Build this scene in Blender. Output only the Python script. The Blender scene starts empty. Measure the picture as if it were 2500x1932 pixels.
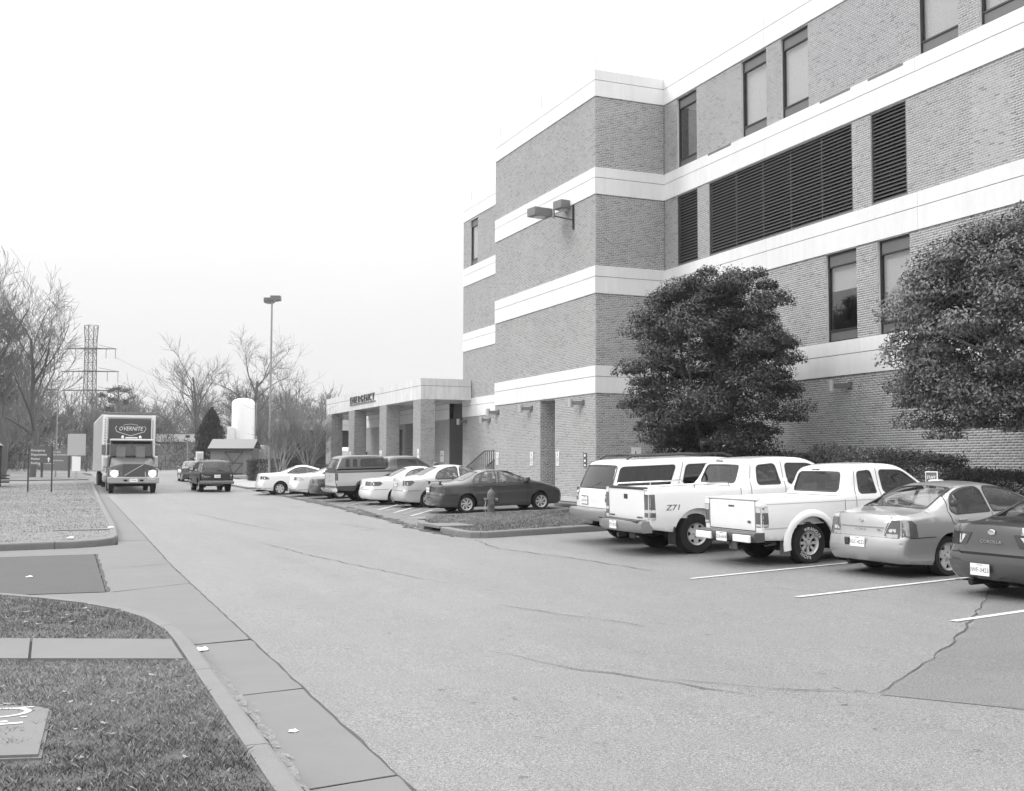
import bpy, bmesh, math, random
import numpy as np
from mathutils import Vector, Matrix
from mathutils.geometry import delaunay_2d_cdt

# ------------------------------------------------------------------ camera, world, sun, exposure
S = bpy.context.scene
cam = bpy.data.objects.new("camera", bpy.data.cameras.new("camera"))
S.collection.objects.link(cam)
S.camera = cam
cam.data.sensor_width = 36.0
cam.data.lens = 39.137
cam.data.clip_start = 0.1
cam.data.clip_end = 3000
CAM_YAW, CAM_PITCH, CAM_ROLL = math.radians(-22.5), math.radians(3.514), math.radians(0.155)
cam.matrix_world = (Matrix.Translation((0, 0, 1.95)) @ Matrix.Rotation(CAM_YAW, 4, 'Z')
                    @ Matrix.Rotation(math.pi/2 + CAM_PITCH, 4, 'X') @ Matrix.Rotation(CAM_ROLL, 4, 'Z'))

SUN_EL, SUN_AZ = math.radians(38), math.radians(-62)      # azimuth from +Y towards +X
W = bpy.data.worlds.new("World"); S.world = W; W.use_nodes = True
nt = W.node_tree; nt.nodes.clear()
def wn(t, **k):
    n = nt.nodes.new(t)
    for a, b in k.items(): setattr(n, a, b)
    return n
sky = wn('ShaderNodeTexSky', sky_type='NISHITA', sun_disc=False, sun_elevation=SUN_EL, sun_rotation=SUN_AZ, air_density=1.0, dust_density=3.0)
bw = wn('ShaderNodeRGBToBW'); nt.links.new(sky.outputs[0], bw.inputs[0])
geo = wn('ShaderNodeTexCoord'); sep = wn('ShaderNodeSeparateXYZ'); nt.links.new(geo.outputs['Generated'], sep.inputs[0])
mr = wn('ShaderNodeMapRange'); mr.inputs[1].default_value = 0.0; mr.inputs[2].default_value = 1.0
mr.inputs[3].default_value = 8.1; mr.inputs[4].default_value = 38.0          # overcast dome: horizon to zenith
pw = wn('ShaderNodeMath', operation='POWER'); pw.use_clamp = True; mx0 = wn('ShaderNodeMath', operation='MAXIMUM'); mx0.inputs[1].default_value = 0.0; nt.links.new(sep.outputs[2], mx0.inputs[0]); nt.links.new(mx0.outputs[0], pw.inputs[0]); pw.inputs[1].default_value = 1.8
nt.links.new(pw.outputs[0], mr.inputs[0])
cl = wn('ShaderNodeTexNoise'); cl.inputs['Scale'].default_value = 2.2; cl.inputs['Detail'].default_value = 4; cl.inputs['Roughness'].default_value = .5
mp = wn('ShaderNodeMapping'); mp.inputs['Scale'].default_value = (1, 1, 3.5); nt.links.new(geo.outputs['Generated'], mp.inputs[0]); nt.links.new(mp.outputs[0], cl.inputs['Vector'])
cm = wn('ShaderNodeMapRange'); cm.inputs[1].default_value = .25; cm.inputs[2].default_value = .75; cm.inputs[3].default_value = .965; cm.inputs[4].default_value = 1.035; nt.links.new(cl.outputs[0], cm.inputs[0])
m1 = wn('ShaderNodeMath', operation='MULTIPLY'); m1.inputs[1].default_value = 0.02; nt.links.new(bw.outputs[0], m1.inputs[0])
m2 = wn('ShaderNodeMath', operation='MULTIPLY'); nt.links.new(mr.outputs[0], m2.inputs[0]); nt.links.new(cm.outputs[0], m2.inputs[1])
m3 = wn('ShaderNodeMath', operation='ADD'); nt.links.new(m1.outputs[0], m3.inputs[0]); nt.links.new(m2.outputs[0], m3.inputs[1])
bg = wn('ShaderNodeBackground'); bg.inputs[1].default_value = 0.1; nt.links.new(m3.outputs[0], bg.inputs[0])
wo = wn('ShaderNodeOutputWorld'); nt.links.new(bg.outputs[0], wo.inputs[0])

sun = bpy.data.objects.new("sun", bpy.data.lights.new("sun", 'SUN'))
S.collection.objects.link(sun)
sun.data.energy = 1.45; sun.data.angle = math.radians(16); sun.data.color = (1, .995, .99)
sd = Vector((math.sin(SUN_AZ)*math.cos(SUN_EL), math.cos(SUN_AZ)*math.cos(SUN_EL), math.sin(SUN_EL)))
sun.rotation_euler = sd.to_track_quat('Z', 'Y').to_euler()
S.view_settings.view_transform = 'Standard'; S.view_settings.look = 'None'
S.view_settings.exposure = 0.04; S.view_settings.gamma = 1.0
try: S.view_settings.use_curve_mapping = False
except Exception: pass
try:
    S.cycles.max_bounces = 8; S.cycles.transparent_max_bounces = 12
except Exception: pass

R = random.Random(7)
COL = S.collection
D2R = math.radians

def gz(x, y):
    """height of the ground: a gentle rise ahead, the car park tilting up towards the building"""
    return 0.0085*(0.3827*x + 0.9239*y) + 0.025*max(0.0, x - 9.2)
def gzv(x, y):
    return 0.0085*(0.3827*x + 0.9239*y) + 0.025*np.maximum(0.0, x - 9.2)

# ------------------------------------------------------------------ materials
MATS = {}
def mat(name, base=.5, rough=.6, metal=0.0, spec=.5, noise=None, bump=None, coat=0.0, emit=None, attr=None, streak=None, coord='Object'):
    """greyscale procedural material. noise: list of (scale, amount, detail); bump: (scale, strength, distance)"""
    if name in MATS: return MATS[name]
    m = bpy.data.materials.new(name); m.use_nodes = True; MATS[name] = m
    t = m.node_tree; b = t.nodes['Principled BSDF']
    b.inputs['Roughness'].default_value = rough; b.inputs['Metallic'].default_value = metal
    b.inputs['Specular IOR Level'].default_value = spec
    if coat: b.inputs['Coat Weight'].default_value = coat; b.inputs['Coat Roughness'].default_value = .04
    b.inputs['Base Color'].default_value = (base, base, base, 1)
    tc = t.nodes.new('ShaderNodeTexCoord')
    cur = None
    def math_(op, a, bb):
        n = t.nodes.new('ShaderNodeMath'); n.operation = op
        for i, v in enumerate((a, bb)):
            if isinstance(v, (int, float)): n.inputs[i].default_value = v
            else: t.links.new(v, n.inputs[i])
        return n.outputs[0]
    cur = base
    if attr:
        a = t.nodes.new('ShaderNodeAttribute'); a.attribute_name = attr
        cur = math_('MULTIPLY', a.outputs['Fac'], cur)
    for n_ in (noise or []):
        sc, am, de = n_[:3]
        nz = t.nodes.new('ShaderNodeTexNoise'); nz.inputs['Scale'].default_value = sc; nz.inputs['Detail'].default_value = de
        nz.inputs['Roughness'].default_value = .6
        src = tc.outputs[coord]
        if len(n_) > 3:
            mpn = t.nodes.new('ShaderNodeMapping'); mpn.inputs['Scale'].default_value = n_[3]
            t.links.new(src, mpn.inputs[0]); src = mpn.outputs[0]
        t.links.new(src, nz.inputs['Vector'])
        v = math_('SUBTRACT', nz.outputs[0], .5); v = math_('MULTIPLY', v, am*2); v = math_('ADD', v, 1.0)
        cur = math_('MULTIPLY', v, cur)
    if not isinstance(cur, (int, float)):
        t.links.new(cur, b.inputs['Base Color'])
    if bump:
        nz = t.nodes.new('ShaderNodeTexNoise'); nz.inputs['Scale'].default_value = bump[0]; nz.inputs['Detail'].default_value = 6
        t.links.new(tc.outputs[coord], nz.inputs['Vector'])
        bp = t.nodes.new('ShaderNodeBump'); bp.inputs['Strength'].default_value = bump[1]; bp.inputs['Distance'].default_value = bump[2]
        t.links.new(nz.outputs[0], bp.inputs['Height']); t.links.new(bp.outputs[0], b.inputs['Normal'])
    if emit:
        b.inputs['Emission Color'].default_value = (1, 1, 1, 1); b.inputs['Emission Strength'].default_value = emit
    return m

def glass_mat(name, tint=.6, refl=1.0, rough=.02):
    if name in MATS: return MATS[name]
    m = bpy.data.materials.new(name); m.use_nodes = True; MATS[name] = m
    t = m.node_tree; t.nodes.clear()
    o = t.nodes.new('ShaderNodeOutputMaterial'); mx = t.nodes.new('ShaderNodeMixShader')
    tr = t.nodes.new('ShaderNodeBsdfTransparent'); tr.inputs[0].default_value = (tint, tint, tint, 1)
    gl = t.nodes.new('ShaderNodeBsdfGlossy'); gl.inputs['Roughness'].default_value = rough; gl.inputs[0].default_value = (.95, .95, .95, 1)
    fr = t.nodes.new('ShaderNodeFresnel'); fr.inputs[0].default_value = 1.5
    ml = t.nodes.new('ShaderNodeMath'); ml.operation = 'MULTIPLY'; ml.inputs[1].default_value = refl; ml.use_clamp = True
    ge = t.nodes.new('ShaderNodeNewGeometry'); io = t.nodes.new('ShaderNodeMapRange'); io.inputs[3].default_value = 1.5; io.inputs[4].default_value = 1/1.5
    t.links.new(ge.outputs['Backfacing'], io.inputs[0]); t.links.new(io.outputs[0], fr.inputs[0])
    t.links.new(fr.outputs[0], ml.inputs[0]); t.links.new(ml.outputs[0], mx.inputs[0])
    t.links.new(tr.outputs[0], mx.inputs[1]); t.links.new(gl.outputs[0], mx.inputs[2]); t.links.new(mx.outputs[0], o.inputs[0])
    return m

# ------------------------------------------------------------------ mesh helpers
def mesh_obj(name, V, F, m, parent=None, smooth=None, mats=None, fm=None):
    me = bpy.data.meshes.new(name)
    me.from_pydata([tuple(v) for v in V], [], F)
    for mm in (mats or [m]): me.materials.append(mm)
    if fm is not None: me.polygons.foreach_set('material_index', fm)
    if smooth is not None:
        me.polygons.foreach_set('use_smooth', [True]*len(me.polygons))
        if smooth < 180: me.set_sharp_from_angle(angle=D2R(smooth))
    me.update()
    o = bpy.data.objects.new(name, me); COL.objects.link(o)
    if parent is not None: o.parent = parent
    return o

class MB:
    """collects simple shapes into one mesh"""
    def __init__(s): s.V = []; s.F = []
    def add(s, V, F):
        n = len(s.V); s.V += [tuple(v) for v in V]; s.F += [tuple(i + n for i in f) for f in F]; return s
    def box(s, x0, x1, y0, y1, z0, z1, M=None):
        V = [(x, y, z) for x in (x0, x1) for y in (y0, y1) for z in (z0, z1)]
        if M is not None: V = [tuple(M @ Vector(v)) for v in V]
        return s.add(V, [(0, 1, 3, 2), (4, 6, 7, 5), (0, 4, 5, 1), (2, 3, 7, 6), (0, 2, 6, 4), (1, 5, 7, 3)])
    def bbox(s, x0, x1, y0, y1, z0, z1, c=.02, M=None):
        """box with chamfered edges"""
        bm = bmesh.new(); bmesh.ops.create_cube(bm, size=1)
        for v in bm.verts: v.co = Vector((x0 + (v.co.x+.5)*(x1-x0), y0 + (v.co.y+.5)*(y1-y0), z0 + (v.co.z+.5)*(z1-z0)))
        bmesh.ops.bevel(bm, geom=bm.edges[:], offset=c, segments=2, profile=.5, affect='EDGES')
        if M is not None: bmesh.ops.transform(bm, matrix=M, verts=bm.verts)
        V = [v.co[:] for v in bm.verts]; bm.verts.index_update(); F = [[v.index for v in f.verts] for f in bm.faces]; bm.free()
        return s.add(V, F)
    def tube(s, pts, rs, n=8, caps=True):
        pts = [Vector(p) for p in pts]
        if isinstance(rs, (int, float)): rs = [rs]*len(pts)
        V = []; F = []; prev = None
        for i, p in enumerate(pts):
            d = (pts[min(i+1, len(pts)-1)] - pts[max(i-1, 0)])
            if d.length < 1e-9: d = Vector((0, 0, 1))
            d.normalize()
            if prev is None:
                a = d.orthogonal().normalized()
            else:
                a = (prev - d*prev.dot(d))
                a = a.normalized() if a.length > 1e-6 else d.orthogonal().normalized()
            prev = a; b = d.cross(a)
            for k in range(n):
                t = 2*math.pi*k/n; V.append(p + (a*math.cos(t) + b*math.sin(t))*rs[i])
        for i in range(len(pts)-1):
            for k in range(n):
                F.append((i*n+k, i*n+(k+1) % n, (i+1)*n+(k+1) % n, (i+1)*n+k))
        if caps:
            F.append(tuple(range(n-1, -1, -1))); F.append(tuple((len(pts)-1)*n+k for k in range(n)))
        return s.add(V, F)
    def lathe(s, prof, axis='Z', n=24, M=None, closed=False):
        """prof: (radius, height) list"""
        V = []; F = []
        for (r, h) in prof:
            for k in range(n):
                t = 2*math.pi*k/n
                v = (r*math.cos(t), r*math.sin(t), h) if axis == 'Z' else (r*math.cos(t), h, r*math.sin(t))
                V.append(v)
        m = len(prof)
        for i in range(m if closed else m-1):
            j = (i+1) % m
            for k in range(n): F.append((i*n+k, i*n+(k+1) % n, j*n+(k+1) % n, j*n+k))
        if M is not None: V = [tuple(M @ Vector(v)) for v in V]
        return s.add(V, F)
    def prism(s, poly, h0, h1, plane='XY', M=None):
        """polygon extruded along the remaining axis"""
        f = {'XY': lambda a, b, h: (a, b, h), 'XZ': lambda a, b, h: (a, h, b), 'YZ': lambda a, b, h: (h, a, b)}[plane]
        n = len(poly); V = [f(a, b, h0) for a, b in poly] + [f(a, b, h1) for a, b in poly]
        if M is not None: V = [tuple(M @ Vector(v)) for v in V]
        return s.add(V, [tuple(range(n-1, -1, -1)), tuple(range(n, 2*n))] + [(i, (i+1) % n, n+(i+1) % n, n+i) for i in range(n)])
    def build(s, name, m, parent=None, smooth=None):
        o = mesh_obj(name, s.V, s.F, m, parent, smooth)
        if o.data.polygons and smooth is None:
            pass
        return o

def fix_normals(o):
    bm = bmesh.new(); bm.from_mesh(o.data); bmesh.ops.recalc_face_normals(bm, faces=bm.faces); bm.to_mesh(o.data); bm.free()

def tag(o, label=None, cat=None, group=None, kind=None):
    if label: o['label'] = label
    if cat: o['category'] = cat
    if group: o['group'] = group
    if kind: o['kind'] = kind
    return o
def thing(name, label, cat, loc=(0, 0, 0), rz=0.0, group=None):
    o = bpy.data.objects.new(name, None); o.empty_display_size = .2; COL.objects.link(o)
    o.location = loc; o.rotation_euler = (0, 0, rz); return tag(o, label, cat, group)
def copy_tree(o, parent=None):
    c = o.copy(); COL.objects.link(c)
    if parent is not None: c.parent = parent
    for ch in list(o.children): copy_tree(ch, c)
    return c

_tc = {}
def text_mesh(s, size=.1, ext=.004, align='CENTER', shear=0.0, xs=1.0):
    k = (s, size, ext, align, shear, xs)
    if k in _tc: return _tc[k]
    cu = bpy.data.curves.new("text", 'FONT'); cu.body = s; cu.size = size; cu.extrude = ext; cu.align_x = align; cu.align_y = 'CENTER'; cu.resolution_u = 2
    cu.shear = shear
    o = bpy.data.objects.new("text", cu); COL.objects.link(o)
    dg = bpy.context.evaluated_depsgraph_get(); dg.update()
    me = bpy.data.meshes.new_from_object(o.evaluated_get(dg))
    COL.objects.unlink(o); bpy.data.objects.remove(o); 
    if xs != 1.0:
        for v in me.vertices: v.co.x *= xs
    me.materials.clear(); _tc[k] = me
    return me
def text(name, s, size, m, M, parent=None, ext=.004, **k):
    """M: matrix whose X is the reading direction, Y up, Z out of the surface"""
    me = text_mesh(s, size, ext, **k).copy(); me.transform(M); me.materials.append(m)
    o = bpy.data.objects.new(name, me); COL.objects.link(o)
    if parent is not None: o.parent = parent
    return o
def frame(loc, right, up):
    r = Vector(right).normalized(); u = Vector(up).normalized(); n = r.cross(u)
    return Matrix(((r.x, u.x, n.x, loc[0]), (r.y, u.y, n.y, loc[1]), (r.z, u.z, n.z, loc[2]), (0, 0, 0, 1)))

M_ = {
 'asphalt': mat('asphalt', .178, .52, noise=[(120, 2.0, 2), (48, .9, 2), (1.6, .08, 4), (.16, .14, 3), (1.0, .16, 5, (1.3, .16, 1)), (5, .10, 4)], bump=(160, .5, .01)),
 'asphalt_lot': mat('asphalt_lot', .14, .6, noise=[(120, 1.6, 2), (48, .7, 2), (2.0, .16, 5), (.3, .24, 3), (1.0, .18, 5, (.2, 1.2, 1))], bump=(160, .45, .01)),
 'asphalt_old': mat('asphalt_old', .072, .8, noise=[(110, 1.0, 2), (1.2, .12, 4)], bump=(150, .3, .008)),
 'concrete': mat('concrete', .162, .85, noise=[(90, .16, 3), (2.2, .10, 5), (.6, .10, 3)], bump=(60, .15, .004)),
 'kerb': mat('kerb', .175, .85, noise=[(60, .20, 3), (3.0, .16, 5)], bump=(50, .3, .006)),
 'precast': mat('precast', .74, .75, noise=[(9, .05, 4), (.8, .10, 4, (1, 1, .25)), (5, .10, 5, (1, 1, .10))], bump=(120, .08, .003)),
 'precast_dirty': mat('precast_dirty', .62, .8, noise=[(5, .32, 5, (1, 1, .12)), (2, .12, 4)], bump=(120, .1, .003)),
 'mortar': mat('mortar', .66, .95, noise=[(40, .15, 3), (1.0, .12, 3)]),
 'brick': mat('brick', .335, .85, attr='tone', noise=[(.45, .14, 5), (.6, .10, 4, (1, 1, .3))]),
 'dark_metal': mat('dark_metal', .045, .45, .3),
 'mid_metal': mat('mid_metal', .16, .5, .2, noise=[(6, .2, 3)]),
 'grey_metal': mat('grey_metal', .30, .5, .3, noise=[(8, .15, 3)]),
 'light_metal': mat('light_metal', .55, .4, .4, noise=[(5, .1, 3)]),
 'galv': mat('galv', .42, .45, .6, noise=[(12, .12, 3)]),
 'chrome': mat('chrome', .75, .12, 1.0),
 'black': mat('black', .012, .9, spec=.2),
 'rubber': mat('rubber', .018, .75, spec=.3, noise=[(40, .2, 2)]),
 'white_paint': mat('white_paint', .80, .5, noise=[(3, .03, 3)]),
 'line_paint': mat('line_paint', .50, .8, noise=[(30, .30, 4), (4, .15, 3)]),
 'faint_paint': mat('faint_paint', .26, .85, noise=[(14, .45, 4), (4, .2, 3)]),
 'plate': mat('plate', .82, .5),
 'letter_dark': mat('letter_dark', .03, .6),
 'letter_grey': mat('letter_grey', .09, .6),
 'sign_dark': mat('sign_dark', .10, .6, noise=[(3, .1, 3)]),
 'sign_post': mat('sign_post', .055, .6),
 'blind': mat('blind', .62, .9),
 'blind_dark': mat('blind_dark', .30, .9),
 'spandrel': mat('spandrel', .13, .4, noise=[(2, .1, 2)]),
 'room': mat('room', .10, .9),
 'wood': mat('wood', .16, .8, noise=[(8, .3, 4, (8, 8, .6))]),
 'shingle': mat('shingle', .24, .9, noise=[(20, .25, 3)]),
 'stain': mat('stain', .075, .9, noise=[(18, .5, 4), (2, .3, 3)]),
 'crack': mat('crack', .06, .95, noise=[(30, .4, 3)]),
 'joint': mat('joint', .07, .95, noise=[(20, .5, 3)]),
 'leaf_litter': mat('leaf_litter', .26, .8, noise=[(10, .3, 2)]),
 'grass_ground': mat('grass_ground', .095, .95, noise=[(60, .55, 4), (9, .35, 4), (1.1, .25, 4)], bump=(50, .8, .03)),
 'grass_blade': mat('grass_blade', .155, .8, attr='tone'),
 'dirt': mat('dirt', .10, .95, noise=[(40, .5, 4), (5, .3, 4)], bump=(60, .8, .02)),
 'bark': mat('bark', .13, .9, noise=[(12, .3, 4, (1, 1, .3))]),
 'bark_light': mat('bark_light', .26, .9, noise=[(10, .3, 4)]),
 'twig': mat('twig', .14, .9),
 'twig_far': mat('twig_far', .13, .9),
 'leaf': mat('leaf', .036, .42, spec=.45, attr='tone'),
 'leaf_light': mat('leaf_light', .135, .5, spec=.35, attr='tone'),
 'hedge_leaf': mat('hedge_leaf', .05, .7, attr='tone'),
 'hedge_dry': mat('hedge_dry', .13, .8, attr='tone'),
 'silt': mat('silt', .20, .95, noise=[(70, 1.0, 3), (9, .5, 4)], bump=(60, .6, .01)),
}
G_ = {
 'pane': glass_mat('pane', .88, 1.6),
 'pane_dark': glass_mat('pane_dark', .18, 1.6),
 'car_glass': glass_mat('car_glass', .72, 1.2),
 'car_tint': glass_mat('car_tint', .22, 1.3),
}
# ================================================================== ground, roads, kerbs
def sheet_xy(name, polys, m, dz=0.0, cell=2.0, kind='structure', parent=None):
    """flat polygon(s) draped on the ground, subdivided so they follow it"""
    V = []; F = []
    for poly in polys:
        xs = [p[0] for p in poly]; ys = [p[1] for p in poly]
        pts = [Vector(p) for p in poly]; n = len(pts)
        gx = [9.2] if min(xs) < 9.2 < max(xs) else []
        # crease of the ground at x = 9.2
        extra = []
        if gx:
            for i in range(n):
                a, b = pts[i], pts[(i+1) % n]
                if (a.x-9.2)*(b.x-9.2) < 0:
                    t = (9.2-a.x)/(b.x-a.x); extra.append(a.lerp(b, t))
        edges = [(i, (i+1) % n) for i in range(n)]
        allp = pts + extra
        if len(extra) >= 2:
            ex = sorted(range(len(extra)), key=lambda i: extra[i].y)
            for i in range(len(ex)-1): edges.append((n+ex[i], n+ex[i+1]))
        r = delaunay_2d_cdt(allp, edges, [list(range(n))], 1, 1e-5)
        k = len(V)
        for v in r[0]: V.append((v.x, v.y, gz(v.x, v.y)+dz))
        for f in r[2]: F.append(tuple(i+k for i in f))
    o = mesh_obj(name, V, F, m, parent)
    for p in o.data.polygons:
        pass
    fix_up(o)
    if parent is None: o['kind'] = kind
    return o
def fix_up(o):
    me = o.data; bm = bmesh.new(); bm.from_mesh(me)
    for f in bm.faces:
        f.normal_update()
        if f.normal.z < 0: f.normal_flip()
    bm.to_mesh(me); bm.free()

def ribbon(name, pts, w, m, dz=.008, jitter=0.0, parent=None, seed=1, kind='structure', taper=False):
    rr = random.Random(seed); V = []; F = []
    P = [Vector(p) for p in pts]; Q = []
    for i in range(len(P)-1):
        n = max(1, int((P[i+1]-P[i]).length/.25)) if jitter else max(1, int((P[i+1]-P[i]).length/3))
        for k in range(n): Q.append(P[i].lerp(P[i+1], k/n))
    Q.append(P[-1])
    for i, q in enumerate(Q):
        d = (Q[min(i+1, len(Q)-1)]-Q[max(i-1, 0)]).normalized(); nrm = Vector((-d.y, d.x))
        j = nrm*rr.uniform(-jitter, jitter)
        ww = w*(rr.uniform(.35, 1.3) if jitter else 1)*(math.sin(math.pi*(i+.5)/len(Q))**.4 if taper else 1)
        for s in (-.5, .5):
            v = q + j + nrm*s*ww; V.append((v.x, v.y, gz(v.x, v.y)+dz))
    for i in range(len(Q)-1): F.append((2*i, 2*i+1, 2*i+3, 2*i+2))
    o = mesh_obj(name, V, F, m, parent); fix_up(o)
    if parent is None: o['kind'] = kind
    return o

def kerb_run(name, pts, w=.16, h=.15, m=None, seg=3.0, side=1, gap=.012, parent=None):
    """kerb made of separate stones along a polyline; w to the left (side=1) or right of the travel direction"""
    P = [Vector(p) for p in pts]; L = [0]
    for i in range(len(P)-1): L.append(L[-1]+(P[i+1]-P[i]).length)
    def at(s):
        s = max(0, min(L[-1], s))
        for i in range(len(P)-1):
            if s <= L[i+1]+1e-9:
                t = (s-L[i])/max(1e-9, L[i+1]-L[i]); return P[i].lerp(P[i+1], t)
        return P[-1]
    root = thing(name, None, None) if parent is None else parent
    n = max(1, round(L[-1]/seg))
    for k in range(n):
        s0 = L[-1]*k/n + gap/2; s1 = L[-1]*(k+1)/n - gap/2
        ss = sorted(set([s0, s1] + [l for l in L if s0 < l < s1]))
        sec = [(0, -.1), (0, h-.03), (.012, h-.008), (.035, h), (w, h), (w, -.1)]
        V = []; F = []
        for i, s in enumerate(ss):
            p = at(s); d = (at(s+.05)-at(s-.05)).normalized(); nr = Vector((-d.y, d.x))*side
            for (a, z) in sec:
                q = p + nr*a; V.append((q.x, q.y, gz(p.x, p.y)+z))
        q = len(sec)
        for i in range(len(ss)-1):
            for j in range(q-1): F.append((i*q+j, i*q+j+1, (i+1)*q+j+1, (i+1)*q+j))
        F.append(tuple(range(q))); F.append(tuple((len(ss)-1)*q + j for j in range(q-1, -1, -1)))
        o = mesh_obj('kerb_stone', V, F, m or M_['kerb'], root); fix_normals(o)
    return root

GZ = -.06
# the terrain sheet, reaching the horizon; the car park tilt flattens beyond the building
gx = [-900, -300, -100, -40, -10, 0, 9.2, 20, 40, 60, 200, 900]; gy = [-300, -60, 0, 30, 60, 100, 200, 500, 1400]
def terr(x, y):
    return 0.0085*(0.3827*x+0.9239*y) + 0.025*max(0, min(x, 60)-9.2) - .045
V = [(x, y, terr(x, y)) for x in gx for y in gy]
F = [(i*len(gy)+j, (i+1)*len(gy)+j, (i+1)*len(gy)+j+1, i*len(gy)+j+1) for i in range(len(gx)-1) for j in range(len(gy)-1)]
tag(mesh_obj('ground', V, F, M_['grass_ground']), kind='structure')

# road (X from the gutter pan to the car park edge)
road_l = [(2.0, -6), (2.0, 20), (2.13, 29), (2.45, 53), (3.1, 78), (3.6, 110)]
kerb_l = [(1.30, -6), (1.30, 11.2)]
road = sheet_xy('road', [[(2.0, -12), (30, -12), (30, 10), (16.9, 10), (16.9, 24.6), (9.35, 24.25), (9.3, 28.6), (9.75, 44), (9.95, 62), (10.4, 80), (11.2, 112), (3.6, 112), (3.1, 78), (2.45, 53), (2.13, 29), (2.0, 20)]], M_['asphalt'])
lot = sheet_xy('car_park', [[(9.3, 28.6), (10.1, 31.6), (17.6, 32.0), (17.6, 51), (13.5, 56.5), (9.95, 62), (9.75, 44)]], M_['asphalt_lot'], dz=.004)
patch_r = sheet_xy('asphalt_patch', [[(6.3, 7.35), (7.5, 8.15), (9.9, 9.95), (12.6, 12.3), (16.9, 16.5), (24, 16.5), (24, -6), (9.0, 4.6), (8.0, 5.55), (7.1, 6.35)]], M_['asphalt_lot'], dz=.004)
# cross street behind the far lawn and the yard ahead
sheet_xy('far_pavement', [[(3.6, 112), (11.2, 112), (10.4, 80), (20, 84), (40, 100), (40, 150), (-40, 150), (-40, 120), (3.0, 118)]], mat('far_asphalt', .24, .9, noise=[(1, .1, 3)]), dz=.004)
sheet_xy('left_driveway', [[(-40, 80), (-40, 68), (-6, 70), (2.6, 77), (2.9, 88), (-8, 84)]], mat('drive_asphalt', .15, .9, noise=[(2, .12, 3)]), dz=-.02)
# gutter pan slabs
joint_ys = [-3, 0.2, 3.4, 6.5, 9.2, 11.8]
for i in range(len(joint_ys)-1):
    a, b = joint_ys[i]+.008, joint_ys[i+1]-.008
    sk = .12
    o = sheet_xy('gutter_slab', [[(1.30, a-sk*0), (1.995, a+.12), (1.995, b+.12), (1.30, b)]], M_['concrete'], dz=.006)
o = sheet_xy('gutter_slab', [[(1.30, 11.82), (1.995, 11.94), (2.0, 20), (2.08, 26.2), (1.45, 26.4), (1.42, 26), (1.38, 25.2), (.9, 24.8), (.5, 24.6), (-3, 24.1), (-12, 23.0), (-12, 22.6), (.86, 23.05), (.78, 16.7), (-12, 17.5), (-12, 17.05), (-.6, 16.8), (.15, 15.7), (.6, 15.1), (.95, 14.3), (1.2, 13.3), (1.30, 12.4)]], M_['concrete'], dz=.006)
sheet_xy('gutter_slab', [[(1.45, 26.45), (2.08, 26.25), (2.13, 29), (2.45, 53), (3.1, 78), (3.5, 104), (2.9, 104), (2.5, 78), (1.85, 45), (1.55, 30)]], M_['concrete'], dz=.006)
ribbon('pan_edge_joint', [(1.995, -4), (1.995, 12), (2.0, 20), (2.13, 29), (2.45, 53)], .02, M_['joint'], dz=.010, jitter=.010, seed=3)
for pp, sd_ in (([(1.30, 9.2), (1.995, 9.32)], 4), ([(1.32, 11.8), (1.995, 11.95)], 5), ([(1.3, 6.5), (1.995, 6.62)], 6), ([(.9, 20.0), (2.0, 20.6)], 7), ([(.86, 16.7), (2.0, 17.4)], 8)):
    ribbon('pan_joint', pp, .022, M_['joint'], dz=.0105, jitter=.006, seed=sd_)
sheet_xy('driveway_asphalt', [[(-12, 22.55), (.84, 23.0), (.77, 16.75), (-12, 17.55)]], M_['asphalt_old'], dz=.008)
ribbon('driveway_edge_joint', [(.80, 16.75), (.87, 23.0)], .05, M_['joint'], dz=.012, jitter=.02, seed=9)

# near left lawn (raised behind its kerb), sidewalk and inspection cover
KH = .15
arc_in = [(1.16, -6), (1.16, 10.0), (1.17, 11.3), (1.14, 12.0), (1.0, 12.9), (.78, 13.7), (.42, 14.45), (-.05, 15.15), (-.55, 15.75), (-1.4, 16.2), (-12, 16.9)]
kerb_run('near_kerb', [(1.32, -6), (1.32, 6.35), (1.32, 11.3), (1.30, 12.0), (1.17, 12.98), (.93, 13.8), (.55, 14.6), (.05, 15.3), (-.5, 15.9), (-1.35, 16.35), (-12, 17.05)], side=1, seg=2.6)['kind'] = 'structure'
lawn = arc_in + [(-12, -6)]
sheet_xy('near_lawn', [lawn], M_['grass_ground'], dz=KH-.012)
# the sidewalk in slabs
def lerp(a, b, t): return a+(b-a)*t
swl = [(1.13, 10.15, 11.25), (-.40, 10.77, 11.92), (-2.6, 11.6, 12.75), (-5.4, 12.7, 13.85), (-8.6, 13.9, 15.1)]
swx = [1.13, -.12, -1.72, -3.3, -4.9, -6.5, -8.2]
walk = thing('sidewalk', None, None); walk['kind'] = 'structure'
for i in range(len(swx)-1):
    a, b = swx[i]-.012, swx[i+1]+.012
    f0 = lambda x: 10.15 + (1.13-x)*.405; f1 = lambda x: 11.25 + (1.13-x)*.43
    pts = [(a, f0(a)), (a, f1(a)), (b, f1(b)), (b, f0(b))]
    mb = MB()
    n = len(pts); z1 = [gz(x, y)+KH+.02 for x, y in pts]
    mb.add([(x, y, z-.1) for (x, y), z in zip(pts, z1)] + [(x, y, z) for (x, y), z in zip(pts, z1)], [(3, 2, 1, 0), (4, 5, 6, 7), (0, 1, 5, 4), (1, 2, 6, 5), (2, 3, 7, 6), (3, 0, 4, 7)])
    o = mb.build('paving_slab', M_['concrete'], walk); fix_normals(o)
cov = thing('inspection_cover', 'flat concrete utility cover set in the near lawn with a painted white ring', 'utility cover')
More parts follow.
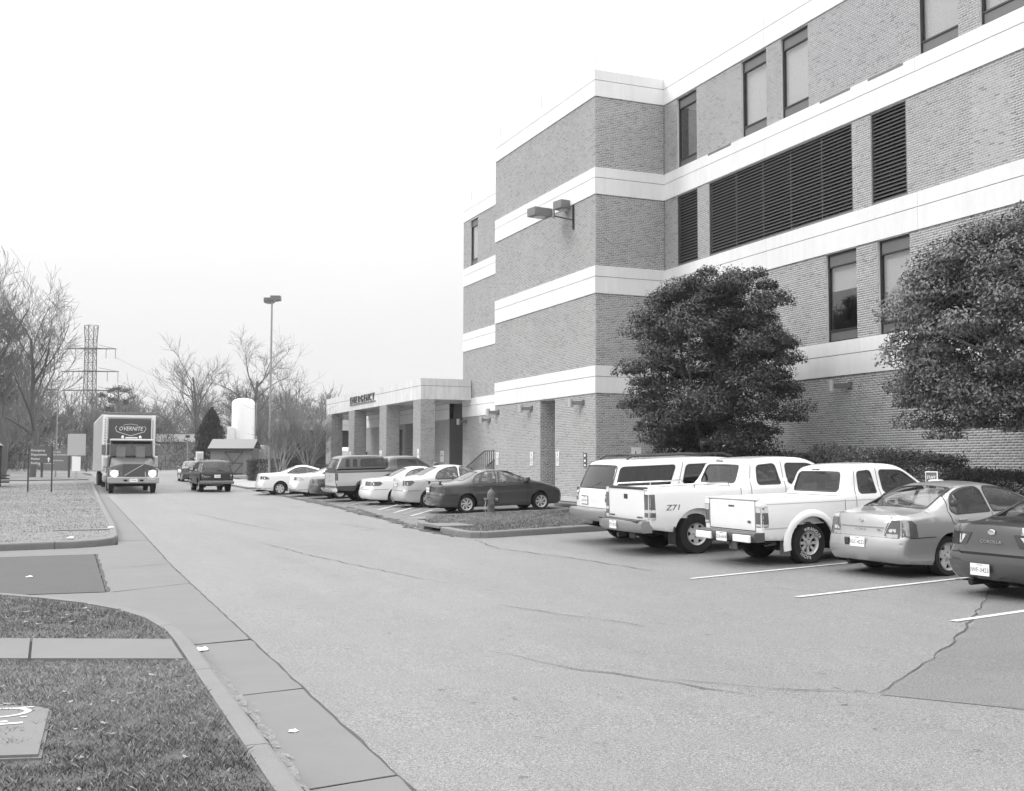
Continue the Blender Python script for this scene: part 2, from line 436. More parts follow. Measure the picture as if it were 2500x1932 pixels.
pts = [(.04, 8.52), (-.02, 7.28), (-1.35, 7.62), (-1.30, 8.9), (-.30, 8.80), (-.02, 8.62)]
for nm, e, z, mm in (('cover_rim', .03, KH+.002, M_['kerb']), ('cover_slab', -.0, KH+.018, M_['concrete'])):
    c = Vector((-.65, 8.15)); pp = [(c + (Vector(p)-c)*(1+e)) for p in pts]
    mb = MB(); mb.add([(p.x, p.y, gz(p.x, p.y)-.05) for p in pp] + [(p.x, p.y, gz(p.x, p.y)+z) for p in pp], [tuple(range(5, -1, -1)), tuple(range(6, 12))] + [(i, (i+1) % 6, 6+(i+1) % 6, 6+i) for i in range(6)])
    fix_normals(mb.build(nm, mm, cov))
mb = MB()
def mark(cx, cy, rx, ry, w, a0=0, a1=360, n=20):
    V = []; F = []
    for i in range(n+1):
        t = D2R(a0+(a1-a0)*i/n)
        for s in (1, 1-w):
            x = cx+rx*math.cos(t)*s; y = cy+ry*math.sin(t)*s; V.append((x, y, gz(x, y)+KH+.022))
    for i in range(n): F.append((2*i, 2*i+1, 2*i+3, 2*i+2))
    mb.add(V, F)
mark(-.27, 8.50, .20, .15, .24); mark(-.12, 8.32, .025, .02, 1, n=8); mark(-.24, 8.22, .03, .03, 1, n=8); mark(-.1, 8.62, .05, .02, 1, n=8)
V = [(-.62, 8.14), (-.12, 8.12), (-.12, 8.17), (-.62, 8.19)]
mb.add([(x, y, gz(x, y)+KH+.022) for x, y in V], [(0, 1, 2, 3)])
o = mb.build('painted_mark', M_['line_paint'], cov)

# far left lawn
fk = [(-12, 23.2), (-3, 24.15), (.5, 24.7), (.95, 24.95), (1.3, 25.5), (1.44, 26.3), (1.5, 27.9), (1.58, 30), (1.86, 45), (2.5, 73), (2.75, 82)]
kerb_run('far_kerb', fk, side=1, seg=3.0)['kind'] = 'structure'
fin = [(-12, 23.36), (-3, 24.31), (.45, 24.86), (.82, 25.1), (1.12, 25.6), (1.28, 26.35), (1.34, 27.9), (1.42, 30), (1.70, 45), (2.34, 73), (2.55, 80)]
sheet_xy('far_lawn', [fin + [(-6, 79), (-40, 76), (-40, 23)]], mat('far_grass', .17, .95, noise=[(14, .35, 4), (1.6, .55, 5, (.3, 1, 1)), (.35, .45, 4, (.25, 1, 1))], bump=(40, .6, .03)), dz=KH-.012)
sheet_xy('beyond_lawn', [[(2.9, 89), (-8, 85), (-40, 81), (-40, 118), (3.0, 118)]], MATS['far_grass'], dz=.01)
sheet_xy('lawn_ramp', [[(1.36, 28.1), (1.37, 28.45), (.2, 28.6), (.15, 28.25)]], M_['kerb'], dz=KH+.004)

# kerbed island with the hydrant and storm drain
isl = [(9.05, 28.7), (8.93, 27.4), (8.95, 24.7), (9.25, 24.25), (11.9, 24.5), (17.8, 25.2)]
kerb_run('island_kerb', [(9.0, 26.35), (8.98, 25.0), (9.1, 24.45), (9.45, 24.25), (11.9, 24.5), (17.8, 25.2)], side=1, seg=2.2, w=.2)['kind'] = 'structure'
kerb_run('island_kerb', [(9.35, 29.3), (9.12, 28.6), (9.02, 27.75)], side=1, seg=1.5, w=.2)['kind'] = 'structure'
sheet_xy('island_lawn', [[(9.55, 29.2), (9.35, 28.6), (9.2, 27.4), (9.2, 24.9), (9.5, 24.47), (11.9, 24.72), (17.8, 25.42), (17.6, 31.9), (12, 31.9), (10.3, 31.5)]], mat('island_grass', .12, .95, noise=[(30, .45, 4), (2.5, .35, 4)], bump=(40, .8, .03)), dz=.10)
dr = thing('storm_drain', 'concrete storm drain inlet with a dark opening in the kerb of the hydrant island', 'storm drain')
mb = MB(); z = gz(9, 27)
mb.box(8.98, 9.95, 26.38, 27.72, z+.10, z+.165); mb.box(9.75, 9.95, 26.38, 27.72, z-.1, z+.1)
fix_normals(mb.build('drain_slab', M_['kerb'], dr))
mb = MB(); mb.box(9.35, 9.4, 26.3, 27.8, z-.15, z+.1); mb.box(8.99, 9.4, 26.3, 27.8, z-.02, z-.005)
mb.build('drain_opening', M_['black'], dr)
# pavement beside the building
zp = .03
sheet_xy('building_walk', [[(17.6, 31.9), (19.06, 31.9), (19.06, 37.7), (19.06, 48.07), (22.2, 48.07), (22.2, 61), (30, 61), (30, 84), (17.0, 84), (15.6, 72), (13.2, 62), (15.2, 56.5), (17.6, 51)]], mat('walk_concrete', .34, .85, noise=[(3, .08, 4), (.5, .08, 3)]), dz=zp)
sheet_xy('planting_bed', [[(17.6, 31.8), (17.9, 25.3), (17.9, 6), (22.1, 6), (22.1, 37.7), (19.06, 37.7), (19.06, 31.9)]], M_['dirt'], dz=.05)
sheet_xy('building_walk', [[(16.9, -12), (17.88, -12), (17.88, 25.3), (16.9, 25.1)]], MATS['walk_concrete'], dz=.03)
sheet_xy('far_walk', [[(10.15, 62), (9.97, 67.5), (10.4, 80), (12.6, 80), (13.9, 70), (13.2, 62)]], MATS['walk_concrete'], dz=.06)
kerb_run('walk_kerb', [(10.3, 78), (10.0, 67.5), (9.98, 62.0), (10.8, 60.6), (13.2, 57.2)], side=1, seg=3, h=.10)['kind'] = 'structure'
sheet_xy('far_bed', [[(12.6, 80), (13.9, 70), (13.2, 62), (15.6, 72), (17.0, 84), (20, 90), (12.8, 90)]], M_['dirt'], dz=.07)

# painted stall lines
def line(pts, w=.10, m=None, dz=.010, name='stall_line'):
    return ribbon(name, pts, w, m or M_['line_paint'], dz=dz)
def near_line(x0, y0, x1, y1, ext=4.2):
    d = Vector((x1-x0, y1-y0)).normalized(); e = Vector((x0, y0)) + d*(ext+ (Vector((x1, y1))-Vector((x0, y0))).length*0)
    return line([(x0, y0), tuple(e)])
near_line(9.34, 15.19, 13.18, 15.71, 7.2); near_line(9.47, 12.69, 13.33, 13.15, 7.2); near_line(9.78, 10.15, 13.6, 10.62, 7.2)
line([(9.95, 32.15), (16.4, 32.15)], .1, M_['line_paint'], .014)
for y in (35.9, 38.9, 42.0, 45.0, 48.0, 51.0): line([(10.3, y), (15.8, y)], .1, M_['faint_paint'], .014)
for i in range(5): line([(10.35+i*.02, 33.3+i*1.0-.2), (11.9, 35.9+i*1.0-.2)], .11, M_['faint_paint'] if i % 2 else M_['line_paint'], .0145, 'hatch_line')
for i in range(4): line([(10.4, 38.6+i*1.1), (11.8, 41.2+i*1.1)], .1, M_['faint_paint'], .0145, 'hatch_line')
for i in range(3): line([(10.5, 44.0+i*1.2), (11.7, 46.2+i*1.2)], .1, M_['faint_paint'], .0145, 'hatch_line')
# dark debris along the road / car park edge and its cracks
for k, (pp, w) in enumerate([([(9.0, 28.4), (9.35, 33.2), (9.85, 43.5), (9.9, 52), (9.95, 60)], .42), ([(9.1, 28.2), (9.5, 33.2), (10.1, 40)], .25), ([(8.85, 28.9), (8.8, 27.2), (8.85, 24.9)], .16)]):
    ribbon('edge_stain', pp, w, M_['stain'], dz=.012, jitter=.10, seed=20+k, taper=True)
cracks = [([(9.0, 23.9), (8.6, 21.5), (9.2, 18.6), (9.35, 16.4)], .05), ([(6.3, 7.4), (7.4, 8.1), (9.0, 9.3), (10.6, 10.6), (12.6, 12.3)], .035), ([(6.3, 7.4), (5.6, 7.9), (5.0, 8.5)], .03), ([(7.0, 6.45), (7.6, 5.9), (8.4, 5.25)], .03),
          ([(4.1, 10.3), (4.5, 9.2), (5.0, 8.35), (5.35, 7.6)], .035), ([(4.3, 25), (4.7, 21), (5.3, 17.5), (5.6, 16.0)], .03), ([(5.4, 13.5), (6.0, 12.0), (6.3, 11.2)], .025), ([(6.6, 33), (7.6, 30), (7.8, 28.2), (6.9, 27.2)], .035), ([(9.4, 14.5), (10.2, 12.6), (10.7, 11)], .02), ([(4.2, 40), (4.8, 33), (5.6, 27)], .03)]
for k, (pp, w) in enumerate(cracks): ribbon('road_crack', pp, w*.6, M_['crack'], dz=.0095, jitter=.035, seed=40+k, taper=True)
rr = random.Random(5); mb = MB()
for k in range(170):       # short dark scuffs in the worn surface
    x = rr.uniform(2.6, 12); y = rr.uniform(5.5, 24); a = rr.gauss(1.05, .35); l = rr.uniform(.015, .05)*(1+rr.random()); w = rr.uniform(.004, .012)
    if x > 9 and y > 16: continue
    d = Vector((math.cos(a+1.4), math.sin(a+1.4))); n = Vector((-d.y, d.x)); P = [Vector((x, y))+d*l*t + n*w*s*math.sin(math.pi*(t+1)/2*.9+.15) for t, s in ((-1, 0), (-.3, 1), (.5, .8), (1, 0), (.4, -1), (-.5, -.7))]
    mb.add([(p.x, p.y, gz(p.x, p.y)+.0088) for p in P], [tuple(range(5, -1, -1))])
o = mb.build('road_scuffs', M_['stain']); fix_up(o); o['kind'] = 'stuff'

# ================================================================== the hospital
HB = thing('hospital_building', 'four storey brick hospital with white concrete bands and louvres, right of the road', 'hospital')
B4 = [(0.2, 4.65), (5.70, 8.47), (9.53, 12.30), (13.34, 16.12)]           # brick zones
BANDS = [(4.65, 5.28, 5.70), (8.47, 9.11, 9.53), (12.30, 12.94, 13.34), (16.12, 16.75, 17.15)]
BL, BHh, MJ = .1937, .0582, .0125
brng = np.random.default_rng(11)
def brick_field(O, U, N, L, z0, z1, holes=(), skip=None, off=0.0, dark=.10):
    """vertices/faces/tones of running-bond bricks on a wall: O origin (x,y), U along, N outward, holes in (u0,u1,z0,z1)"""
    nc = max(1, round((z1-z0)/.0677)); ph = (z1-z0)/nc; bh = ph-MJ
    Vs = []; T = []; centres = []
    for c in range(nc):
        za, zb = z0+c*ph+MJ/2, z0+(c+1)*ph-MJ/2; zm = (za+zb)/2
        hdr = (c % 6 == 5)
        pitch = (.1016 if hdr else .2032); st = (-pitch/2 if c % 2 else 0) + off % pitch - pitch
        xs = np.arange(st, L+pitch, pitch); a = xs+MJ/2; b = xs+pitch-MJ/2
        a = np.clip(a, 0, L); b = np.clip(b, 0, L); k = b-a > .02; a, b = a[k], b[k]
        for (h0, h1, hz0, hz1) in holes:
            if hz0-.01 < zm < hz1+.01:
                na, nb = [], []
                for p, q in zip(a, b):
                    if q <= h0 or p >= h1: na.append(p); nb.append(q)
                    else:
                        if h0-p > .02: na.append(p); nb.append(h0)
                        if q-h1 > .02: na.append(h1); nb.append(q)
                a, b = np.array(na), np.array(nb)
        if len(a) == 0: continue
        tone = brng.normal(1.0, .06, len(a)); tone[brng.random(len(a)) < dark] *= .74
        if hdr: tone *= .96
        for p, q, t in zip(a, b, tone):
            if skip is not None and skip(p, q, zm): centres.append((p, q, za, zb, t)); continue
            Vs.append((p, q, za, zb)); T.append(max(.35, t))
    return np.array(Vs), np.array(T), centres
class BrickMesh:
    def __init__(s): s.V = []; s.T = []
    def add(s, O, U, N, L, z0, z1, holes=(), proud=.0028, **k):
        P, T, C = brick_field(O, U, N, L, z0, z1, holes, **k)
        if len(P):
            U = np.array(U); N = np.array(N); O = np.array(O); n = len(P)
            V = np.zeros((n, 8, 3)); pr = proud + brng.normal(0, .0006, n)
            for j, (uu, zz, dd) in enumerate([(0, 2, 0), (1, 2, 0), (1, 3, 0), (0, 3, 0), (0, 2, 1), (1, 2, 1), (1, 3, 1), (0, 3, 1)]):
                xy = O + np.outer(P[:, uu], U) + (np.outer(pr, N) if dd else -.004*N)
                V[:, j, :2] = xy; V[:, j, 2] = P[:, zz]
            s.V.append(V); s.T.append(T)
        return C
    def build(s, name, parent, m):
        V = np.concatenate(s.V); T = np.concatenate(s.T); n = len(V)
        q = np.array([(4, 5, 6, 7), (0, 1, 5, 4), (1, 2, 6, 5), (2, 3, 7, 6), (3, 0, 4, 7)])
        F = (q[None]+(np.arange(n)*8)[:, None, None]).reshape(-1, 4)
        me = bpy.data.meshes.new(name); me.vertices.add(n*8); me.vertices.foreach_set('co', V.reshape(-1))
        me.loops.add(len(F)*4); me.loops.foreach_set('vertex_index', F.reshape(-1).astype(np.int32))
        me.polygons.add(len(F)); me.polygons.foreach_set('loop_start', np.arange(0, len(F)*4, 4, dtype=np.int32))
        me.update(calc_edges=True)
        at = me.attributes.new('tone', 'FLOAT', 'FACE'); at.data.foreach_set('value', np.repeat(T, 5).astype(np.float32))
        me.materials.append(m); me.validate()
        o = bpy.data.objects.new(name, me); COL.objects.link(o); o.parent = parent
        return o
def wall_poly(name, O, U, N, L, z0, z1, holes, m, parent, thick=.12):
    """mortar wall plane with rectangular openings and their reveals"""
    pts = [Vector(p) for p in ((0, z0), (L, z0), (L, z1), (0, z1))]; ed = [(0, 1), (1, 2), (2, 3), (3, 0)]; 
    for (a, b, c, d) in holes:
        k = len(pts); pts += [Vector((a, c)), Vector((b, c)), Vector((b, d)), Vector((a, d))]; ed += [(k, k+1), (k+1, k+2), (k+2, k+3), (k+3, k)]
    r = delaunay_2d_cdt(pts, ed, [], 0, 1e-5)
    O = Vector(O); U = Vector(U); N = Vector(N); V = []; F = []
    for v in r[0]: p = O+U*v.x; V.append((p.x, p.y, v.y))
    for f in r[2]:
        c = sum((r[0][i] for i in f), Vector((0, 0)))/3
        if any(a < c.x < b and cc < c.y < d for a, b, cc, d in holes): continue
        F.append(tuple(f))
    for (a, b, c, d) in holes:
        k = len(V)
        for dd in (0, -thick):
            for (u, z) in ((a, c), (b, c), (b, d), (a, d)): p = O+U*u+N*dd; V.append((p.x, p.y, z))
        for i in range(4): F.append((k+i, k+(i+1) % 4, k+4+(i+1) % 4, k+4+i))
    return mesh_obj(name, V, F, m, parent)

bricks = BrickMesh()
XM, XT, XW = 22.1, 19.06, 22.2
Y1, Y0, YW = 37.71, 48.07, 61.1
YS = 8.0
# main wall: u runs from Y1 towards the camera (-Y)
wins = [(36.70, 35.31, 13.30, 16.07), (32.37, 30.90, 13.36, 16.07), (30.08, 28.65, 13.36, 16.07), (23.76, 22.30, 13.36, 16.07), (21.55, 20.1, 13.36, 16.07), (15.3, 13.85, 13.36, 16.07), (13.1, 11.65, 13.36, 16.07),
        (27.9, 26.5, 5.70, 8.44), (25.56, 24.26, 5.70, 8.44), (19.3, 17.9, 5.70, 8.44), (17.0, 15.6, 5.70, 8.44)]
louvs = [(36.73, 35.28, 9.53, 12.28), (34.50, 26.60, 9.53, 12.28), (25.78, 24.30, 9.53, 12.28)]
Om, Um, Nm = (XM, Y1), (0, -1), (-1, 0)
hol = [(Y1-a, Y1-b, c, d) for a, b, c, d in wins + louvs]
near_bricks = []
for zi, (z0, z1) in enumerate(B4):
    hh = [h for h in hol if h[2] >= z0-.2 and h[3] <= z1+.2]
    z0b = z0 if zi else .2
    wall_poly('wall', Om, Um, Nm, Y1-YS, z0b-.02, z1+.02, hh, M_['mortar'], HB, thick=.14)
    sk = None
    if zi == 2: sk = lambda p, q, z: (Y1-22.05 < p and q < Y1-20.46) and z < 12.3 and z > 9.5
    near_bricks += bricks.add(Om, Um, Nm, Y1-16.0, z0b, z1, hh, skip=sk) if sk else []
    if not sk: bricks.add(Om, Um, Nm, Y1-16.0, z0b, z1, hh)
# tower
rec = (Y0-42.9, Y0-41.39, .2, 4.6)
for zi, (z0, z1) in enumerate(B4):
    hh = [(Y0-42.9, Y0-41.39, .2, 4.6)] if zi == 0 else []
    wall_poly('wall', (XT, Y0), (0, -1), (-1, 0), Y0-Y1, z0-.02, z1+.02, hh, M_['mortar'], HB, thick=1.6 if zi == 0 else .1)
    bricks.add((XT, Y0), (0, -1), (-1, 0), Y0-Y1, z0, z1, hh)
    wall_poly('wall', (XT, Y1), (1, 0), (0, -1), XM-XT, z0-.02, z1+.02, [], M_['mortar'], HB)
    bricks.add((XT, Y1), (1, 0), (0, -1), XM-XT, z0, z1, dark=.2)
bricks.add((XT+.004, 42.9), (1, 0), (0, -1), 1.55, .4, 4.6)
mb = MB(); mb.box(XT+1.6, XT+1.7, 41.3, 43.0, .2, 4.7); mb.build('recess_back', M_['mid_metal'], HB)
# wing
ww = [(Y1, 0, 0, 0)]
for zi, (z0, z1) in enumerate(B4):
    hh = [(YW-59.96, YW-58.74, 13.34, 16.02)] if zi == 3 else []
    wall_poly('wall', (XW, YW), (0, -1), (-1, 0), YW-Y0, z0-.02, z1+.02, hh, M_['mortar'], HB, thick=.14)
    bricks.add((XW, YW), (0, -1), (-1, 0), YW-Y0, z0, z1, hh)
    wall_poly('wall', (XW, YW), (1, 0), (0, 1), 12, z0-.02, z1+.02, [], M_['mortar'], HB)
# entry wall under the canopy
XE = 22.4
eh = [(83.6-79.4, 83.6-73.8, .2, 4.4), (83.6-73.2, 83.6-71.4, .2, 4.66)]
wall_poly('wall', (XE, 83.6), (0, -1), (-1, 0), 19.6, .2, 4.67, eh, M_['mortar'], HB, thick=1.4)
bricks.add((XE, 83.6), (0, -1), (-1, 0), 19.6, .5, 4.65, eh)
wall_poly('wall', (XE, 64.0), (1, 0), (0, -1), 4, .2, 5.7, [], mat('shaded_brick', .12, .9, noise=[(20, .2, 3)]), HB)  # return wall: its shade is painted in as a darker brick colour
bricks.add((XE+.01, 73.2), (1, 0), (0, -1), 1.35, .5, 4.65)
mb = MB(); mb.box(23.3, 23.4, 73.7, 79.5, .4, 4.4); mb.build('entrance_glass', mat('entrance_dark', .03, .15), HB)
mb = MB()
for y in (73.85, 75.2, 76.6, 78.0, 79.3): mb.box(23.2, 23.3, y-.04, y+.04, .4, 4.4)
mb.box(23.2, 23.3, 73.8, 79.4, 2.7, 2.8); mb.build('door_frame', M_['mid_metal'], HB)
mb = MB(); mb.box(XE+1.35, XE+1.45, 71.3, 73.3, .2, 4.7); mb.build('recess_back', M_['mid_metal'], HB)
# columns
cols = [(59.6, 60.98), (66.52, 68.05), (74.37, 75.88), (81.15, 82.73)]
for (a, b) in cols:
    mb = MB(); mb.box(19.145, 20.0, a+.005, b-.005, .2, 5.6); mb.build('column', M_['mortar'], HB)
    bricks.add((19.14, b), (0, -1), (-1, 0), b-a, .45, 5.58)
    bricks.add((19.14, a), (1, 0), (0, -1), .86, .45, 5.58, dark=.25)
fb = bricks.build('brick_facing', HB, M_['brick']); fb['kind'] = 'stuff'
# the bricks nearest the camera, one by one
tone_m = [mat('brick_tone_%d' % i, .345*t, .85, noise=[(30, .06, 2)], coord='Generated') for i, t in enumerate((.62, .85, .95, 1.05, 1.18))]
bcache = {}
sub = [c for c in near_bricks]
host = [o for o in HB.children if o.name.startswith('wall')][2]
for (p, q, za, zb, t) in sub[:300]:
    L_ = round(q-p, 3); ti = min(range(5), key=lambda i: abs((.62, .85, .95, 1.05, 1.18)[i]-t)); key = (L_, round(zb-za, 4), ti)
    if key not in bcache:
        me = MB().box(-.003, .004, -L_/2, L_/2, 0, zb-za); ob = me.build('brick', tone_m[ti], host); bcache[key] = ob.data
        fix_normals(ob)
    else:
        ob = bpy.data.objects.new('brick', bcache[key]); COL.objects.link(ob); ob.parent = host
    ob.location = (XM, Y1-(p+q)/2, za)
if len(sub) > 300:
    bb = BrickMesh()
    arr = np.array(sub[300:])
    V = np.zeros((len(arr), 8, 3))
    for j, (uu, zz, dd) in enumerate([(0, 2, 0), (1, 2, 0), (1, 3, 0), (0, 3, 0), (0, 2, 1), (1, 2, 1), (1, 3, 1), (0, 3, 1)]):
        V[:, j, 0] = XM - (.003 if dd else -.004); V[:, j, 1] = Y1-arr[:, uu]; V[:, j, 2] = arr[:, zz]
    bb.V.append(V); bb.T.append(arr[:, 4]); o = bb.build('brick_facing', HB, M_['brick']); o['kind'] = 'stuff'

def band(O, U, N, L, cuts=(), proud=.035, levels=BANDS, m=None, slots=(), ends=(0, 0)):
    O = Vector(O); U = Vector(U); N = Vector(N)
    cs = [-ends[0]] + list(cuts) + [L+ends[1]]
    for (z0, zj, z1) in levels:
        for i in range(len(cs)-1):
            a, b = cs[i]+(.006 if i else 0), cs[i+1]-(.006 if i < len(cs)-2 else 0)
            def bx(mb, u0, u1, za, zb, pr=proud, bk=-.25):
                p, q = O+U*u0, O+U*u1
                c = [p+N*bk, q+N*bk, q+N*pr, p+N*pr]
                V = [(v.x, v.y, za) for v in c]+[(v.x, v.y, zb) for v in c]
                mb.add(V, [(3, 2, 1, 0), (4, 5, 6, 7), (0, 1, 5, 4), (1, 2, 6, 5), (2, 3, 7, 6), (3, 0, 4, 7)])
            mb = MB(); bx(mb, a, b, z0, zj-.011); fix_normals(mb.build('concrete_panel', m or M_['precast'], HB))
            mb = MB(); u = a
            for (s0, s1) in [s for s in slots if z0 == 12.30 and s[0] < b and s[1] > a]:
                bx(mb, u, s0, zj+.011, z1); bx(mb, s0, s1, zj+.011, z1-.075); u = s1
            bx(mb, u, b, zj+.011, z1)
            fix_normals(mb.build('concrete_panel', m or M_['precast'], HB))
        mb = MB(); p, q = O, O+U*L; c = [p-N*.25, q-N*.25, q+N*(proud-.03), p+N*(proud-.03)]
        mb.add([(v.x, v.y, z0+.05) for v in c]+[(v.x, v.y, z1-.1) for v in c], [(3, 2, 1, 0), (4, 5, 6, 7), (0, 1, 5, 4), (1, 2, 6, 5), (2, 3, 7, 6), (3, 0, 4, 7)])
        fix_normals(mb.build('panel_joint', M_['mid_metal'], HB))
sl = [(Y1-34.52, Y1-33.0), (Y1-28.07, Y1-26.61), (Y1-25.84, Y1-24.35)]
band(Om, Um, Nm, Y1-YS, cuts=(Y1-30.98, Y1-23.9, Y1-16.5), slots=sl, ends=(-.0, 0))
band((XT, Y0), (0, -1), (-1, 0), Y0-Y1, cuts=(5.2,), ends=(0, .032))
band((XT, Y1), (1, 0), (0, -1), XM-XT-.035, ends=(-.0, 0))
band((XW, YW), (0, -1), (-1, 0), YW-Y0, cuts=(6.5,))
band((XE, 83.6), (0, -1), (-1, 0), 19.6, levels=[(4.67, 5.28, 5.59)], m=M_['precast'])
# dark gaps behind the notched panels
mb = MB()
for s0, s1 in sl: mb.box(XM-.03, XM+.02, Y1-s1, Y1-s0, 13.25, 13.345)
mb.build('notch_gap', M_['mid_metal'], HB)
# roofs and back volumes
mb = MB(); mb.box(XM+.2, 40, YS, YW-.3, 16.9, 17.02); mb.box(XT+.2, XM+.3, Y1+.2, Y0-.1, 16.9, 17.02); mb.build('roof', M_['concrete'], HB)
mb = MB(); mb.box(XT, XM+.2, Y0-.02, Y0, .2, 17.1); mb.box(39.9, 40, YS, YW, .2, 17.1); mb.box(XM, 40, YS-.05, YS, .2, 17.1); mb.box(34.2, 40, YW-.05, YW, .2, 17.1)
mb.build('wall', M_['mortar'], HB)
# lightning rods
for (x, y) in ((XT+.05, Y1+.1), (XT+.05, 42.9), (XT+.05, 47.6), (XM+.05, 35.2), (XM+.05, 27.4), (XW+.05, 59.9)):
    mb = MB(); mb.tube([(x, y, 17.1), (x, y, 17.72)], .012, 5); mb.build('lightning_rod', M_['grey_metal'], HB)

# windows and louvres
def window(a, b, z0, z1, X, blind, pane='pane', sill=True):
    y0, y1 = b, a; d = .12
    f = MB(); w = .05
    f.box(X+d-.05, X+d+.03, y0, y0+w, z0, z1); f.box(X+d-.05, X+d+.03, y1-w, y1, z0, z1)
    f.box(X+d-.05, X+d+.03, y0+w, y1-w, z1-.05, z1); f.box(X+d-.05, X+d+.03, y0+w, y1-w, z0, z0+.05)
    f.box(X+d-.05, X+d+.03, y0+w, y1-w, z0+.33, z0+.38); f.box(X+d-.05, X+d+.03, y0+w, y1-w, z1-.42, z1-.385)
    fo = f.build('window', M_['dark_metal'], HB)
    s = MB(); s.box(X+d-.02, X+d+.01, y0+w, y1-w, z0+.05, z0+.33); s.build('spandrel_panel', M_['spandrel'], fo); s = MB(); s.box(X+d-.02, X+d+.01, y0+w, y1-w, z1-.385, z1-.05); s.build('spandrel_panel', M_['spandrel'], fo)
    p = MB(); p.box(X+d-.006, X+d+.006, y0+w, y1-w, z0+.38, z1-.42); p.build('pane', G_[pane], fo)
    r = MB(); r.box(X+1.3, X+1.35, y0-.5, y1+.5, z0-.1, z1+.1); r.box(X+.25, X+1.3, y0-.5, y0-.45, z0, z1); r.box(X+.25, X+1.3, y1+.45, y1+.5, z0, z1); r.build('room', M_['room'], fo)
    if blind == 'full': q = MB(); q.box(X+d+.10, X+d+.11, y0, y1, z0+.3, z1-.38); q.build('blind', M_['blind'], fo)
    if blind == 'curtain':
        q = MB()
        n = 14
        V = []; F = []
        for i in range(n+1):
            yy = y0+(y1-y0)*i/n; xx = X+d+.12+.02*math.sin(i*2.3)
            V += [(xx, yy, z0+.3), (xx, yy, z1-.38)]
        for i in range(n): F.append((2*i, 2*i+1, 2*i+3, 2*i+2))
        q.add(V, F); q.build('curtain', M_['blind'], fo, smooth=180)
    if blind == 'top': q = MB(); q.box(X+d+.10, X+d+.11, y0, y1, z1-1.15, z1-.38); q.build('blind', M_['blind'], fo)
    if blind == 'half': q = MB(); q.box(X+d+.10, X+d+.11, y0, y1-.45, z0+.3, z1-.38); q.build('blind', M_['blind_dark'], fo)
kinds = ['half', 'curtain', 'full', 'curtain', 'full', 'full', 'curtain', 'top', 'full', 'full', 'top']
for (a, b, z0, z1), k in zip(wins, kinds): window(a, b, z0, z1, XM, k)
window(59.96, 58.74, 13.34, 16.02, XW, 'full')
slat_me = {}
for (a, b, z0, z1) in louvs:
    w = MB(); w.box(XM+.13, XM+.16, b, a, z0, z1)
    lo = w.build('louvre', M_['black'], HB)
    fr = MB(); fr.box(XM+.0, XM+.13, a-.04, a, z0, z1); fr.box(XM+.0, XM+.13, b, b+.04, z0, z1); fr.box(XM, XM+.13, b+.04, a-.04, z1-.05, z1); fr.box(XM, XM+.13, b+.04, a-.04, z0, z0+.07)
    fr.build('louvre_frame', M_['mid_metal'], lo)
    if a-b > 4:
        for y in (32.87, 31.27, 29.73, 28.14): MB().box(XM+.07, XM+.12, y-.02, y+.02, z0, z1).build('mullion', M_['mid_metal'], lo)
    n = 24; L = round(a-b-.08, 3)
    if L not in slat_me:
        q = MB(); q.add([(.03, -L/2, -.01), (.03, L/2, -.01), (.115, -L/2, .07), (.115, L/2, .07), (.03, -L/2, -.022), (.03, L/2, -.022), (.115, -L/2, .058), (.115, L/2, .058)],
              [(0, 1, 3, 2), (4, 6, 7, 5), (0, 4, 5, 1), (2, 3, 7, 6)])
        ob = q.build('slat', mat('slat', .085, .5, .1), lo); slat_me[L] = ob.data; first = ob
    else: first = None
    for i in range(n):
        z = z0+.09+(z1-z0-.2)*i/(n-1)
        if i == 0 and first is not None: ob = first
        else: ob = bpy.data.objects.new('slat', slat_me[L]); COL.objects.link(ob); ob.parent = lo
        ob.location = (XM, (a+b)/2, z)

# canopy of the emergency entrance
CN = []
def cbox(name, x0, x1, y0, y1, z0, z1, m): 
    mb = MB(); mb.box(x0, x1, y0, y1, z0, z1); return mb.build(name, m, HB)
for (y0, y1) in ((59.6, 67.3), (67.32, 74.9), (74.92, 82.75)):
    cbox('fascia_panel', 19.14, 19.34, y0, y1, 5.58, 6.325, M_['precast_dirty']); cbox('fascia_panel', 19.14, 19.34, y0, y1, 6.35, 6.75, M_['precast_dirty'])
cbox('fascia_panel', 19.345, 22.16, 59.6, 59.8, 5.58, 6.325, M_['precast_dirty']); cbox('fascia_panel', 19.345, 22.16, 59.6, 59.8, 6.35, 6.75, M_['precast_dirty'])
cbox('fascia_panel', 19.345, 26.0, 82.55, 82.75, 5.58, 6.325, M_['precast_dirty']); cbox('fascia_panel', 19.345, 26.0, 82.55, 82.75, 6.35, 6.75, M_['precast_dirty'])
cbox('fascia_joint', 19.17, 19.3, 59.65, 82.7, 6.30, 6.37, M_['mid_metal']); cbox('fascia_joint', 19.3, 22.1, 59.64, 59.7, 6.30, 6.37, M_['mid_metal'])
cbox('canopy_roof', 19.34, 26.0, 59.8, 82.55, 6.5, 6.6, M_['concrete']); cbox('soffit', 19.34, 26.0, 59.8, 82.55, 5.60, 5.66, mat('soffit', .45, .8))
for i in range(6): cbox('soffit_light', 20.6, 21.0, 61.5+i*3.6, 62.4+i*3.6, 5.585, 5.6, M_['mid_metal'])
# the EMERGENCY letters, each one a part
word = "EMERGENCY"; y = 75.5; step = 6.45/len(word)
for i, ch in enumerate(word):
    yy = y - step*(i+.45)
    text('letter', ch, .68, M_['letter_grey'], frame((19.12, yy, 6.24), (0, -1, 0), (0, 0, 1)), HB, ext=.05, xs=1.2)
cbox('letter_rail', 19.05, 19.14, 69.0, 75.5, 5.96, 6.0, M_['grey_metal']); 
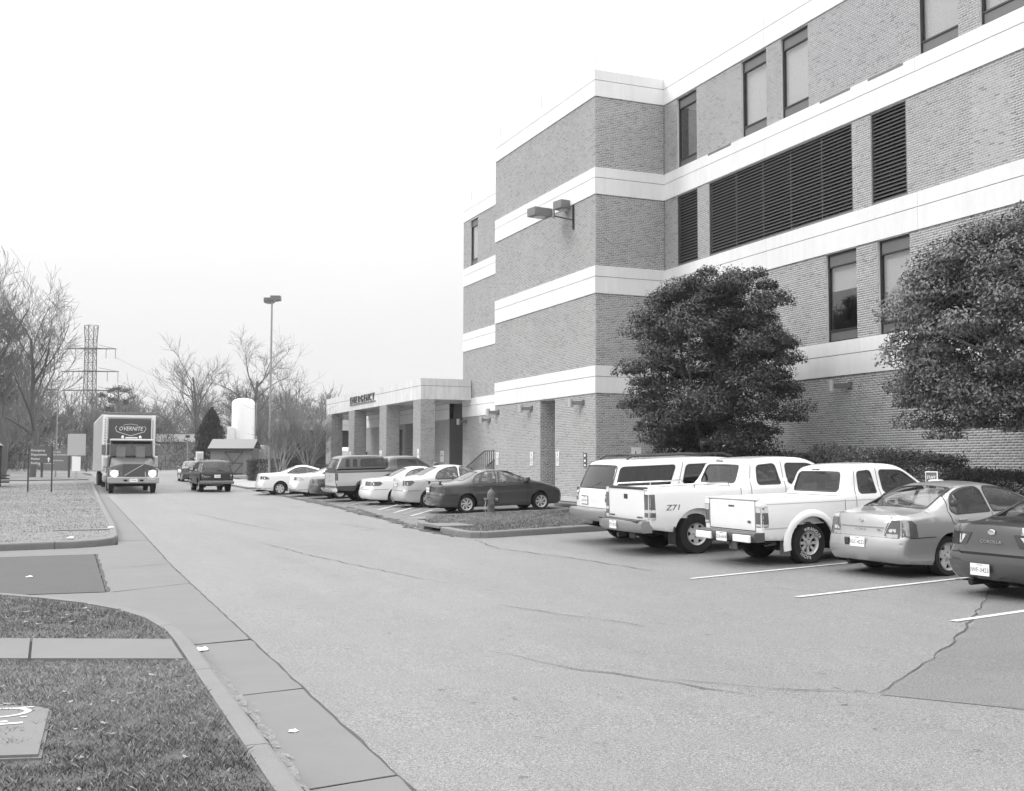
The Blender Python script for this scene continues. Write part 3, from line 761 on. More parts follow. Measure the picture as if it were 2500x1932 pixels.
# low wing beyond the canopy
LW = thing('clinic_wing', 'low single storey wing with pale parapet and dark glazing beyond the canopy', 'building')
def lb(nm, x0, x1, y0, y1, z0, z1, m): mb = MB(); mb.box(x0, x1, y0, y1, z0, z1); return mb.build(nm, m, LW)
lb('wall', 17.5, 42, 92.6, 96, .7, 5.0, mat('wing_dark', .035, .3)); lb('wall', 17.35, 17.5, 92.2, 96, .7, 4.72, mat('wing_brick', .13, .9))
lb('parapet', 17.3, 42, 91.95, 96.1, 4.72, 5.60, mat('parapet_grey', .42, .8)); lb('parapet_joint', 17.31, 42, 91.93, 91.96, 5.15, 5.18, M_['grey_metal'])
for i in range(14):
    x = 17.55+i*1.5; f = lb('window', x, x+.06, 92.4, 92.62, .8, 4.72, M_['dark_metal'])
lb('transom', 17.5, 40, 92.45, 92.6, 2.5, 2.58, M_['dark_metal'])
for x in (18.3, 17.5, 19.0, 19.6, 20.6): lb('roof_vent', x, x+.35, 93.5, 93.9, 5.5, 6.0+.3*((x*7) % 1), M_['mid_metal'])
for x in (18.75, 19.35): mb = MB(); mb.tube([(x, 95, 5.5), (x, 95, 8.2)], .05, 6); mb.build('vent_pipe', M_['mid_metal'], LW)

# wall mounted cylinder lamps
def wall_lamp(label, loc, group='cylinder lamps on the brick wall'):
    t = thing('wall_lamp', label, 'wall lamp', loc, 0, group)
    MB().lathe([(0, .0), (.10, .0), (.10, .34), (0, .34)], n=16).build('lamp_cylinder', M_['light_metal'], t, smooth=40).location = (-.34, .48, -.17)
    mb = MB(); mb.box(-.34, -.02, -.0, .48, -.05, .07, Matrix.Identity(4)); 
    o = MB().box(-.05, .05, 0, .55, -.07, .07, Matrix.Rotation(D2R(32), 4, 'Z')).build('arm', mat('lamp_arm', .13, .6), t); 
    o = MB().box(-.03, 0, -.08, .08, -.11, .11).build('wall_plate', M_['mid_metal'], t)
    return t
wall_lamp('wall lamp nearest the tower corner, right of the tall recess', (XT-.01, 38.75, 4.33))
wall_lamp('wall lamp just left of the tall recess in the tower', (XT-.01, 43.75, 4.33))
wall_lamp('wall lamp at the far left edge of the tower wall', (XT-.01, 47.6, 4.33))
wall_lamp('wall lamp on the recessed wing wall below the white band', (XW-.01, 56.7, 4.35))
wall_lamp('wall lamp at the wing corner beside the canopy', (XW-.01, 60.4, 4.38))
wall_lamp('wall lamp on the main wall between the two evergreen trees', (XM-.01, 26.85, 4.33))

# double floodlight on its bracket
fl = thing('floodlight', 'double box floodlight on a bracket high on the tower wall', 'floodlight', (XT-.01, 39.6, 11.66))
MB().box(-.06, 0, -.045, .045, -.38, .62).build('wall_bar', M_['dark_metal'], fl)
MB().tube([(-.05, 0, 0), (-.55, .75, .28)], .03, 8).build('arm', M_['dark_metal'], fl)
MB().tube([(-.55, .75, .18), (-.55, .75, .55)], .06, 10).build('knuckle', M_['grey_metal'], fl)
for (dx, dy, dz) in ((.42, .05, .55), (-.50, .55, .28)):
    h = MB().bbox(-.42, .42, -.30, .30, 0, .34, .02).build('lamp_head', mat('flood_grey', .19, .55, .1, noise=[(4, .25, 4)]), fl); h.location = (-.50+dx, .55+dy, dz-.02); h.rotation_euler = (0, 0, .15)
    l = MB().lathe([(0, -.07), (.15, -.05), (.25, 0)], n=20).build('lens', M_['light_metal'], h, smooth=50)

# handicap parking plates
def isa(parent, y, z, X, s=1.0):
    mb = MB()
    def ring(cy, cz, r, w, a0, a1, n=14):
        V = []; F = []
        for i in range(n+1):
            t = D2R(a0+(a1-a0)*i/n)
            for rr_ in (r, r-w): V.append((X, y-(cy+rr_*math.cos(t))*s, z+(cz+rr_*math.sin(t))*s))
        for i in range(n): F.append((2*i, 2*i+1, 2*i+3, 2*i+2))
        mb.add(V, F)
    ring(0, .02-.06, .055, .014, -200, 20); ring(-.02, .095, .017, .017, 0, 360, 10)
    for (a, b, c, d) in ((-.028, -.01, -.005, .075), (-.02, .02, .028, .044), (-.02, .03, -.006, .010), (.022, .052, -.045, -.03)):
        mb.box(X-.001, X, y-b*s, y-a*s, z+c*s, z+d*s)
    return mb.build('wheelchair_symbol', M_['letter_dark'], parent)
def plate_pair(label, y, z, X=XT, sq=False):
    t = thing('parking_sign', label, 'wall sign', (0, 0, 0), 0, 'reserved parking plates on the brick wall')
    MB().box(X-.03, X-.012, y-.15, y+.15, z+.0, z+.34).build('plate', M_['plate'], t); isa(t, y, z+.17, X-.032, 1.7)
    MB().box(X-.03, X-.012, y-.15, y+.15, z-.24, z-.03).build('plate', M_['plate'], t)
    text('lettering', 'PENALTY', .062, M_['letter_dark'], frame((X-.032, y, z-.09), (0, -1, 0), (0, 0, 1)), t, ext=.0005)
    text('lettering', '$100-500', .055, M_['letter_dark'], frame((X-.032, y, z-.17), (0, -1, 0), (0, 0, 1)), t, ext=.0005)
plate_pair('wheelchair parking plate at the far left edge of the tower wall', 47.7, 2.15)
plate_pair('wheelchair parking plate left of the tall recess', 43.75, 2.13)
plate_pair('wheelchair parking plate right of the tall recess', 41.1, 2.12)
t = thing('parking_sign', 'three small square plates stacked near the tower corner', 'wall sign')
for z in (2.28, 2.08, 1.92):
    MB().box(XT-.028, XT-.012, 38.46, 38.74, z-.085, z+.085 if z != 1.92 else z+.05).build('plate', M_['letter_grey'], t)
    MB().box(XT-.03, XT-.0285, 38.53, 38.67, z-.045, z+.045 if z != 1.92 else z+.02).build('plate_face', M_['plate'], t)
for lab, X, y, z, w, h in (('white notice on the wall under the canopy, left of the near column', XE, 65.3, 2.5, .35, .45), ('small notice on the front of the near canopy column', 19.14, 59.95, 2.5, .14, .5),
                     ('white notice on the second canopy column from the right', 19.14, 67.6, 2.55, .24, .38), ('white notice on the third canopy column from the right', 19.14, 75.3, 2.55, .24, .4)):
    t = thing('notice', lab, 'notice', (0, 0, 0), 0, 'white notices at the emergency entrance')
    MB().box(X-.03, X-.012, y-w, y+w, z-h, z+h*.55).build('board', M_['plate'], t)
    text('lettering', 'NO\nSMOKING', .12 if w > .2 else .07, M_['letter_dark'], frame((X-.032, y, z), (0, -1, 0), (0, 0, 1)), t, ext=.0005)

# handrail and steps by the wing
rl = thing('handrail', 'dark metal stair railing against the wing wall', 'railing')
zb = gz(20.5, 57)+.05
mb = MB(); 
mb.tube([(21.4, 49.0, zb+1.75), (21.4, 52.6, zb+1.75), (21.4, 55.2, zb+.95)], .03, 6); mb.tube([(21.4, 49.0, zb+1.62), (21.4, 52.6, zb+1.62)], .02, 6)
mb.tube([(20.3, 49.0, zb+1.75), (20.3, 52.6, zb+1.75), (20.3, 55.2, zb+.95)], .03, 6); mb.build('rail', M_['dark_metal'], rl)
for x in (20.3, 21.4):
    for i in range(22):
        yy = 49.05+i*.29; zt = zb+1.75 if yy < 52.6 else zb+1.75-(yy-52.6)/2.6*.8; zf = zb+.75 if yy < 52.6 else zb+.75-(yy-52.6)/2.6*.8
        if yy > 55.2: break
        MB().box(x-.015, x+.015, yy-.012, yy+.012, zf, zt).build('baluster', M_['dark_metal'], rl)
st = thing('entrance_steps', 'concrete steps and landing behind the dark railing', 'steps')
MB().box(20.2, 22.15, 48.2, 52.6, zb-.2, zb+.72).build('landing', M_['concrete'], st)
for i in range(5): MB().box(20.2, 22.15, 52.6+i*.5, 53.1+i*.5, zb-.2, zb+.58-i*.14).build('step', M_['concrete'], st)
# ================================================================== vehicles
def fillet(pts, closed=False, n=5):
    """pts (x, z, cut): round each vertex by a quadratic curve of the given cut length"""
    out = []; N = len(pts)
    for i, p in enumerate(pts):
        c = p[2] if len(p) > 2 else 0
        if (not closed and i in (0, N-1)) or c <= 0: out.append((p[0], p[1])); continue
        a = Vector(pts[i-1][:2]); b = Vector(p[:2]); d = Vector(pts[(i+1) % N][:2])
        c1 = min(c, (a-b).length*.48); c2 = min(c, (d-b).length*.48)
        s = b+(a-b).normalized()*c1; e = b+(d-b).normalized()*c2
        for k in range(n+1):
            t = k/n; q = s*(1-t)**2+b*2*t*(1-t)+e*t*t; out.append((q.x, q.y))
    return out
def resamp(poly, step, closed=False):
    out = []; P = [Vector(p) for p in poly]; n = len(P)
    for i in range(n if closed else n-1):
        a, b = P[i], P[(i+1) % n]; k = max(1, math.ceil((b-a).length/step))
        for j in range(k): out.append(a.lerp(b, j/k))
    if not closed: out.append(P[-1])
    return out
def off_poly(poly, d):
    P = [Vector(p) for p in poly]; n = len(P); A = sum(P[i].x*P[(i+1) % n].y-P[(i+1) % n].x*P[i].y for i in range(n)); s = 1 if A > 0 else -1
    out = []
    for i in range(n):
        e1 = (P[i]-P[i-1]); e2 = (P[(i+1) % n]-P[i])
        if e1.length < 1e-6: e1 = e2
        if e2.length < 1e-6: e2 = e1
        n1 = Vector((e1.y, -e1.x)).normalized()*s; n2 = Vector((e2.y, -e2.x)).normalized()*s
        m = (n1+n2); L = max(.5, m.length/2); m = m.normalized() if m.length > 1e-6 else n1
        out.append(tuple(P[i]+m*d/L))
    return out
def inside(poly, x, y):
    """vectorised point in polygon"""
    c = np.zeros(len(x), bool); n = len(poly)
    for i in range(n):
        x1, y1 = poly[i]; x2, y2 = poly[(i+1) % n]
        if y1 == y2: continue
        k = ((y1 > y) != (y2 > y)) & (x < (x2-x1)*(y-y1)/(y2-y1)+x1); c ^= k
    return c
def cdt(outer, holes=(), step=.08, extra=()):
    """triangulated 2D region with interior points; returns (pts array, faces)"""
    pts = []; ed = []
    def loop(L):
        k = len(pts); n = len(L)
        for p in L: pts.append(Vector(p[:2]))
        ed.extend((k+i, k+(i+1) % n) for i in range(n))
    loop(outer)
    for h in holes: loop(h)
    o = np.array([p[:2] for p in outer]); x0, y0 = o.min(0); x1, y1 = o.max(0)
    gx, gy = np.meshgrid(np.arange(x0+step*.5, x1, step), np.arange(y0+step*.5, y1, step))
    gx = gx.ravel(); gy = gy.ravel()
    if len(extra): gx = np.concatenate([gx, np.array(extra)[:, 0]]); gy = np.concatenate([gy, np.array(extra)[:, 1]])
    k = inside([tuple(q[:2]) for q in outer], gx, gy)
    for h in holes: k &= ~inside([tuple(q[:2]) for q in h], gx, gy)
    # keep away from edges
    gx = gx[k]; gy = gy[k]
    pts += [Vector((a, b)) for a, b in zip(gx, gy)]
    r = delaunay_2d_cdt(pts, ed, [], 0, 1e-4)
    P = np.array([v[:] for v in r[0]]); F = np.array([f for f in r[2] if len(f) == 3])
    c = P[F].mean(1); k = inside([tuple(q[:2]) for q in outer], c[:, 0], c[:, 1])
    for h in holes: k &= ~inside([tuple(q[:2]) for q in h], c[:, 0], c[:, 1])
    return P, F[k]

class Car:
    """body = two side sheets and one wrap sheet around the silhouette; x forward (0 = rear bumper), y left, z up"""
    def __init__(s, sil, L, W, zsec, sill=.22, wheels=None, wr=.31, arch=None, rlo=.07, rhi=.13, belt=.9, bowr=.10, bowf=.16, planr=.05, planf=.07, crown=.03, skip=(), rfun=None):
        s.top = [tuple(p) for p in resamp(fillet(sil), .05)]
        s.T = np.array(s.top); s.L = L; s.hw = W/2; s.zsec = np.array(zsec); s.sill = sill; s.belt = belt
        d = np.linalg.norm(np.diff(s.T, axis=0), axis=1); s.S = np.concatenate([[0], np.cumsum(d)])
        s.bowr, s.bowf, s.planr, s.planf, s.crown, s.rlo, s.rhi = bowr, bowf, planr, planf, crown, rlo, rhi
        s.wheels = wheels; s.wr = wr; s.arch = arch or wr*1.17; s.skip = skip; s._r = rfun
    def r(s, x, z):
        if s._r is not None: return s._r(x, z)
        t = np.clip((z-s.belt)/.25, 0, 1); return s.rlo+(s.rhi-s.rlo)*t
    def w0(s, x, z):
        q = np.interp(z, s.zsec[:, 0], s.zsec[:, 1])
        xm = s.L/2; u = (x-xm)/xm
        p = 1 - np.where(u > 0, s.planf*np.abs(u)**5, s.planr*np.abs(u)**5)
        return s.hw*q*p
    def near(s, x, z):
        """distance to the silhouette and the radius there"""
        P = np.stack([x, z], 1); A = s.T[:-1]; B = s.T[1:]; AB = B-A
        best = np.full(len(P), 9.); bx = np.zeros(len(P)); bz = np.zeros(len(P))
        L2 = (AB**2).sum(1)
        for i in range(len(A)):
            t = np.clip(((P-A[i])@AB[i])/max(L2[i], 1e-12), 0, 1); Q = A[i]+t[:, None]*AB[i]; d = np.hypot(*(P-Q).T)
            k = d < best; best[k] = d[k]; bx[k] = Q[k, 0]; bz[k] = Q[k, 1]
        return best, s.r(bx, bz)
    def side(s, x, z, off=0.0):
        x = np.asarray(x, float); z = np.asarray(z, float)
        d, r = s.near(x, z); dd = np.minimum(d, r)
        y = s.w0(x, z) - r + np.sqrt(np.maximum(0, r*r-(r-dd)**2))
        lo = np.clip((s.sill+.10-z)/.10, 0, 1); y = y-.03*lo**2
        return y+off
    def warp(s, V):
        V = np.array(V, float); x = V[:, 0]; y = np.abs(V[:, 1])/s.hw
        wr = np.clip((.42*s.L-x)/(.42*s.L), 0, 1)**2; wf = np.clip((x-.55*s.L)/(.45*s.L), 0, 1)**2
        V[:, 0] = x + s.bowr*wr*y**3 - s.bowf*wf*y**3
        return V
    def sheet_side(s, outer, holes=(), sgn=1, off=0.0, step=.08, extra=()):
        P, F = cdt(outer, holes, step, extra)
        y = s.side(P[:, 0], P[:, 1], off)*sgn
        V = s.warp(np.stack([P[:, 0], y, P[:, 1]], 1))
        return V, (F if sgn < 0 else F[:, ::-1])
    def wrap_pt(s, ss, y, off=0.0):
        """ss: arc length along the silhouette, y: across"""
        ss = np.asarray(ss, float); y = np.asarray(y, float)
        x = np.interp(ss, s.S, s.T[:, 0]); z = np.interp(ss, s.S, s.T[:, 1]); e = .03
        x2 = np.interp(np.minimum(ss+e, s.S[-1]), s.S, s.T[:, 0])-np.interp(np.maximum(ss-e, 0), s.S, s.T[:, 0]); z2 = np.interp(np.minimum(ss+e, s.S[-1]), s.S, s.T[:, 1])-np.interp(np.maximum(ss-e, 0), s.S, s.T[:, 1])
        n = np.maximum(np.hypot(x2, z2), 1e-9); nx, nz = -z2/n, x2/n
        w = s.wedge(ss)
        c = s.crown*(1-np.minimum(1, np.abs(y)/w)**2) + off
        return s.warp(np.stack([x+nx*c, y, z+nz*c], 1))
    def wedge(s, ss):
        x = np.interp(ss, s.S, s.T[:, 0]); z = np.interp(ss, s.S, s.T[:, 1]); lo = np.clip((s.sill+.10-z)/.10, 0, 1)
        return s.w0(x, z)-s.r(x, z)-.03*lo**2
    def s_at(s, x, z):
        d = np.hypot(s.T[:, 0]-x, s.T[:, 1]-z); i = int(d.argmin()); best = (9, 0)
        for j in (i-1, i):
            if 0 <= j < len(s.T)-1:
                A = s.T[j]; B = s.T[j+1]; AB = B-A; t = np.clip((np.array([x, z])-A)@AB/max(1e-12, AB@AB), 0, 1); Q = A+t*AB; dd = np.hypot(*(Q-[x, z]))
                if dd < best[0]: best = (dd, s.S[j]+t*np.sqrt(AB@AB))
        return best[1]
    def s_rear(s, z):
        """arc length on the rear face at height z"""
        for i in range(len(s.T)-1):
            if s.T[i, 1] <= z <= s.T[i+1, 1]: return s.S[i]+(s.S[i+1]-s.S[i])*(z-s.T[i, 1])/max(1e-9, s.T[i+1, 1]-s.T[i, 1])
        return s.S[int(np.argmax(s.T[:, 1]))]
    def sheet_wrap(s, poly, off=0.0, step=.1, holes=()):
        P, F = cdt(poly, holes, step); V = s.wrap_pt(P[:, 0], P[:, 1], off)
        return V, F
    def bottom(s):
        """lower outline with wheel arches from front to rear"""
        xf = s.T[-1, 0]; xr = s.T[0, 0]; out = []
        za = s.sill
        for xc in sorted(s.wheels, reverse=True):
            R_ = s.arch; zc = s.wr; dz = za-zc; h = math.sqrt(max(0, R_*R_-dz*dz)); a0 = math.atan2(dz, h); n = 16
            for i in range(n+1):
                t = a0+(math.pi-2*a0)*i/n; out.append((xc+R_*math.cos(t), zc+R_*math.sin(t)))
        return out
    def body(s, parent, m, side_holes=(), wrap_holes=(), name='body', step=.085):
        b = s.bottom(); outer = s.top + b
        outer = [tuple(p) for p in outer]
        ex = []
        T = s.T
        for i in range(0, len(T)-1):
            dv = T[i+1]-T[i]; n = np.array([dv[1], -dv[0]])/max(1e-9, np.hypot(*dv)); rr_ = float(s.r(T[i, 0], T[i, 1]))
            for q in (.10, .34, .68, 1.05):
                p = T[i]+dv*.5+n*rr_*q; ex.append(p)
        ex = np.array(ex); d, _ = s.near(ex[:, 0], ex[:, 1]); rr_ = np.array([float(s.r(T[i, 0], T[i, 1]))*q for i in range(len(T)-1) for q in (.10, .34, .68, 1.05)])
        ex = ex[(d > rr_*.85)]
        Vs = []; Fs = []; k = 0
        for sg in (1, -1):
            V, F = s.sheet_side(outer, side_holes, sg, 0, step, ex); Vs.append(V); Fs.append(F+k); k += len(V)
        # wrap sheet in pieces between the skipped ranges
        rng = []; a = 0.0
        for (u, v) in sorted(s.skip): rng.append((a, u)); a = v
        rng.append((a, s.S[-1]))
        for (u, v) in rng:
            idx = [i for i in range(len(s.S)) if u-1e-6 <= s.S[i] <= v+1e-6]
            ss = s.S[idx]; w = s.wedge(ss)
            poly = [(p, q) for p, q in zip(ss, w)] + [(p, -q) for p, q in zip(ss[::-1], w[::-1])]
            hs = [h for h in wrap_holes if u-.01 < min(p[0] for p in h) and max(p[0] for p in h) < v+.01]
            P, F = cdt(poly, hs, .12); V = s.wrap_pt(P[:, 0], P[:, 1]); Vs.append(V); Fs.append(F[:, ::-1]*1+k); k += len(V)
        V = np.concatenate(Vs); F = np.concatenate(Fs)
        o = mesh_obj(name, V.tolist(), F.tolist(), m, parent)
        bm = bmesh.new(); bm.from_mesh(o.data); bmesh.ops.remove_doubles(bm, verts=bm.verts, dist=.0015); bmesh.ops.recalc_face_normals(bm, faces=bm.faces); bm.to_mesh(o.data); bm.free()
        o.data.polygons.foreach_set('use_smooth', [True]*len(o.data.polygons)); o.data.set_sharp_from_angle(angle=D2R(42))
        return o
    def obj(s, name, VF, m, parent, smooth=40):
        V, F = VF; return mesh_obj(name, V.tolist(), F.tolist(), m, parent, smooth)
    def side_patch(s, name, poly, m, parent, off=.004, sides=(1, -1), holes=(), step=.07):
        out = []
        for sg in sides: out.append(s.obj(name, s.sheet_side([tuple(p) for p in resamp(poly, .06, True)], holes, sg, off, step), m, parent))
        return out
    def wrap_patch(s, name, poly, m, parent, off=.004, mirror=False, holes=()):
        out = [s.obj(name, s.sheet_wrap([tuple(p) for p in resamp(poly, .07, True)], off, .08, holes), m, parent)]
        if mirror: out.append(s.obj(name, s.sheet_wrap([(p[0], -p[1]) for p in [tuple(q) for q in resamp(poly, .07, True)]], off, .08), m, parent))
        return out
    def seam(s, pts, m, parent, w=.011, sides=(1, -1), name='panel_gap'):
        for sg in sides:
            P = resamp(pts, .06); V = []; F = []
            for i, p in enumerate(P):
                d = (P[min(i+1, len(P)-1)]-P[max(i-1, 0)]).normalized(); n = Vector((-d.y, d.x))*w/2
                V += [tuple(p+n), tuple(p-n)]
            A = np.array(V); y = s.side(A[:, 0], A[:, 1], .0025)*sg; VV = s.warp(np.stack([A[:, 0], y, A[:, 1]], 1))
            F = [(2*i, 2*i+1, 2*i+3, 2*i+2) for i in range(len(P)-1)]
            mesh_obj(name, VV.tolist(), F, m, parent)
    def wseam(s, pts, m, parent, w=.012, name='panel_gap'):
        P = resamp(pts, .06); V = []
        for i, p in enumerate(P):
            d = (P[min(i+1, len(P)-1)]-P[max(i-1, 0)]).normalized(); n = Vector((-d.y, d.x))*w/2; V += [tuple(p+n), tuple(p-n)]
        A = np.array(V); VV = s.wrap_pt(A[:, 0], A[:, 1], .003); F = [(2*i, 2*i+1, 2*i+3, 2*i+2) for i in range(len(P)-1)]
        return mesh_obj(name, VV.tolist(), F, m, parent)
    def window(s, poly, glass, trim, parent, name='side_window', tw=.022):
        for sg in (1, -1):
            p = [tuple(q) for q in resamp(poly, .06, True)]
            g = s.obj(name, s.sheet_side(p, (), sg, -.006, .1), glass, parent)
            s.obj('trim', s.sheet_side(off_poly(p, tw), [off_poly(p, -.004)], sg, .002, .5), trim, g)
    def wwindow(s, poly, glass, trim, parent, name='rear_window', tw=.03):
        p = [tuple(q) for q in resamp(poly, .08, True)]
        g = s.obj(name, s.sheet_wrap(p, -.006, .12), glass, parent)
        s.obj('trim', s.sheet_wrap(off_poly(p, tw), .003, .5, [off_poly(p, -.004)]), trim, g)
        return g

wheel_cache = {}
def rim_shape(style, R_):
    """holes in a wheel face of radius R_"""
    H = []
    def blob(a0, a1, r0, r1, n=5):
        P = []
        for i in range(n+1): t = a0+(a1-a0)*i/n; P.append((r1*math.cos(t), r1*math.sin(t)))
        for i in range(n+1): t = a1+(a0-a1)*i/n*1.0; P.append((r0*math.cos((a0+a1)/2+(t-(a0+a1)/2)*.55), r0*math.sin((a0+a1)/2+(t-(a0+a1)/2)*.55)))
        return P
    n, f, r0, r1 = {'five': (5, .40, .56, .86), 'six': (6, .50, .60, .88), 'swirl': (7, .55, .36, .84), 'eight': (8, .60, .42, .84), 'steel': (8, .30, .60, .74), 'ten': (10, .45, .45, .86)}[style]
    for i in range(n):
        a = 2*math.pi*i/n; w = 2*math.pi/n*f/2
        P = blob(a-w, a+w, r0*R_, r1*R_)
        if style == 'swirl': P = [(x*math.cos(q)-y*math.sin(q), x*math.sin(q)+y*math.cos(q)) for x, y in P for q in [math.hypot(x, y)/R_*1.1]]
        H.append(P)
    return H
def wheel(parent, x, y, R_, w, style='five', rim=None, rimr=.62, sgn=-1, letters=False):
    """sgn -1: the outer face looks to -y"""
    key = (R_, w, style, rim.name, rimr, letters)
    if key in wheel_cache:
        root = copy_tree(wheel_cache[key], parent)
    else:
        rr_ = R_*rimr
        prof = [(rr_*.96, -.01), (rr_, .0), (R_*.90, -.018), (R_*.965, .012), (R_, .045), (R_, w-.045), (R_*.965, w-.012), (R_*.9, w+.01), (rr_, w-.01), (rr_*.8, w-.02)]
        root = MB().lathe(prof, 'Y', 40).build('wheel', M_['rubber'], parent, smooth=50)
        # tread grooves
        mb = MB()
        mb.lathe([(0, w*.5), (rr_*1.0, w*.5)], 'Y', 24); mb.build('wheel_back', M_['black'], root)
        P, F = cdt([(rr_*math.cos(2*math.pi*i/36), rr_*math.sin(2*math.pi*i/36)) for i in range(36)], rim_shape(style, rr_), .05)
        dish = lambda r: .018+.030*np.clip(1-(r/rr_)**2, 0, 1)*(-.2 if style == 'steel' else .4)
        rad = np.hypot(P[:, 0], P[:, 1]); V = np.stack([P[:, 0], .012 + (.03 if style in ('steel', 'eight') else .012)*(1-(rad/rr_)) - .012*(rad < rr_*.3), P[:, 1]], 1)
        k = len(V); V2 = V.copy(); V2[:, 1] += .03
        # rim face with thickness along hole edges
        Fl = F.tolist(); be = {}
        for f in Fl:
            for i in range(3):
                e = (f[i], f[(i+1) % 3]); be[e] = 1
        walls = [(e[1], e[0], e[0]+k, e[1]+k) for e in be if (e[1], e[0]) not in be]
        o = mesh_obj('rim', np.concatenate([V, V2]).tolist(), Fl+walls, rim, root, 40); fix_normals(o)
        MB().lathe([(rr_*1.0, .0), (rr_*1.03, -.012), (rr_*.93, .0), (rr_*.9, .05)], 'Y', 36).build('rim_lip', rim, root, smooth=60)
        hb = MB().lathe([(0, -.006), (rr_*.17, -.004), (rr_*.2, .02)], 'Y', 16); hb.build('hub_cap', rim if style != 'steel' else M_['mid_metal'], root, smooth=50)
        mb = MB()
        for i in range(5):
            a = 2*math.pi*(i+.5)/5; mb.lathe([(0, .006), (.013, .007), (.013, .02)], 'Y', 6, Matrix.Translation((rr_*.3*math.cos(a), 0, rr_*.3*math.sin(a))))
        mb.build('wheel_nuts', M_['mid_metal'], root)
        if letters:
            for wd, a_mid in (('WRANGLER', 90), ('RADIAL', -90)):
                me = text_mesh(wd, .085, .002, xs=.9).copy(); r0 = rr_*1.22
                for v in me.vertices:
                    t = D2R(a_mid)-v.co.x/r0*(1) ; rr2 = r0+v.co.y
                    if a_mid < 0: t = D2R(a_mid)-v.co.x/r0
                    v.co = (rr2*math.cos(t), -.012, rr2*math.sin(t))
                me.materials.append(M_['plate']); ob = bpy.data.objects.new('lettering', me); COL.objects.link(ob); ob.parent = root
        wheel_cache[key] = root
    if sgn > 0: root.location = (x, y, R_); root.rotation_euler = (0, R.uniform(0, 1), math.pi)
    else: root.location = (x, y, R_); root.rotation_euler = (0, R.uniform(0, 1), 0)
    return root

def seat(parent, x, y, w=.5, m=None, h=.62):
    mb = MB(); mb.bbox(x-.25, x+.27, y-w/2, y+w/2, .32, .50, .05)
    M = Matrix.Translation((x-.27, y, .45)) @ Matrix.Rotation(D2R(-14), 4, 'Y'); mb.bbox(-.07, .07, -w/2, w/2, 0, h, .05, M)
    if w < .7: mb.bbox(-.05, .05, -.13, .13, h+.02, h+.2, .04, M)
    else:
        for q in (-.38, .38): mb.bbox(-.05, .05, q-.13, q+.13, h, h+.13, .04, M)
    return mb.build('seat', m or mat('seat_fabric', .22, .9), parent)

def finish(car, t, wheels_style, rim, rimr, tw, track, seats=None, floorz=.30, dash=None, letters=False, far_arch=True, seat_m=None):
    """wheels, wheel wells, floor, seats"""
    for x in car.wheels:
        for sg in (-1, 1):
            wheel(t, x, sg*(track/2+tw/2), car.wr, tw, wheels_style, rim, rimr, sg, letters)
            R_ = car.arch+.012; n = 14; V = []; F = []
            for i in range(n+1):
                a = math.pi*(-.08+1.16*i/n); X, Z = x+R_*math.cos(a), car.wr+R_*math.sin(a)
                yo = float(car.side([X], [max(Z, car.sill+.02)])[0])-.006
                V += [(X, sg*yo, Z), (X, sg*(track/2-tw*.9), Z)]
            for i in range(n): F.append((2*i, 2*i+1, 2*i+3, 2*i+2))
            k = len(V); V += [(x+R_*math.cos(math.pi*i/n), sg*(track/2-tw*.9), car.wr+R_*math.sin(math.pi*i/n)) for i in range(n+1)]; F.append(tuple(range(k, k+n+1)))
            mesh_obj('wheel_well', car.warp(V).tolist(), F, M_['black'], t)
    # floor pan follows the sill width, set low to block light beneath
    xs = np.linspace(car.T[0, 0]+.05, car.T[-1, 0]-.05, 12); w = car.side(xs, np.full(12, car.sill+.04))-.02
    for x in car.wheels: w = np.where(np.abs(xs-x) < car.arch+.1, track/2-tw*.9, w)
    V = [(x, q, floorz) for x, q in zip(xs, w)] + [(x, -q, floorz) for x, q in zip(xs, w)]
    F = [(i, i+1, 12+i+1, 12+i) for i in range(11)]
    mesh_obj('floor_pan', V, F, M_['black'], t)
    mb = MB(); x0, x1 = min(car.wheels), max(car.wheels)  # axles, frame and pipe, added low to block light and deepen shade below
    for x in (x0, x1): mb.tube([(x, -track/2+.1, car.wr), (x, track/2-.1, car.wr)], .05, 6)
    mb.box(x0-.3, x1+.2, -.12, .12, car.sill-.04, floorz); mb.tube([(x0-.9, .38, car.sill-.0), (x0+.8, .30, car.sill-.0)], .045, 8)
    mb.box(car.T[0, 0]+.25, x0-.4, -.45, .25, car.sill-.02, floorz)
    mb.build('chassis_blocker', M_['rubber'], t)
    for q in (seats or []): seat(t, *q, m=seat_m)
    if dash: MB().bbox(dash, dash+.45, -car.hw*.8, car.hw*.8, .55, car.belt-.04, .06).build('dashboard', M_['mid_metal'], t)

def plate(t, M, s, fr=None, w=.305, h=.155):
    p = MB().box(-w/2, w/2, -h/2, h/2, -.003, .003, M).build('number_plate', M_['plate'], t)
    text('lettering', s, .085, M_['letter_dark'], M @ Matrix.Translation((0, -.008, .004)), p, ext=.0005, xs=.85)
    text('lettering', 'VIRGINIA', .022, M_['letter_grey'], M @ Matrix.Translation((0, .06, .004)), p, ext=.0005)
    return p
def rearM(x, y, z, tilt=0.0):
    """a frame on the rear face looking backwards: reading direction is -y"""
    return frame((x, y, z), (0, -1, 0), (math.sin(tilt), 0, math.cos(tilt)))
def mirror(t, x, y, z, m, face=None, s=1.0):
    for sg in (1, -1):
        o = MB().bbox(-.08*s, .07*s, 0, .20*s, -.07*s, .08*s, .035*s).build('wing_mirror', m, t, smooth=60)
        o.location = (x, sg*(y-.0), z)
        if sg < 0: o.scale = (1, -1, 1)
        g = MB().box(-.083*s, -.079*s, .03*s, .17*s, -.045*s, .055*s).build('mirror_glass', face or M_['chrome'], o)
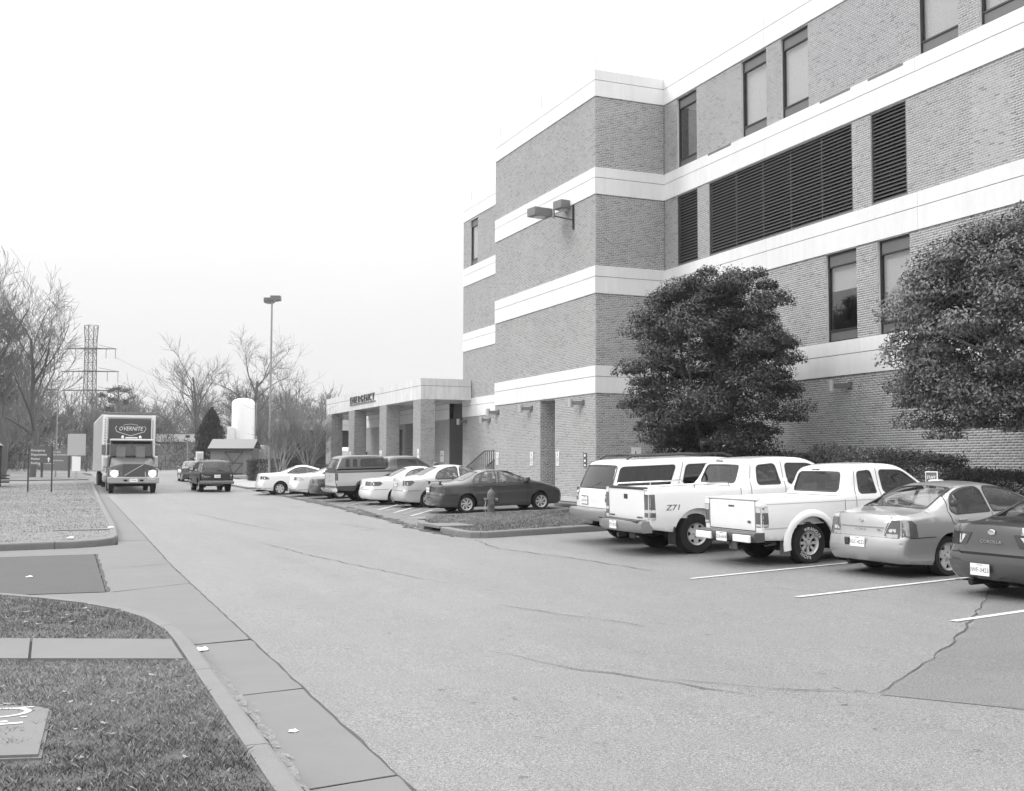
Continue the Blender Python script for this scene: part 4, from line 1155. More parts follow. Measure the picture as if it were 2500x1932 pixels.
def put(t, x, y, heading, back):
    """place so that the near rear wheel touches (x, y); back = (x_local, y_local) of that contact point"""
    c, s_ = math.cos(heading), math.sin(heading)
    ox = x-(c*back[0]-s_*back[1]); oy = y-(s_*back[0]+c*back[1])
    zf = lambda a, b: gz(ox+c*a-s_*b, oy+s_*a+c*b)
    e = 1.5; fx = (zf(back[0]+e, 0)-zf(back[0]-e, 0))/(2*e); fy = (zf(back[0], e)-zf(back[0], -e))/(2*e)
    z0 = zf(0, 0)
    X = Vector((c, s_, fx)).normalized(); Y = Vector((-s_, c, fy)); Z = X.cross(Y).normalized(); Y = Z.cross(X)
    z0 = zf(back[0], 0)-fx*back[0]
    t.matrix_world = Matrix(((X.x, Y.x, Z.x, ox), (X.y, Y.y, Z.y, oy), (X.z, Y.z, Z.z, z0-.018), (0, 0, 0, 1)))

def paint(name, v, metal=0.0, rough=.28, dirt=.06):
    return mat(name, v, rough, metal, coat=.8, noise=[(1.5, dirt, 4)])
P_ = {'white': paint('paint_white', .78), 'silver': mat('paint_silver', .40, .3, .55, coat=.8, noise=[(300, .08, 1), (1.5, .04, 3)]), 'gold': mat('paint_champagne', .33, .32, .5, coat=.8, noise=[(300, .08, 1)]),
      'darkgreen': mat('paint_dark', .06, .25, .15, coat=.9, noise=[(300, .15, 1)]), 'slate': mat('paint_slate', .055, .25, .2, coat=.9, noise=[(300, .15, 1)]), 'black': mat('paint_black', .010, .35, coat=.35), 'twogrey': paint('paint_grey', .065), 'midgrey': paint('paint_midgrey', .16)}
LAMP = mat('lamp_red', .085, .12, coat=1.0, noise=[(60, .2, 1)]); LAMPC = mat('lamp_clear', .62, .15, .2, coat=1.0); LAMPD = mat('lamp_dark', .025, .15, coat=1.0)
GAP = mat('gap', .02, .9, spec=.1); TRIM = mat('trim', .022, .5)
RIMS = mat('rim_silver', .58, .35, .35, noise=[(20, .1, 2)]); RIMC = mat('rim_cover', .62, .35, .3)

def sedan(label, cat, sil, L, W, wheels, wr, paint_m, sidewins, rearwin, front, H, belt, group=None, rim=RIMS, style='five', tw=.19, track=None, zsec=None, lampS=None, lampR=None, glass='car_glass',
          bump=.60, seams=(), handles=(), plate_txt=None, plate_z=.75, badge=None, antenna=None, sill=.2, trim_m=None, rimr=.62, seat_m=None, crown=.03, bowr=.13, rlo=.09, slant=0.0):
    t = thing('parked_car', label, cat, group=group)
    zsec = zsec or [(.15, .94), (.30, .975), (.62, 1.0), (belt-.05, .965), (belt, .94), (H-.08, .70), (H, .66)]
    c = Car(sil, L, W, zsec, sill=sill, wheels=wheels, wr=wr, belt=belt, rlo=rlo, rhi=.11, bowr=bowr, bowf=.2, planr=.07, planf=.09, crown=crown)
    sw = [fillet(p, True, 4) for p in sidewins]
    swr = [[tuple(q) for q in resamp(p, .06, True)] for p in sw]
    def wpoly(w):
        (xb, zb, wb), (xt, zt, wt) = w; sb, st_ = c.s_at(xb, zb), c.s_at(xt, zt)
        if sb > st_: sb, st_ = sb, st_
        P = [(sb, wb, .06), (st_, wt, .06), (st_, -wt, .06), (sb, -wb, .06)]
        return fillet(P, True, 4)
    rw, fw = wpoly(rearwin), wpoly(front)
    c.body(t, paint_m, swr, [[tuple(q) for q in resamp(rw, .08, True)], [tuple(q) for q in resamp(fw, .08, True)]])
    for p in sw: c.window(p, G_[glass], trim_m or TRIM, t)
    c.wwindow(rw, G_[glass], TRIM, t, 'rear_window'); c.wwindow(fw, G_[glass], TRIM, t, 'windscreen')
    tr = track or (W-tw-.11)
    finish(c, t, style, rim, rimr, tw, tr-tw*0, seats=[(L*.60, -.36), (L*.60, .36), (L*.40, 0, 1.25)], dash=L*.70, floorz=.20, seat_m=seat_m)
    # bumper line and panel gaps
    x0 = wheels[0]-c.arch
    c.seam([(c.T[0, 0]+.03, bump), (x0+.02, bump)], GAP, t)
    sb = c.s_rear(bump); w = float(c.wedge(np.array([sb]))[0])
    c.wseam([(sb, w), (sb, -w)], GAP, t)
    for s_ in seams: c.seam(s_, GAP, t)
    for (hx, hz) in handles: 
        for sg in (1, -1):
            y = float(c.side([hx], [hz])[0]); o = MB().bbox(hx-.09, hx+.09, y-.012, y+.028, hz-.018, hz+.018, .012).build('door_handle', paint_m if not trim_m else trim_m, t)
            if sg < 0: o.scale = (1, -1, 1)
    for (poly, m) in (lampS or []):
        z0_, z1_ = poly[0][1], poly[1][1]
        poly = [(float(np.interp(c.s_rear(z), c.S, c.T[:, 0]))+.0015, z) for z in np.linspace(z0_, z1_, 7)] + list(poly[2:])
        c.side_patch('tail_lamp', poly, m, t, off=.005)
    for (z0, z1, y0, y1, m) in (lampR or []):
        s0, s1 = c.s_rear(z0), c.s_rear(z1); w0_, w1_ = float(c.wedge(np.array([s0]))[0]), float(c.wedge(np.array([s1]))[0])
        ya, yb = (min(y0, w0_) if y0 < 9 else w0_), y1
        c.wrap_patch('tail_lamp', [(s0, min(y0, w0_)), (s0, y1-slant), (s1, y1+slant), (s1, min(y0, w1_))], m, t, off=.006, mirror=True)
    if plate_txt:
        s0 = c.s_rear(plate_z); p = c.wrap_pt(np.array([s0]), np.array([.0]), .018)[0]; plate(t, rearM(p[0], 0, p[2], .06), plate_txt)
    mirror(t, front[0][0]-.28, float(c.side([front[0][0]-.3], [belt+.02])[0])-.03, belt+.07, paint_m)
    return t, c

# ---------------------------------------------------------------- silver saloon (near row)
def sil_sedan(L, H, tail, deck, rb, rt, rf, wf, hood, nose, clear=.24, tl=.08):
    """tail: trunk lip height, deck: x of rear window base, rb: its height, (rt) roof rear x, (rf) roof front x, (wf) windscreen base x and height"""
    return [(.12, clear, 0), (.02, clear+.10, .06), (.0, .46, .10), (.05, .62, .05), (tl, .66, .03), (tl+.04, tail-.03, .05), (tl+.12, tail, .08), (deck, rb, .25), (rt, H-.035, .45), ((rt+rf)/2, H, .6), (rf, H-.05, .5), (wf[0], wf[1], .25), (hood[0], hood[1], .4), (nose[0], nose[1], .15), (L-.02, .50, .1), (L-.06, clear+.05, .05), (L-.15, clear-.02, 0)]
alt, c = sedan('silver saloon with a rounded tail, between the mid-size pickup and the rightmost saloon', 'car',
    sil_sedan(4.62, 1.42, .975, .72, 1.02, 1.50, 2.55, (3.42, 1.0), (4.15, .86), (4.56, .68)), 4.62, 1.755, (1.05, 3.67), .317, P_['silver'],
    [[(1.13, 1.02, .03), (1.26, 1.22, .2), (1.58, 1.335, .18), (1.98, 1.355, .1), (1.98, .985, .02), (1.22, .97, .03)], [(2.06, .985, .02), (2.06, 1.355, .1), (2.52, 1.33, .2), (3.18, 1.02, .05), (3.1, .985, .03)]],
    ((.74, 1.035, .64), (1.46, 1.375, .50)), ((3.38, 1.01, .66), (2.6, 1.37, .52)), 1.42, .99,
    seams=([(1.66, .26), (1.42, .60), (1.12, .84), (1.06, 1.02), (1.18, 1.24), (1.52, 1.365)], [(2.02, .25), (2.02, .97)], [(3.05, .26), (3.07, .97)]), handles=((1.36, .87), (2.22, .87)),
    lampS=[([(.084, .645), (.086, .90), (.22, .90), (.31, .84), (.32, .65)], LAMP)], lampR=[(.645, .905, 9, .52, LAMP), (.72, .77, .66, .52, LAMPC)], bump=.635, plate_txt='IGC-4222', plate_z=.54, rimr=.66, slant=.06)
# boot shut line, badge and lettering
sA, sB = c.s_rear(.67), c.s_rear(.985)
c.wseam([(sA, .47), (sA, -.47)], GAP, alt); c.wseam([(sA, .46), (sB, .62)], GAP, alt, .008); c.wseam([(sA, -.46), (sB, -.62)], GAP, alt, .008)
c.wseam([(c.s_rear(.78), .46), (c.s_rear(.78), -.46)], mat('crease', .25, .4, .5), alt, .02, 'trim_strip')
p = c.wrap_pt(np.array([c.s_rear(.88)]), np.array([0.]), .01)[0]
MB().prism([(0, .035), (.045, 0), (0, -.035), (-.045, 0)], 0, .008, 'XY', rearM(p[0], 0, p[2])).build('badge', M_['chrome'], alt)
p = c.wrap_pt(np.array([c.s_rear(.745)]), np.array([0.]), .008)[0]
text('lettering', 'A L T I M A', .045, M_['chrome'], rearM(p[0]-.004, .0, p[2], .05), alt, ext=.003); text('lettering', 'GXE', .035, M_['mid_metal'], rearM(p[0]+.0, -.38, p[2], .05), alt, ext=.003)
p = c.wrap_pt(np.array([c.s_rear(.54)]), np.array([.24]), .012)[0]
MB().bbox(-.05, .05, -.06, .06, -.01, .01, .015, rearM(p[0], .24, p[2])).build('bumper_socket', M_['dark_metal'], alt)
put(alt, 12.90, 13.47, D2R(4.0), (1.05, -.80))

# ---------------------------------------------------------------- dark saloon cut by the right edge
cor, c = sedan('dark saloon at the right edge with a white number plate low on its bumper', 'car',
    sil_sedan(4.42, 1.385, .98, .80, 1.0, 1.55, 2.45, (3.40, .96), (3.95, .84), (4.35, .66)), 4.42, 1.695, (.98, 3.445), .295, P_['slate'],
    [[(1.25, 1.0, .03), (1.36, 1.20, .2), (1.66, 1.305, .15), (1.98, 1.325, .08), (1.98, .955, .02), (1.3, .945, .03)], [(2.06, .955, .02), (2.06, 1.325, .08), (2.5, 1.29, .2), (3.15, .99, .05), (3.1, .955, .03)]],
    ((.82, 1.0, .58), (1.48, 1.32, .46)), ((3.36, .975, .62), (2.55, 1.31, .50)), 1.385, .96,
    seams=([(1.62, .25), (1.36, .6), (1.24, .8), (1.22, 1.0)], [(2.02, .25), (2.02, .95)]), handles=((1.45, .84), (2.2, .84)),
    lampS=[([(.084, .69), (.086, .87), (.24, .84), (.28, .74)], LAMPD)], lampR=[(.69, .87, 9, .38, LAMPD), (.72, .84, .56, .48, LAMPC)], bump=.60, rimr=.6, style='eight', slant=-.05)
sA, sB = c.s_rear(.585), c.s_rear(.96)
c.wseam([(sA, .50), (sA, -.50)], GAP, cor); c.wseam([(sA, .5), (c.s_rear(.62), .56), (sB, .6)], GAP, cor, .008); c.wseam([(sA, -.5), (c.s_rear(.62), -.56), (sB, -.6)], GAP, cor, .008)
p = c.wrap_pt(np.array([c.s_rear(.885)]), np.array([0.]), .01)[0]
MB().lathe([(0, .008), (.045, .006), (.05, 0)], 'Z', 16, rearM(p[0], 0, p[2]) @ Matrix.Diagonal((1.2, .75, 1, 1))).build('badge', M_['chrome'], cor)
p = c.wrap_pt(np.array([c.s_rear(.76)]), np.array([0.]), .010)[0]
text('lettering', 'COROLLA', .06, M_['chrome'], rearM(p[0]-.004, .0, p[2], .05), cor, ext=.003, xs=1.25); text('lettering', 'CE', .05, M_['chrome'], rearM(p[0]+.0, -.5, p[2]+.13, .05), cor, ext=.003)
p = c.wrap_pt(np.array([c.s_rear(.40)]), np.array([.10]), .03)[0]; plate(cor, rearM(p[0]-.01, .10, .40, .03), 'IWF-3423')
put(cor, 12.56, 10.62, D2R(4.0), (.98, -.75))

# ---------------------------------------------------------------- pickups and the big estate
def chrome_bumper(t, c, x0, z0, z1, hw, m=None, depth=.16, curve=.07, name='rear_bumper'):
    V = []; F = []; n = 14; pr = [(0, z0+.03), (-.02, z0+.06), (-.03, z1-.05), (-.015, z1-.01), (.02, z1), (depth, z1), (depth, z0), (.03, z0)]
    for i in range(n+1):
        u = -1+2*i/n; y = hw*u; bx = x0+curve*abs(u)**3
        V += [(bx+a, y, z) for a, z in pr]
    q = len(pr)
    for i in range(n):
        for j in range(q): F.append((i*q+j, i*q+(j+1) % q, (i+1)*q+(j+1) % q, (i+1)*q+j))
    F.append(tuple(range(q))); F.append(tuple(n*q+j for j in range(q-1, -1, -1)))
    o = mesh_obj(name, V, F, m or M_['chrome'], t, 35); fix_normals(o); return o

def pickup(label, L, W, H, rail, cabx, wheels, wr, paint_m, sil_front, wins, group=None, belt=None, tw=.25, style='five', rim=RIMS, tail_lamp=None, glass='car_tint', rimr=.55, sill=.45, seams=(), cap=False, letters=False, zb=.62, backwin=None, handles=(), zsec=None):
    t = thing('pickup_truck', label, 'pickup truck', group=group)
    belt = belt or rail-.03
    cab0 = cabx
    sil = [(.05, zb-.10, 0), (.0, zb, .02), (.0, rail, .02), (cab0-.02, rail, .01), (cab0, rail+.02, .01)] + sil_front
    zs = zsec or [(.3, .93), (.5, .96), (.8, 1.0), (rail-.08, .985), (rail, .965), (rail+.10, .90), (H-.08, .80), (H, .77)]
    bed_r = lambda x, z: np.where((np.asarray(x) < cab0-.01), .035, np.where(np.asarray(z) > belt, .035+.075*np.clip((np.asarray(z)-belt)/.3, 0, 1), .07))
    c = Car(sil, L, W, zs, sill=sill, wheels=wheels, wr=wr, arch=wr*1.27, belt=belt, bowr=.0, bowf=.12, planr=.0, planf=.08, crown=.015, rfun=bed_r)
    s0 = c.s_at(.03, rail); s1 = c.s_at(cab0-.02, rail)
    c.skip = [(c.S[np.searchsorted(c.S, s0)], c.S[np.searchsorted(c.S, s1)])]
    sw = [fillet(p, True, 4) for p in wins]
    holes = []
    (bz0, bz1, bw0, bw1) = backwin
    sb, st_ = c.s_at(cab0+.01, bz0), c.s_at(cab0+.10, bz1)
    bp = fillet([(sb, bw0, .07), (st_, bw1, .07), (st_, -bw1, .07), (sb, -bw0, .07)], True, 4)
    i1 = [i for i, q in enumerate(sil_front) if len(q) > 3]
    f0, f1 = sil_front[i1[1]], sil_front[i1[0]]
    sf0, sf1 = c.s_at(f1[0]+.04, f1[1]-.02), c.s_at(f0[0]-.04, f0[1]+.03)
    wf = c.hw*.76; fp = fillet([(sf0, wf*.88, .06), (sf1, wf, .06), (sf1, -wf, .06), (sf0, -wf*.88, .06)], True, 4)
    c.body(t, paint_m, [[tuple(q) for q in resamp(p, .06, True)] for p in sw], [[tuple(q) for q in resamp(bp, .08, True)], [tuple(q) for q in resamp(fp, .08, True)]])
    for p in sw: c.window(p, G_[glass], TRIM, t)
    c.wwindow(bp, G_[glass], TRIM, t, 'rear_window'); c.wwindow(fp, G_['car_glass'], TRIM, t, 'windscreen')
    track = W-2*tw+.10 if False else W-tw-.18
    finish(c, t, style, rim, rimr, tw, track-tw*0, seats=[(cab0+1.55, -.42), (cab0+1.55, .42), (cab0+.60, 0, 1.4)], dash=cab0+2.25, floorz=sill-.06, letters=letters)
    # bed: inner walls, floor, header
    w = c.hw*.965-.035
    mb = MB(); zf = sill+.28
    mb.box(.06, cab0-.04, -w+.03, w-.03, zf-.02, zf)
    for sg in (-1, 1): mb.add([(.02, sg*(w-.005), rail), (cab0-.03, sg*(w-.005), rail), (cab0-.03, sg*(w-.06), rail-.02), (.02, sg*(w-.06), rail-.02), (.02, sg*(w-.06), zf), (cab0-.03, sg*(w-.06), zf)], [(0, 1, 2, 3), (3, 2, 5, 4)])
    mb.box(.06, .075, -w, w, zf, rail-.02); mb.box(cab0-.06, cab0-.045, -w, w, zf, rail-.005)
    mb.box(-.005, .065, -w, w, rail-.015, rail+.003)
    fix_normals(mb.build('load_bed', paint_m if not cap else M_['mid_metal'], t))
    # tailgate outline
    g = c.hw-.19; za, zb_ = zb+.06, rail-.01
    for yy in (g, -g): c.wseam([(c.s_rear(za), yy), (c.s_rear(zb_), yy)], GAP, t, .014)
    c.wseam([(c.s_rear(za), g), (c.s_rear(za), -g)], GAP, t, .014)
    for s_ in seams: c.seam(s_, GAP, t)
    for (hx, hz) in handles:
        for sg in (1, -1):
            y = float(c.side([hx], [hz])[0]); o = MB().bbox(hx-.08, hx+.08, y-.01, y+.025, hz-.025, hz+.025, .012).build('door_handle', TRIM, t)
            if sg < 0: o.scale = (1, -1, 1)
    mirror(t, cab0+2.05, c.hw*.93, rail+.12, paint_m, s=1.3)
    c.track = track; c.tw = tw
    return t, c
def rear_lamp_box(t, c, z0, z1, y0, wrap, bands, m=LAMP):
    """tail lamp around the corner of a pickup bed: rear strip from y0 to the edge and side strip of length wrap"""
    for (a, b, mm) in [(0, 1, m)] + bands:
        za, zb = z0+(z1-z0)*a, z0+(z1-z0)*b; o = .006 if mm is m else .009
        sa, sb = c.s_rear(za), c.s_rear(zb); w = c.hw-.035-.004
        ws, we = float(c.wedge(np.array([sa]))[0]), float(c.wedge(np.array([sb]))[0])
        c.wrap_patch('tail_lamp', [(sa, ws), (sa, y0), (sb, y0), (sb, we)], mm, t, off=o, mirror=True)
        c.side_patch('tail_lamp', [(.002, za), (wrap, za+.0), (wrap*.9, zb), (.002, zb)], mm, t, off=o)

# big white four-wheel-drive pickup
sv, c = pickup('large white pickup with side rails on its bed and Z71 lettering', 5.78, 1.97, 1.82, 1.28, 2.02, (1.04, 4.68), .395, P_['white'],
    [(2.06, 1.36, .05), (2.22, 1.74, .12), (2.5, 1.81, .25), (3.2, 1.83, .4), (3.75, 1.78, .35, 'w'), (4.45, 1.30, .2, 'w'), (5.5, 1.15, .35), (5.76, 1.03, .12), (5.78, .62, .06), (5.70, .5, 0)],
    [[(2.42, 1.31, .05), (2.46, 1.66, .07), (2.86, 1.69, .07), (2.93, 1.31, .05)], [(3.12, 1.31, .05), (3.12, 1.69, .07), (3.70, 1.67, .12), (4.22, 1.33, .05)]],
    backwin=(1.35, 1.70, .66, .60), seams=([(2.24, .52), (2.24, 1.34), (2.34, 1.76)], [(3.02, .48), (3.02, 1.80)], [(4.28, .50), (4.30, 1.36)], [(2.0, .5), (2.0, 1.30)]), handles=((3.22, 1.18),), tw=.26, style='six', rimr=.52, zb=.62)
rear_lamp_box(sv, c, .70, 1.18, c.hw-.20, .13, [(.28, .40, LAMPC), (.0, .10, LAMPC)])
chrome_bumper(sv, c, -.24, .46, .68, c.hw*.97, mat('bumper_grey', .30, .3, .5), .20, .10)
MB().box(-.22, -.02, -.85, .85, .66, .685).build('bumper_step', TRIM, sv)
for sg in (-1, 1):
    o = MB(); o.tube([(.22, sg*(c.hw-.06), 1.28), (.26, sg*(c.hw-.06), 1.34), (1.72, sg*(c.hw-.06), 1.36), (1.78, sg*(c.hw-.06), 1.28)], .016, 8); o.tube([(1.0, sg*(c.hw-.06), 1.28), (1.0, sg*(c.hw-.06), 1.35)], .016, 8)
    o.build('bed_rail', M_['chrome'], sv, smooth=60)
MB().bbox(-.02, .09, -c.hw+.22, c.hw-.22, 1.265, 1.315, .02).build('tailgate_cap', TRIM, sv)
MB().bbox(-.018, .01, -.10, .10, 1.06, 1.18, .02).build('tailgate_handle', TRIM, sv)
text('lettering', 'Z71', .15, M_['letter_grey'], frame((.50, -float(c.side([.5], [.92])[0])-.004, .92), (1, 0, 0), (0, 0, 1)), sv, ext=.002, shear=.2, xs=1.3)
text('lettering', 'SILVERADO', .045, M_['letter_dark'], rearM(-.020, .62, .735), sv, ext=.002); text('lettering', 'CHEVROLET', .045, M_['letter_dark'], rearM(-.020, -.60, .735), sv, ext=.002)
plate(sv, rearM(-.285, .05, .585), 'YZY-4512')
MB().bbox(2.10, 2.13, -.12, .12, 1.74, 1.775, .01).build('stop_lamp', LAMP, sv)
MB().bbox(-.16, .0, .05, .15, .33, .42, .01).build('tow_hitch', M_['dark_metal'], sv)
for sg in (1, -1): MB().box(.52, .535, sg*(c.hw-.28) if sg > 0 else -(c.hw-.0), sg*(c.hw-.0) if sg > 0 else -(c.hw-.28), .22, .56).build('mud_flap', TRIM, sv)
put(sv, 11.52, 18.50, D2R(-2.5), (1.04, -(c.track/2+c.tw/2)))

# white mid-size pickup
rg, c = pickup('white mid-size pickup with flared arches, white lettered tyres and a bare tailgate', 4.99, 1.72, 1.70, 1.16, 1.82, (1.04, 4.16), .37, P_['white'],
    [(1.86, 1.24, .05), (1.98, 1.62, .12), (2.24, 1.695, .2), (2.84, 1.71, .4), (3.29, 1.66, .3, 'w'), (3.92, 1.20, .15, 'w'), (4.79, 1.06, .3), (4.96, .96, .1), (4.99, .60, .06), (4.92, .48, 0)],
    [[(2.18, 1.20, .05), (2.21, 1.56, .06), (2.50, 1.58, .06), (2.56, 1.20, .05)], [(2.74, 1.20, .05), (2.72, 1.58, .07), (3.24, 1.56, .12), (3.72, 1.22, .05)]],
    backwin=(1.24, 1.58, .60, .55), seams=([(2.06, .5), (2.06, 1.14), (2.14, 1.58)], [(2.64, .46), (2.64, 1.62)], [(3.80, .5), (3.80, 1.2)], [(1.80, .5), (1.80, 1.1)]), handles=((2.84, 1.02),), tw=.24, style='eight', rimr=.54, letters=True, zb=.56, sill=.44)
rear_lamp_box(rg, c, .69, 1.04, c.hw-.17, .13, [(.70, .98, LAMPC), (.04, .14, LAMPC)])
for x in c.wheels:      # flared arches
    for sg in (1, -1):
        V = []; F = []; n = 18
        for i in range(n+1):
            a = math.pi*(-.06+1.12*i/n)
            for (rr_, yo) in ((c.arch-.004, .012), (c.arch+.0, .045), (c.arch+.05, .052), (c.arch+.10, .03), (c.arch+.125, .001)):
                X, Z = x+rr_*math.cos(a), c.wr+rr_*math.sin(a); y = float(c.side([x+.1*math.cos(a)], [max(.6, Z)])[0]); V.append((X, sg*(y+yo-.01), Z))
        for i in range(n):
            for j in range(4): F.append((i*5+j, i*5+j+1, (i+1)*5+j+1, (i+1)*5+j))
        o = mesh_obj('wheel_arch', V, F, P_['white'], rg, 60); fix_normals(o)
chrome_bumper(rg, c, -.20, .44, .60, c.hw*.98, mat('bumper_dark', .10, .4, .3), .2, .05)
for sg in (-1, 1): MB().bbox(-.245, -.20, min(sg*.32, sg*.80), max(sg*.32, sg*.80), .44, .565, .015).build('bumper_face', P_['white'], rg)
MB().bbox(-.015, .01, -.10, .10, .995, 1.055, .015).build('tailgate_handle', TRIM, rg)
MB().lathe([(0, .008), (.045, .006), (.05, 0)], 'Z', 16, rearM(-.014, -.50, .77) @ Matrix.Diagonal((1, .5, 1, 1))).build('badge', M_['letter_grey'], rg)
plate(rg, rearM(-.255, -.02, .51), 'ZLA-6614')
text('lettering', 'XLT 4x4', .06, M_['letter_grey'], frame((1.72, -float(c.side([1.72], [.74])[0])-.004, .74), (1, 0, 0), (0, 0, 1)), rg, ext=.002)
c.seam([(.1, 1.075), (3.85, 1.075)], mat('crease_shade', .45, .5), rg, .012, name='crease_shade_line'); c.seam([(.05, .66), (.72, .66)], MATS['crease_shade'], rg, .02, name='crease_shade_line')  # flat grey lines paint the shade of body creases on the white
MB().bbox(1.865, 1.895, -.10, .10, 1.60, 1.63, .01).build('stop_lamp', LAMP, rg)
for yy in (.62, -.86): MB().box(.54, .56, yy, yy+.25, .18, .52).build('mud_flap', M_['mid_metal'], rg)
MB().tube([(.35, -.45, .36), (1.5, -.42, .40)], .035, 8).build('exhaust', M_['galv'], rg)
put(rg, 12.22, 15.99, D2R(2.0), (1.04, -(c.track/2+c.tw/2)))

# big white estate (full length sport utility)
def suv(label, L, W, H, sil, wheels, wr, paint_m, wins, rearwin, front, belt, tw=.24, style='six', rim=RIMS, rimr=.56, glass='car_tint', sill=.42, bumpz=.6, group=None, zsec=None, seams=(), arch=None):
    t = thing('sport_utility_vehicle', label, 'SUV', group=group)
    zs = zsec or [(.3, .94), (.5, .97), (.85, 1.0), (belt-.05, .985), (belt, .97), (H-.1, .84), (H, .80)]
    c = Car(sil, L, W, zs, sill=sill, wheels=wheels, wr=wr, arch=arch, belt=belt, rlo=.08, rhi=.10, bowr=.05, bowf=.14, planr=.03, planf=.08, crown=.02)
    sw = [fillet(p, True, 4) for p in wins]
    def wp(w):
        (xb, zb, wb), (xt, zt, wt) = w; sb, st_ = c.s_at(xb, zb), c.s_at(xt, zt); return fillet([(sb, wb, .07), (st_, wt, .07), (st_, -wt, .07), (sb, -wb, .07)], True, 4)
    rw, fw = wp(rearwin), wp(front)
    c.body(t, paint_m, [[tuple(q) for q in resamp(p, .06, True)] for p in sw], [[tuple(q) for q in resamp(rw, .08, True)], [tuple(q) for q in resamp(fw, .08, True)]])
    for p in sw: c.window(p, G_[glass], TRIM, t)
    c.wwindow(rw, G_[glass], TRIM, t, 'rear_window'); c.wwindow(fw, G_['car_glass'], TRIM, t, 'windscreen')
    track = W-tw-.16; finish(c, t, style, rim, rimr, tw, track, seats=[(L*.55, -.42), (L*.55, .42), (L*.38, 0, 1.4), (L*.22, 0, 1.3)], dash=L*.66, floorz=sill-.05)
    for s_ in seams: c.seam(s_, GAP, t)
    mirror(t, front[0][0]-.25, c.hw*.94, belt+.1, paint_m, s=1.3)
    c.track = track; c.tw = tw
    return t, c
sb_, c = suv('large white sport utility with black roof rails, furthest of the near row beside the island', 5.57, 1.99, 1.83,
    [(.05, .50, 0), (.0, .60, .03), (.0, 1.08, .05), (.06, 1.16, .05), (.30, 1.73, .12), (.55, 1.80, .2), (2.2, 1.83, .5), (3.2, 1.80, .4), (4.15, 1.26, .2), (5.2, 1.14, .3), (5.5, 1.0, .12), (5.57, .6, .06), (5.5, .48, 0)],
    (1.10, 4.40), .39, P_['white'], [[(.14, 1.18, .05), (.33, 1.64, .08), (1.62, 1.66, .06), (1.38, 1.19, .06)], [(1.72, 1.19, .05), (1.90, 1.66, .08), (2.60, 1.67, .06), (2.60, 1.19, .04)], [(2.70, 1.19, .04), (2.70, 1.67, .06), (3.22, 1.65, .12), (3.9, 1.25, .05)]],
    ((.09, 1.20, .84), (.27, 1.67, .76)), ((4.05, 1.30, .80), (3.35, 1.72, .66)), 1.17, seams=([(1.64, .5), (1.62, 1.2), (1.84, 1.78)], [(2.65, .46), (2.65, 1.8)], [(3.95, .5), (3.95, 1.28)]), tw=.25)
for (z0, z1, mm) in ((.92, 1.20, LAMP), (1.0, 1.05, LAMPC), (1.08, 1.13, LAMPC)):
    a, b = c.s_rear(z0), c.s_rear(z1); o = .006 if mm is LAMP else .01; wa, wb = float(c.wedge(np.array([a]))[0]), float(c.wedge(np.array([b]))[0])
    c.wrap_patch('tail_lamp', [(a, wa), (a, .72), (b, .72), (b, wb)], mm, sb_, off=o, mirror=True); c.side_patch('tail_lamp', [(.01, z0), (.12, z0), (.12, z1), (.03, z1)], mm, sb_, off=o)
chrome_bumper(sb_, c, -.20, .52, .76, c.hw*.98, mat('bumper_grey', .3, .3, .5), .24, .12)
for yy in (.70, -.70):
    MB().tube([(.55, yy, 1.815), (.7, yy, 1.88), (2.9, yy, 1.895), (3.1, yy, 1.83)], .022, 6).build('roof_rail', TRIM, sb_, smooth=60)
for x in (1.0, 2.4): MB().bbox(x-.03, x+.03, -.70, .70, 1.885, 1.91, .008).build('roof_bar', TRIM, sb_)
plate(sb_, rearM(-.03, .28, .93), 'KGV-291', w=.305); MB().box(-.022, -.018, .10, .46, .83, 1.03).build('plate_frame', M_['mid_metal'], sb_)
MB().tube([(-.02, -.1, 1.21), (-.04, -.35, 1.27), (-.0, -.55, 1.33)], .01, 5).build('wiper', TRIM, sb_)
c.wseam([(c.s_rear(.78), .86), (c.s_rear(.78), -.86)], GAP, sb_, .012)
put(sb_, 11.98, 20.85, D2R(-3.0), (1.10, -(c.track/2+c.tw/2)))

# ---------------------------------------------------------------- far row
sat, c = sedan('dark green saloon with a boot spoiler parked behind the hydrant', 'car',
    sil_sedan(4.49, 1.36, .96, .90, 1.0, 1.55, 2.45, (3.42, .97), (3.95, .86), (4.40, .70)), 4.49, 1.69, (.98, 3.58), .303, P_['darkgreen'],
    [[(1.20, 1.0, .03), (1.35, 1.20, .22), (1.68, 1.30, .15), (2.04, 1.325, .08), (2.0, .955, .02), (1.25, .945, .03)], [(2.10, .955, .02), (2.14, 1.325, .08), (2.5, 1.30, .2), (3.15, .99, .05), (3.1, .955, .03)]],
    ((.92, 1.01, .56), (1.48, 1.32, .44)), ((3.36, .98, .62), (2.55, 1.32, .50)), 1.39, .96,
    seams=([(1.62, .25), (1.36, .6), (1.24, .8), (1.2, 1.0)], [(2.06, .25), (2.06, .95)], [(3.1, .25), (3.12, .96)]), handles=((1.42, .84), (2.24, .84)),
    lampS=[([(.09, .66), (.10, .84), (.40, .82), (.46, .78), (.30, .68)], LAMPD)], lampR=[(.66, .86, 9, .0, LAMPD)], bump=.60, style='swirl', rim=RIMC, rimr=.64, group='cars in the far row by the tower')
MB().bbox(.10, .26, -.62, .62, 1.03, 1.055, .012).build('spoiler', P_['darkgreen'], sat)
for yy in (-.55, .55): MB().box(.16, .22, yy-.03, yy+.03, .95, 1.04).build('spoiler_leg', P_['darkgreen'], sat)
plate(sat, rearM(.045, .28, .76, .1), 'JKT-5521')
put(sat, 12.31, 33.5, D2R(0), (.98, -.755))

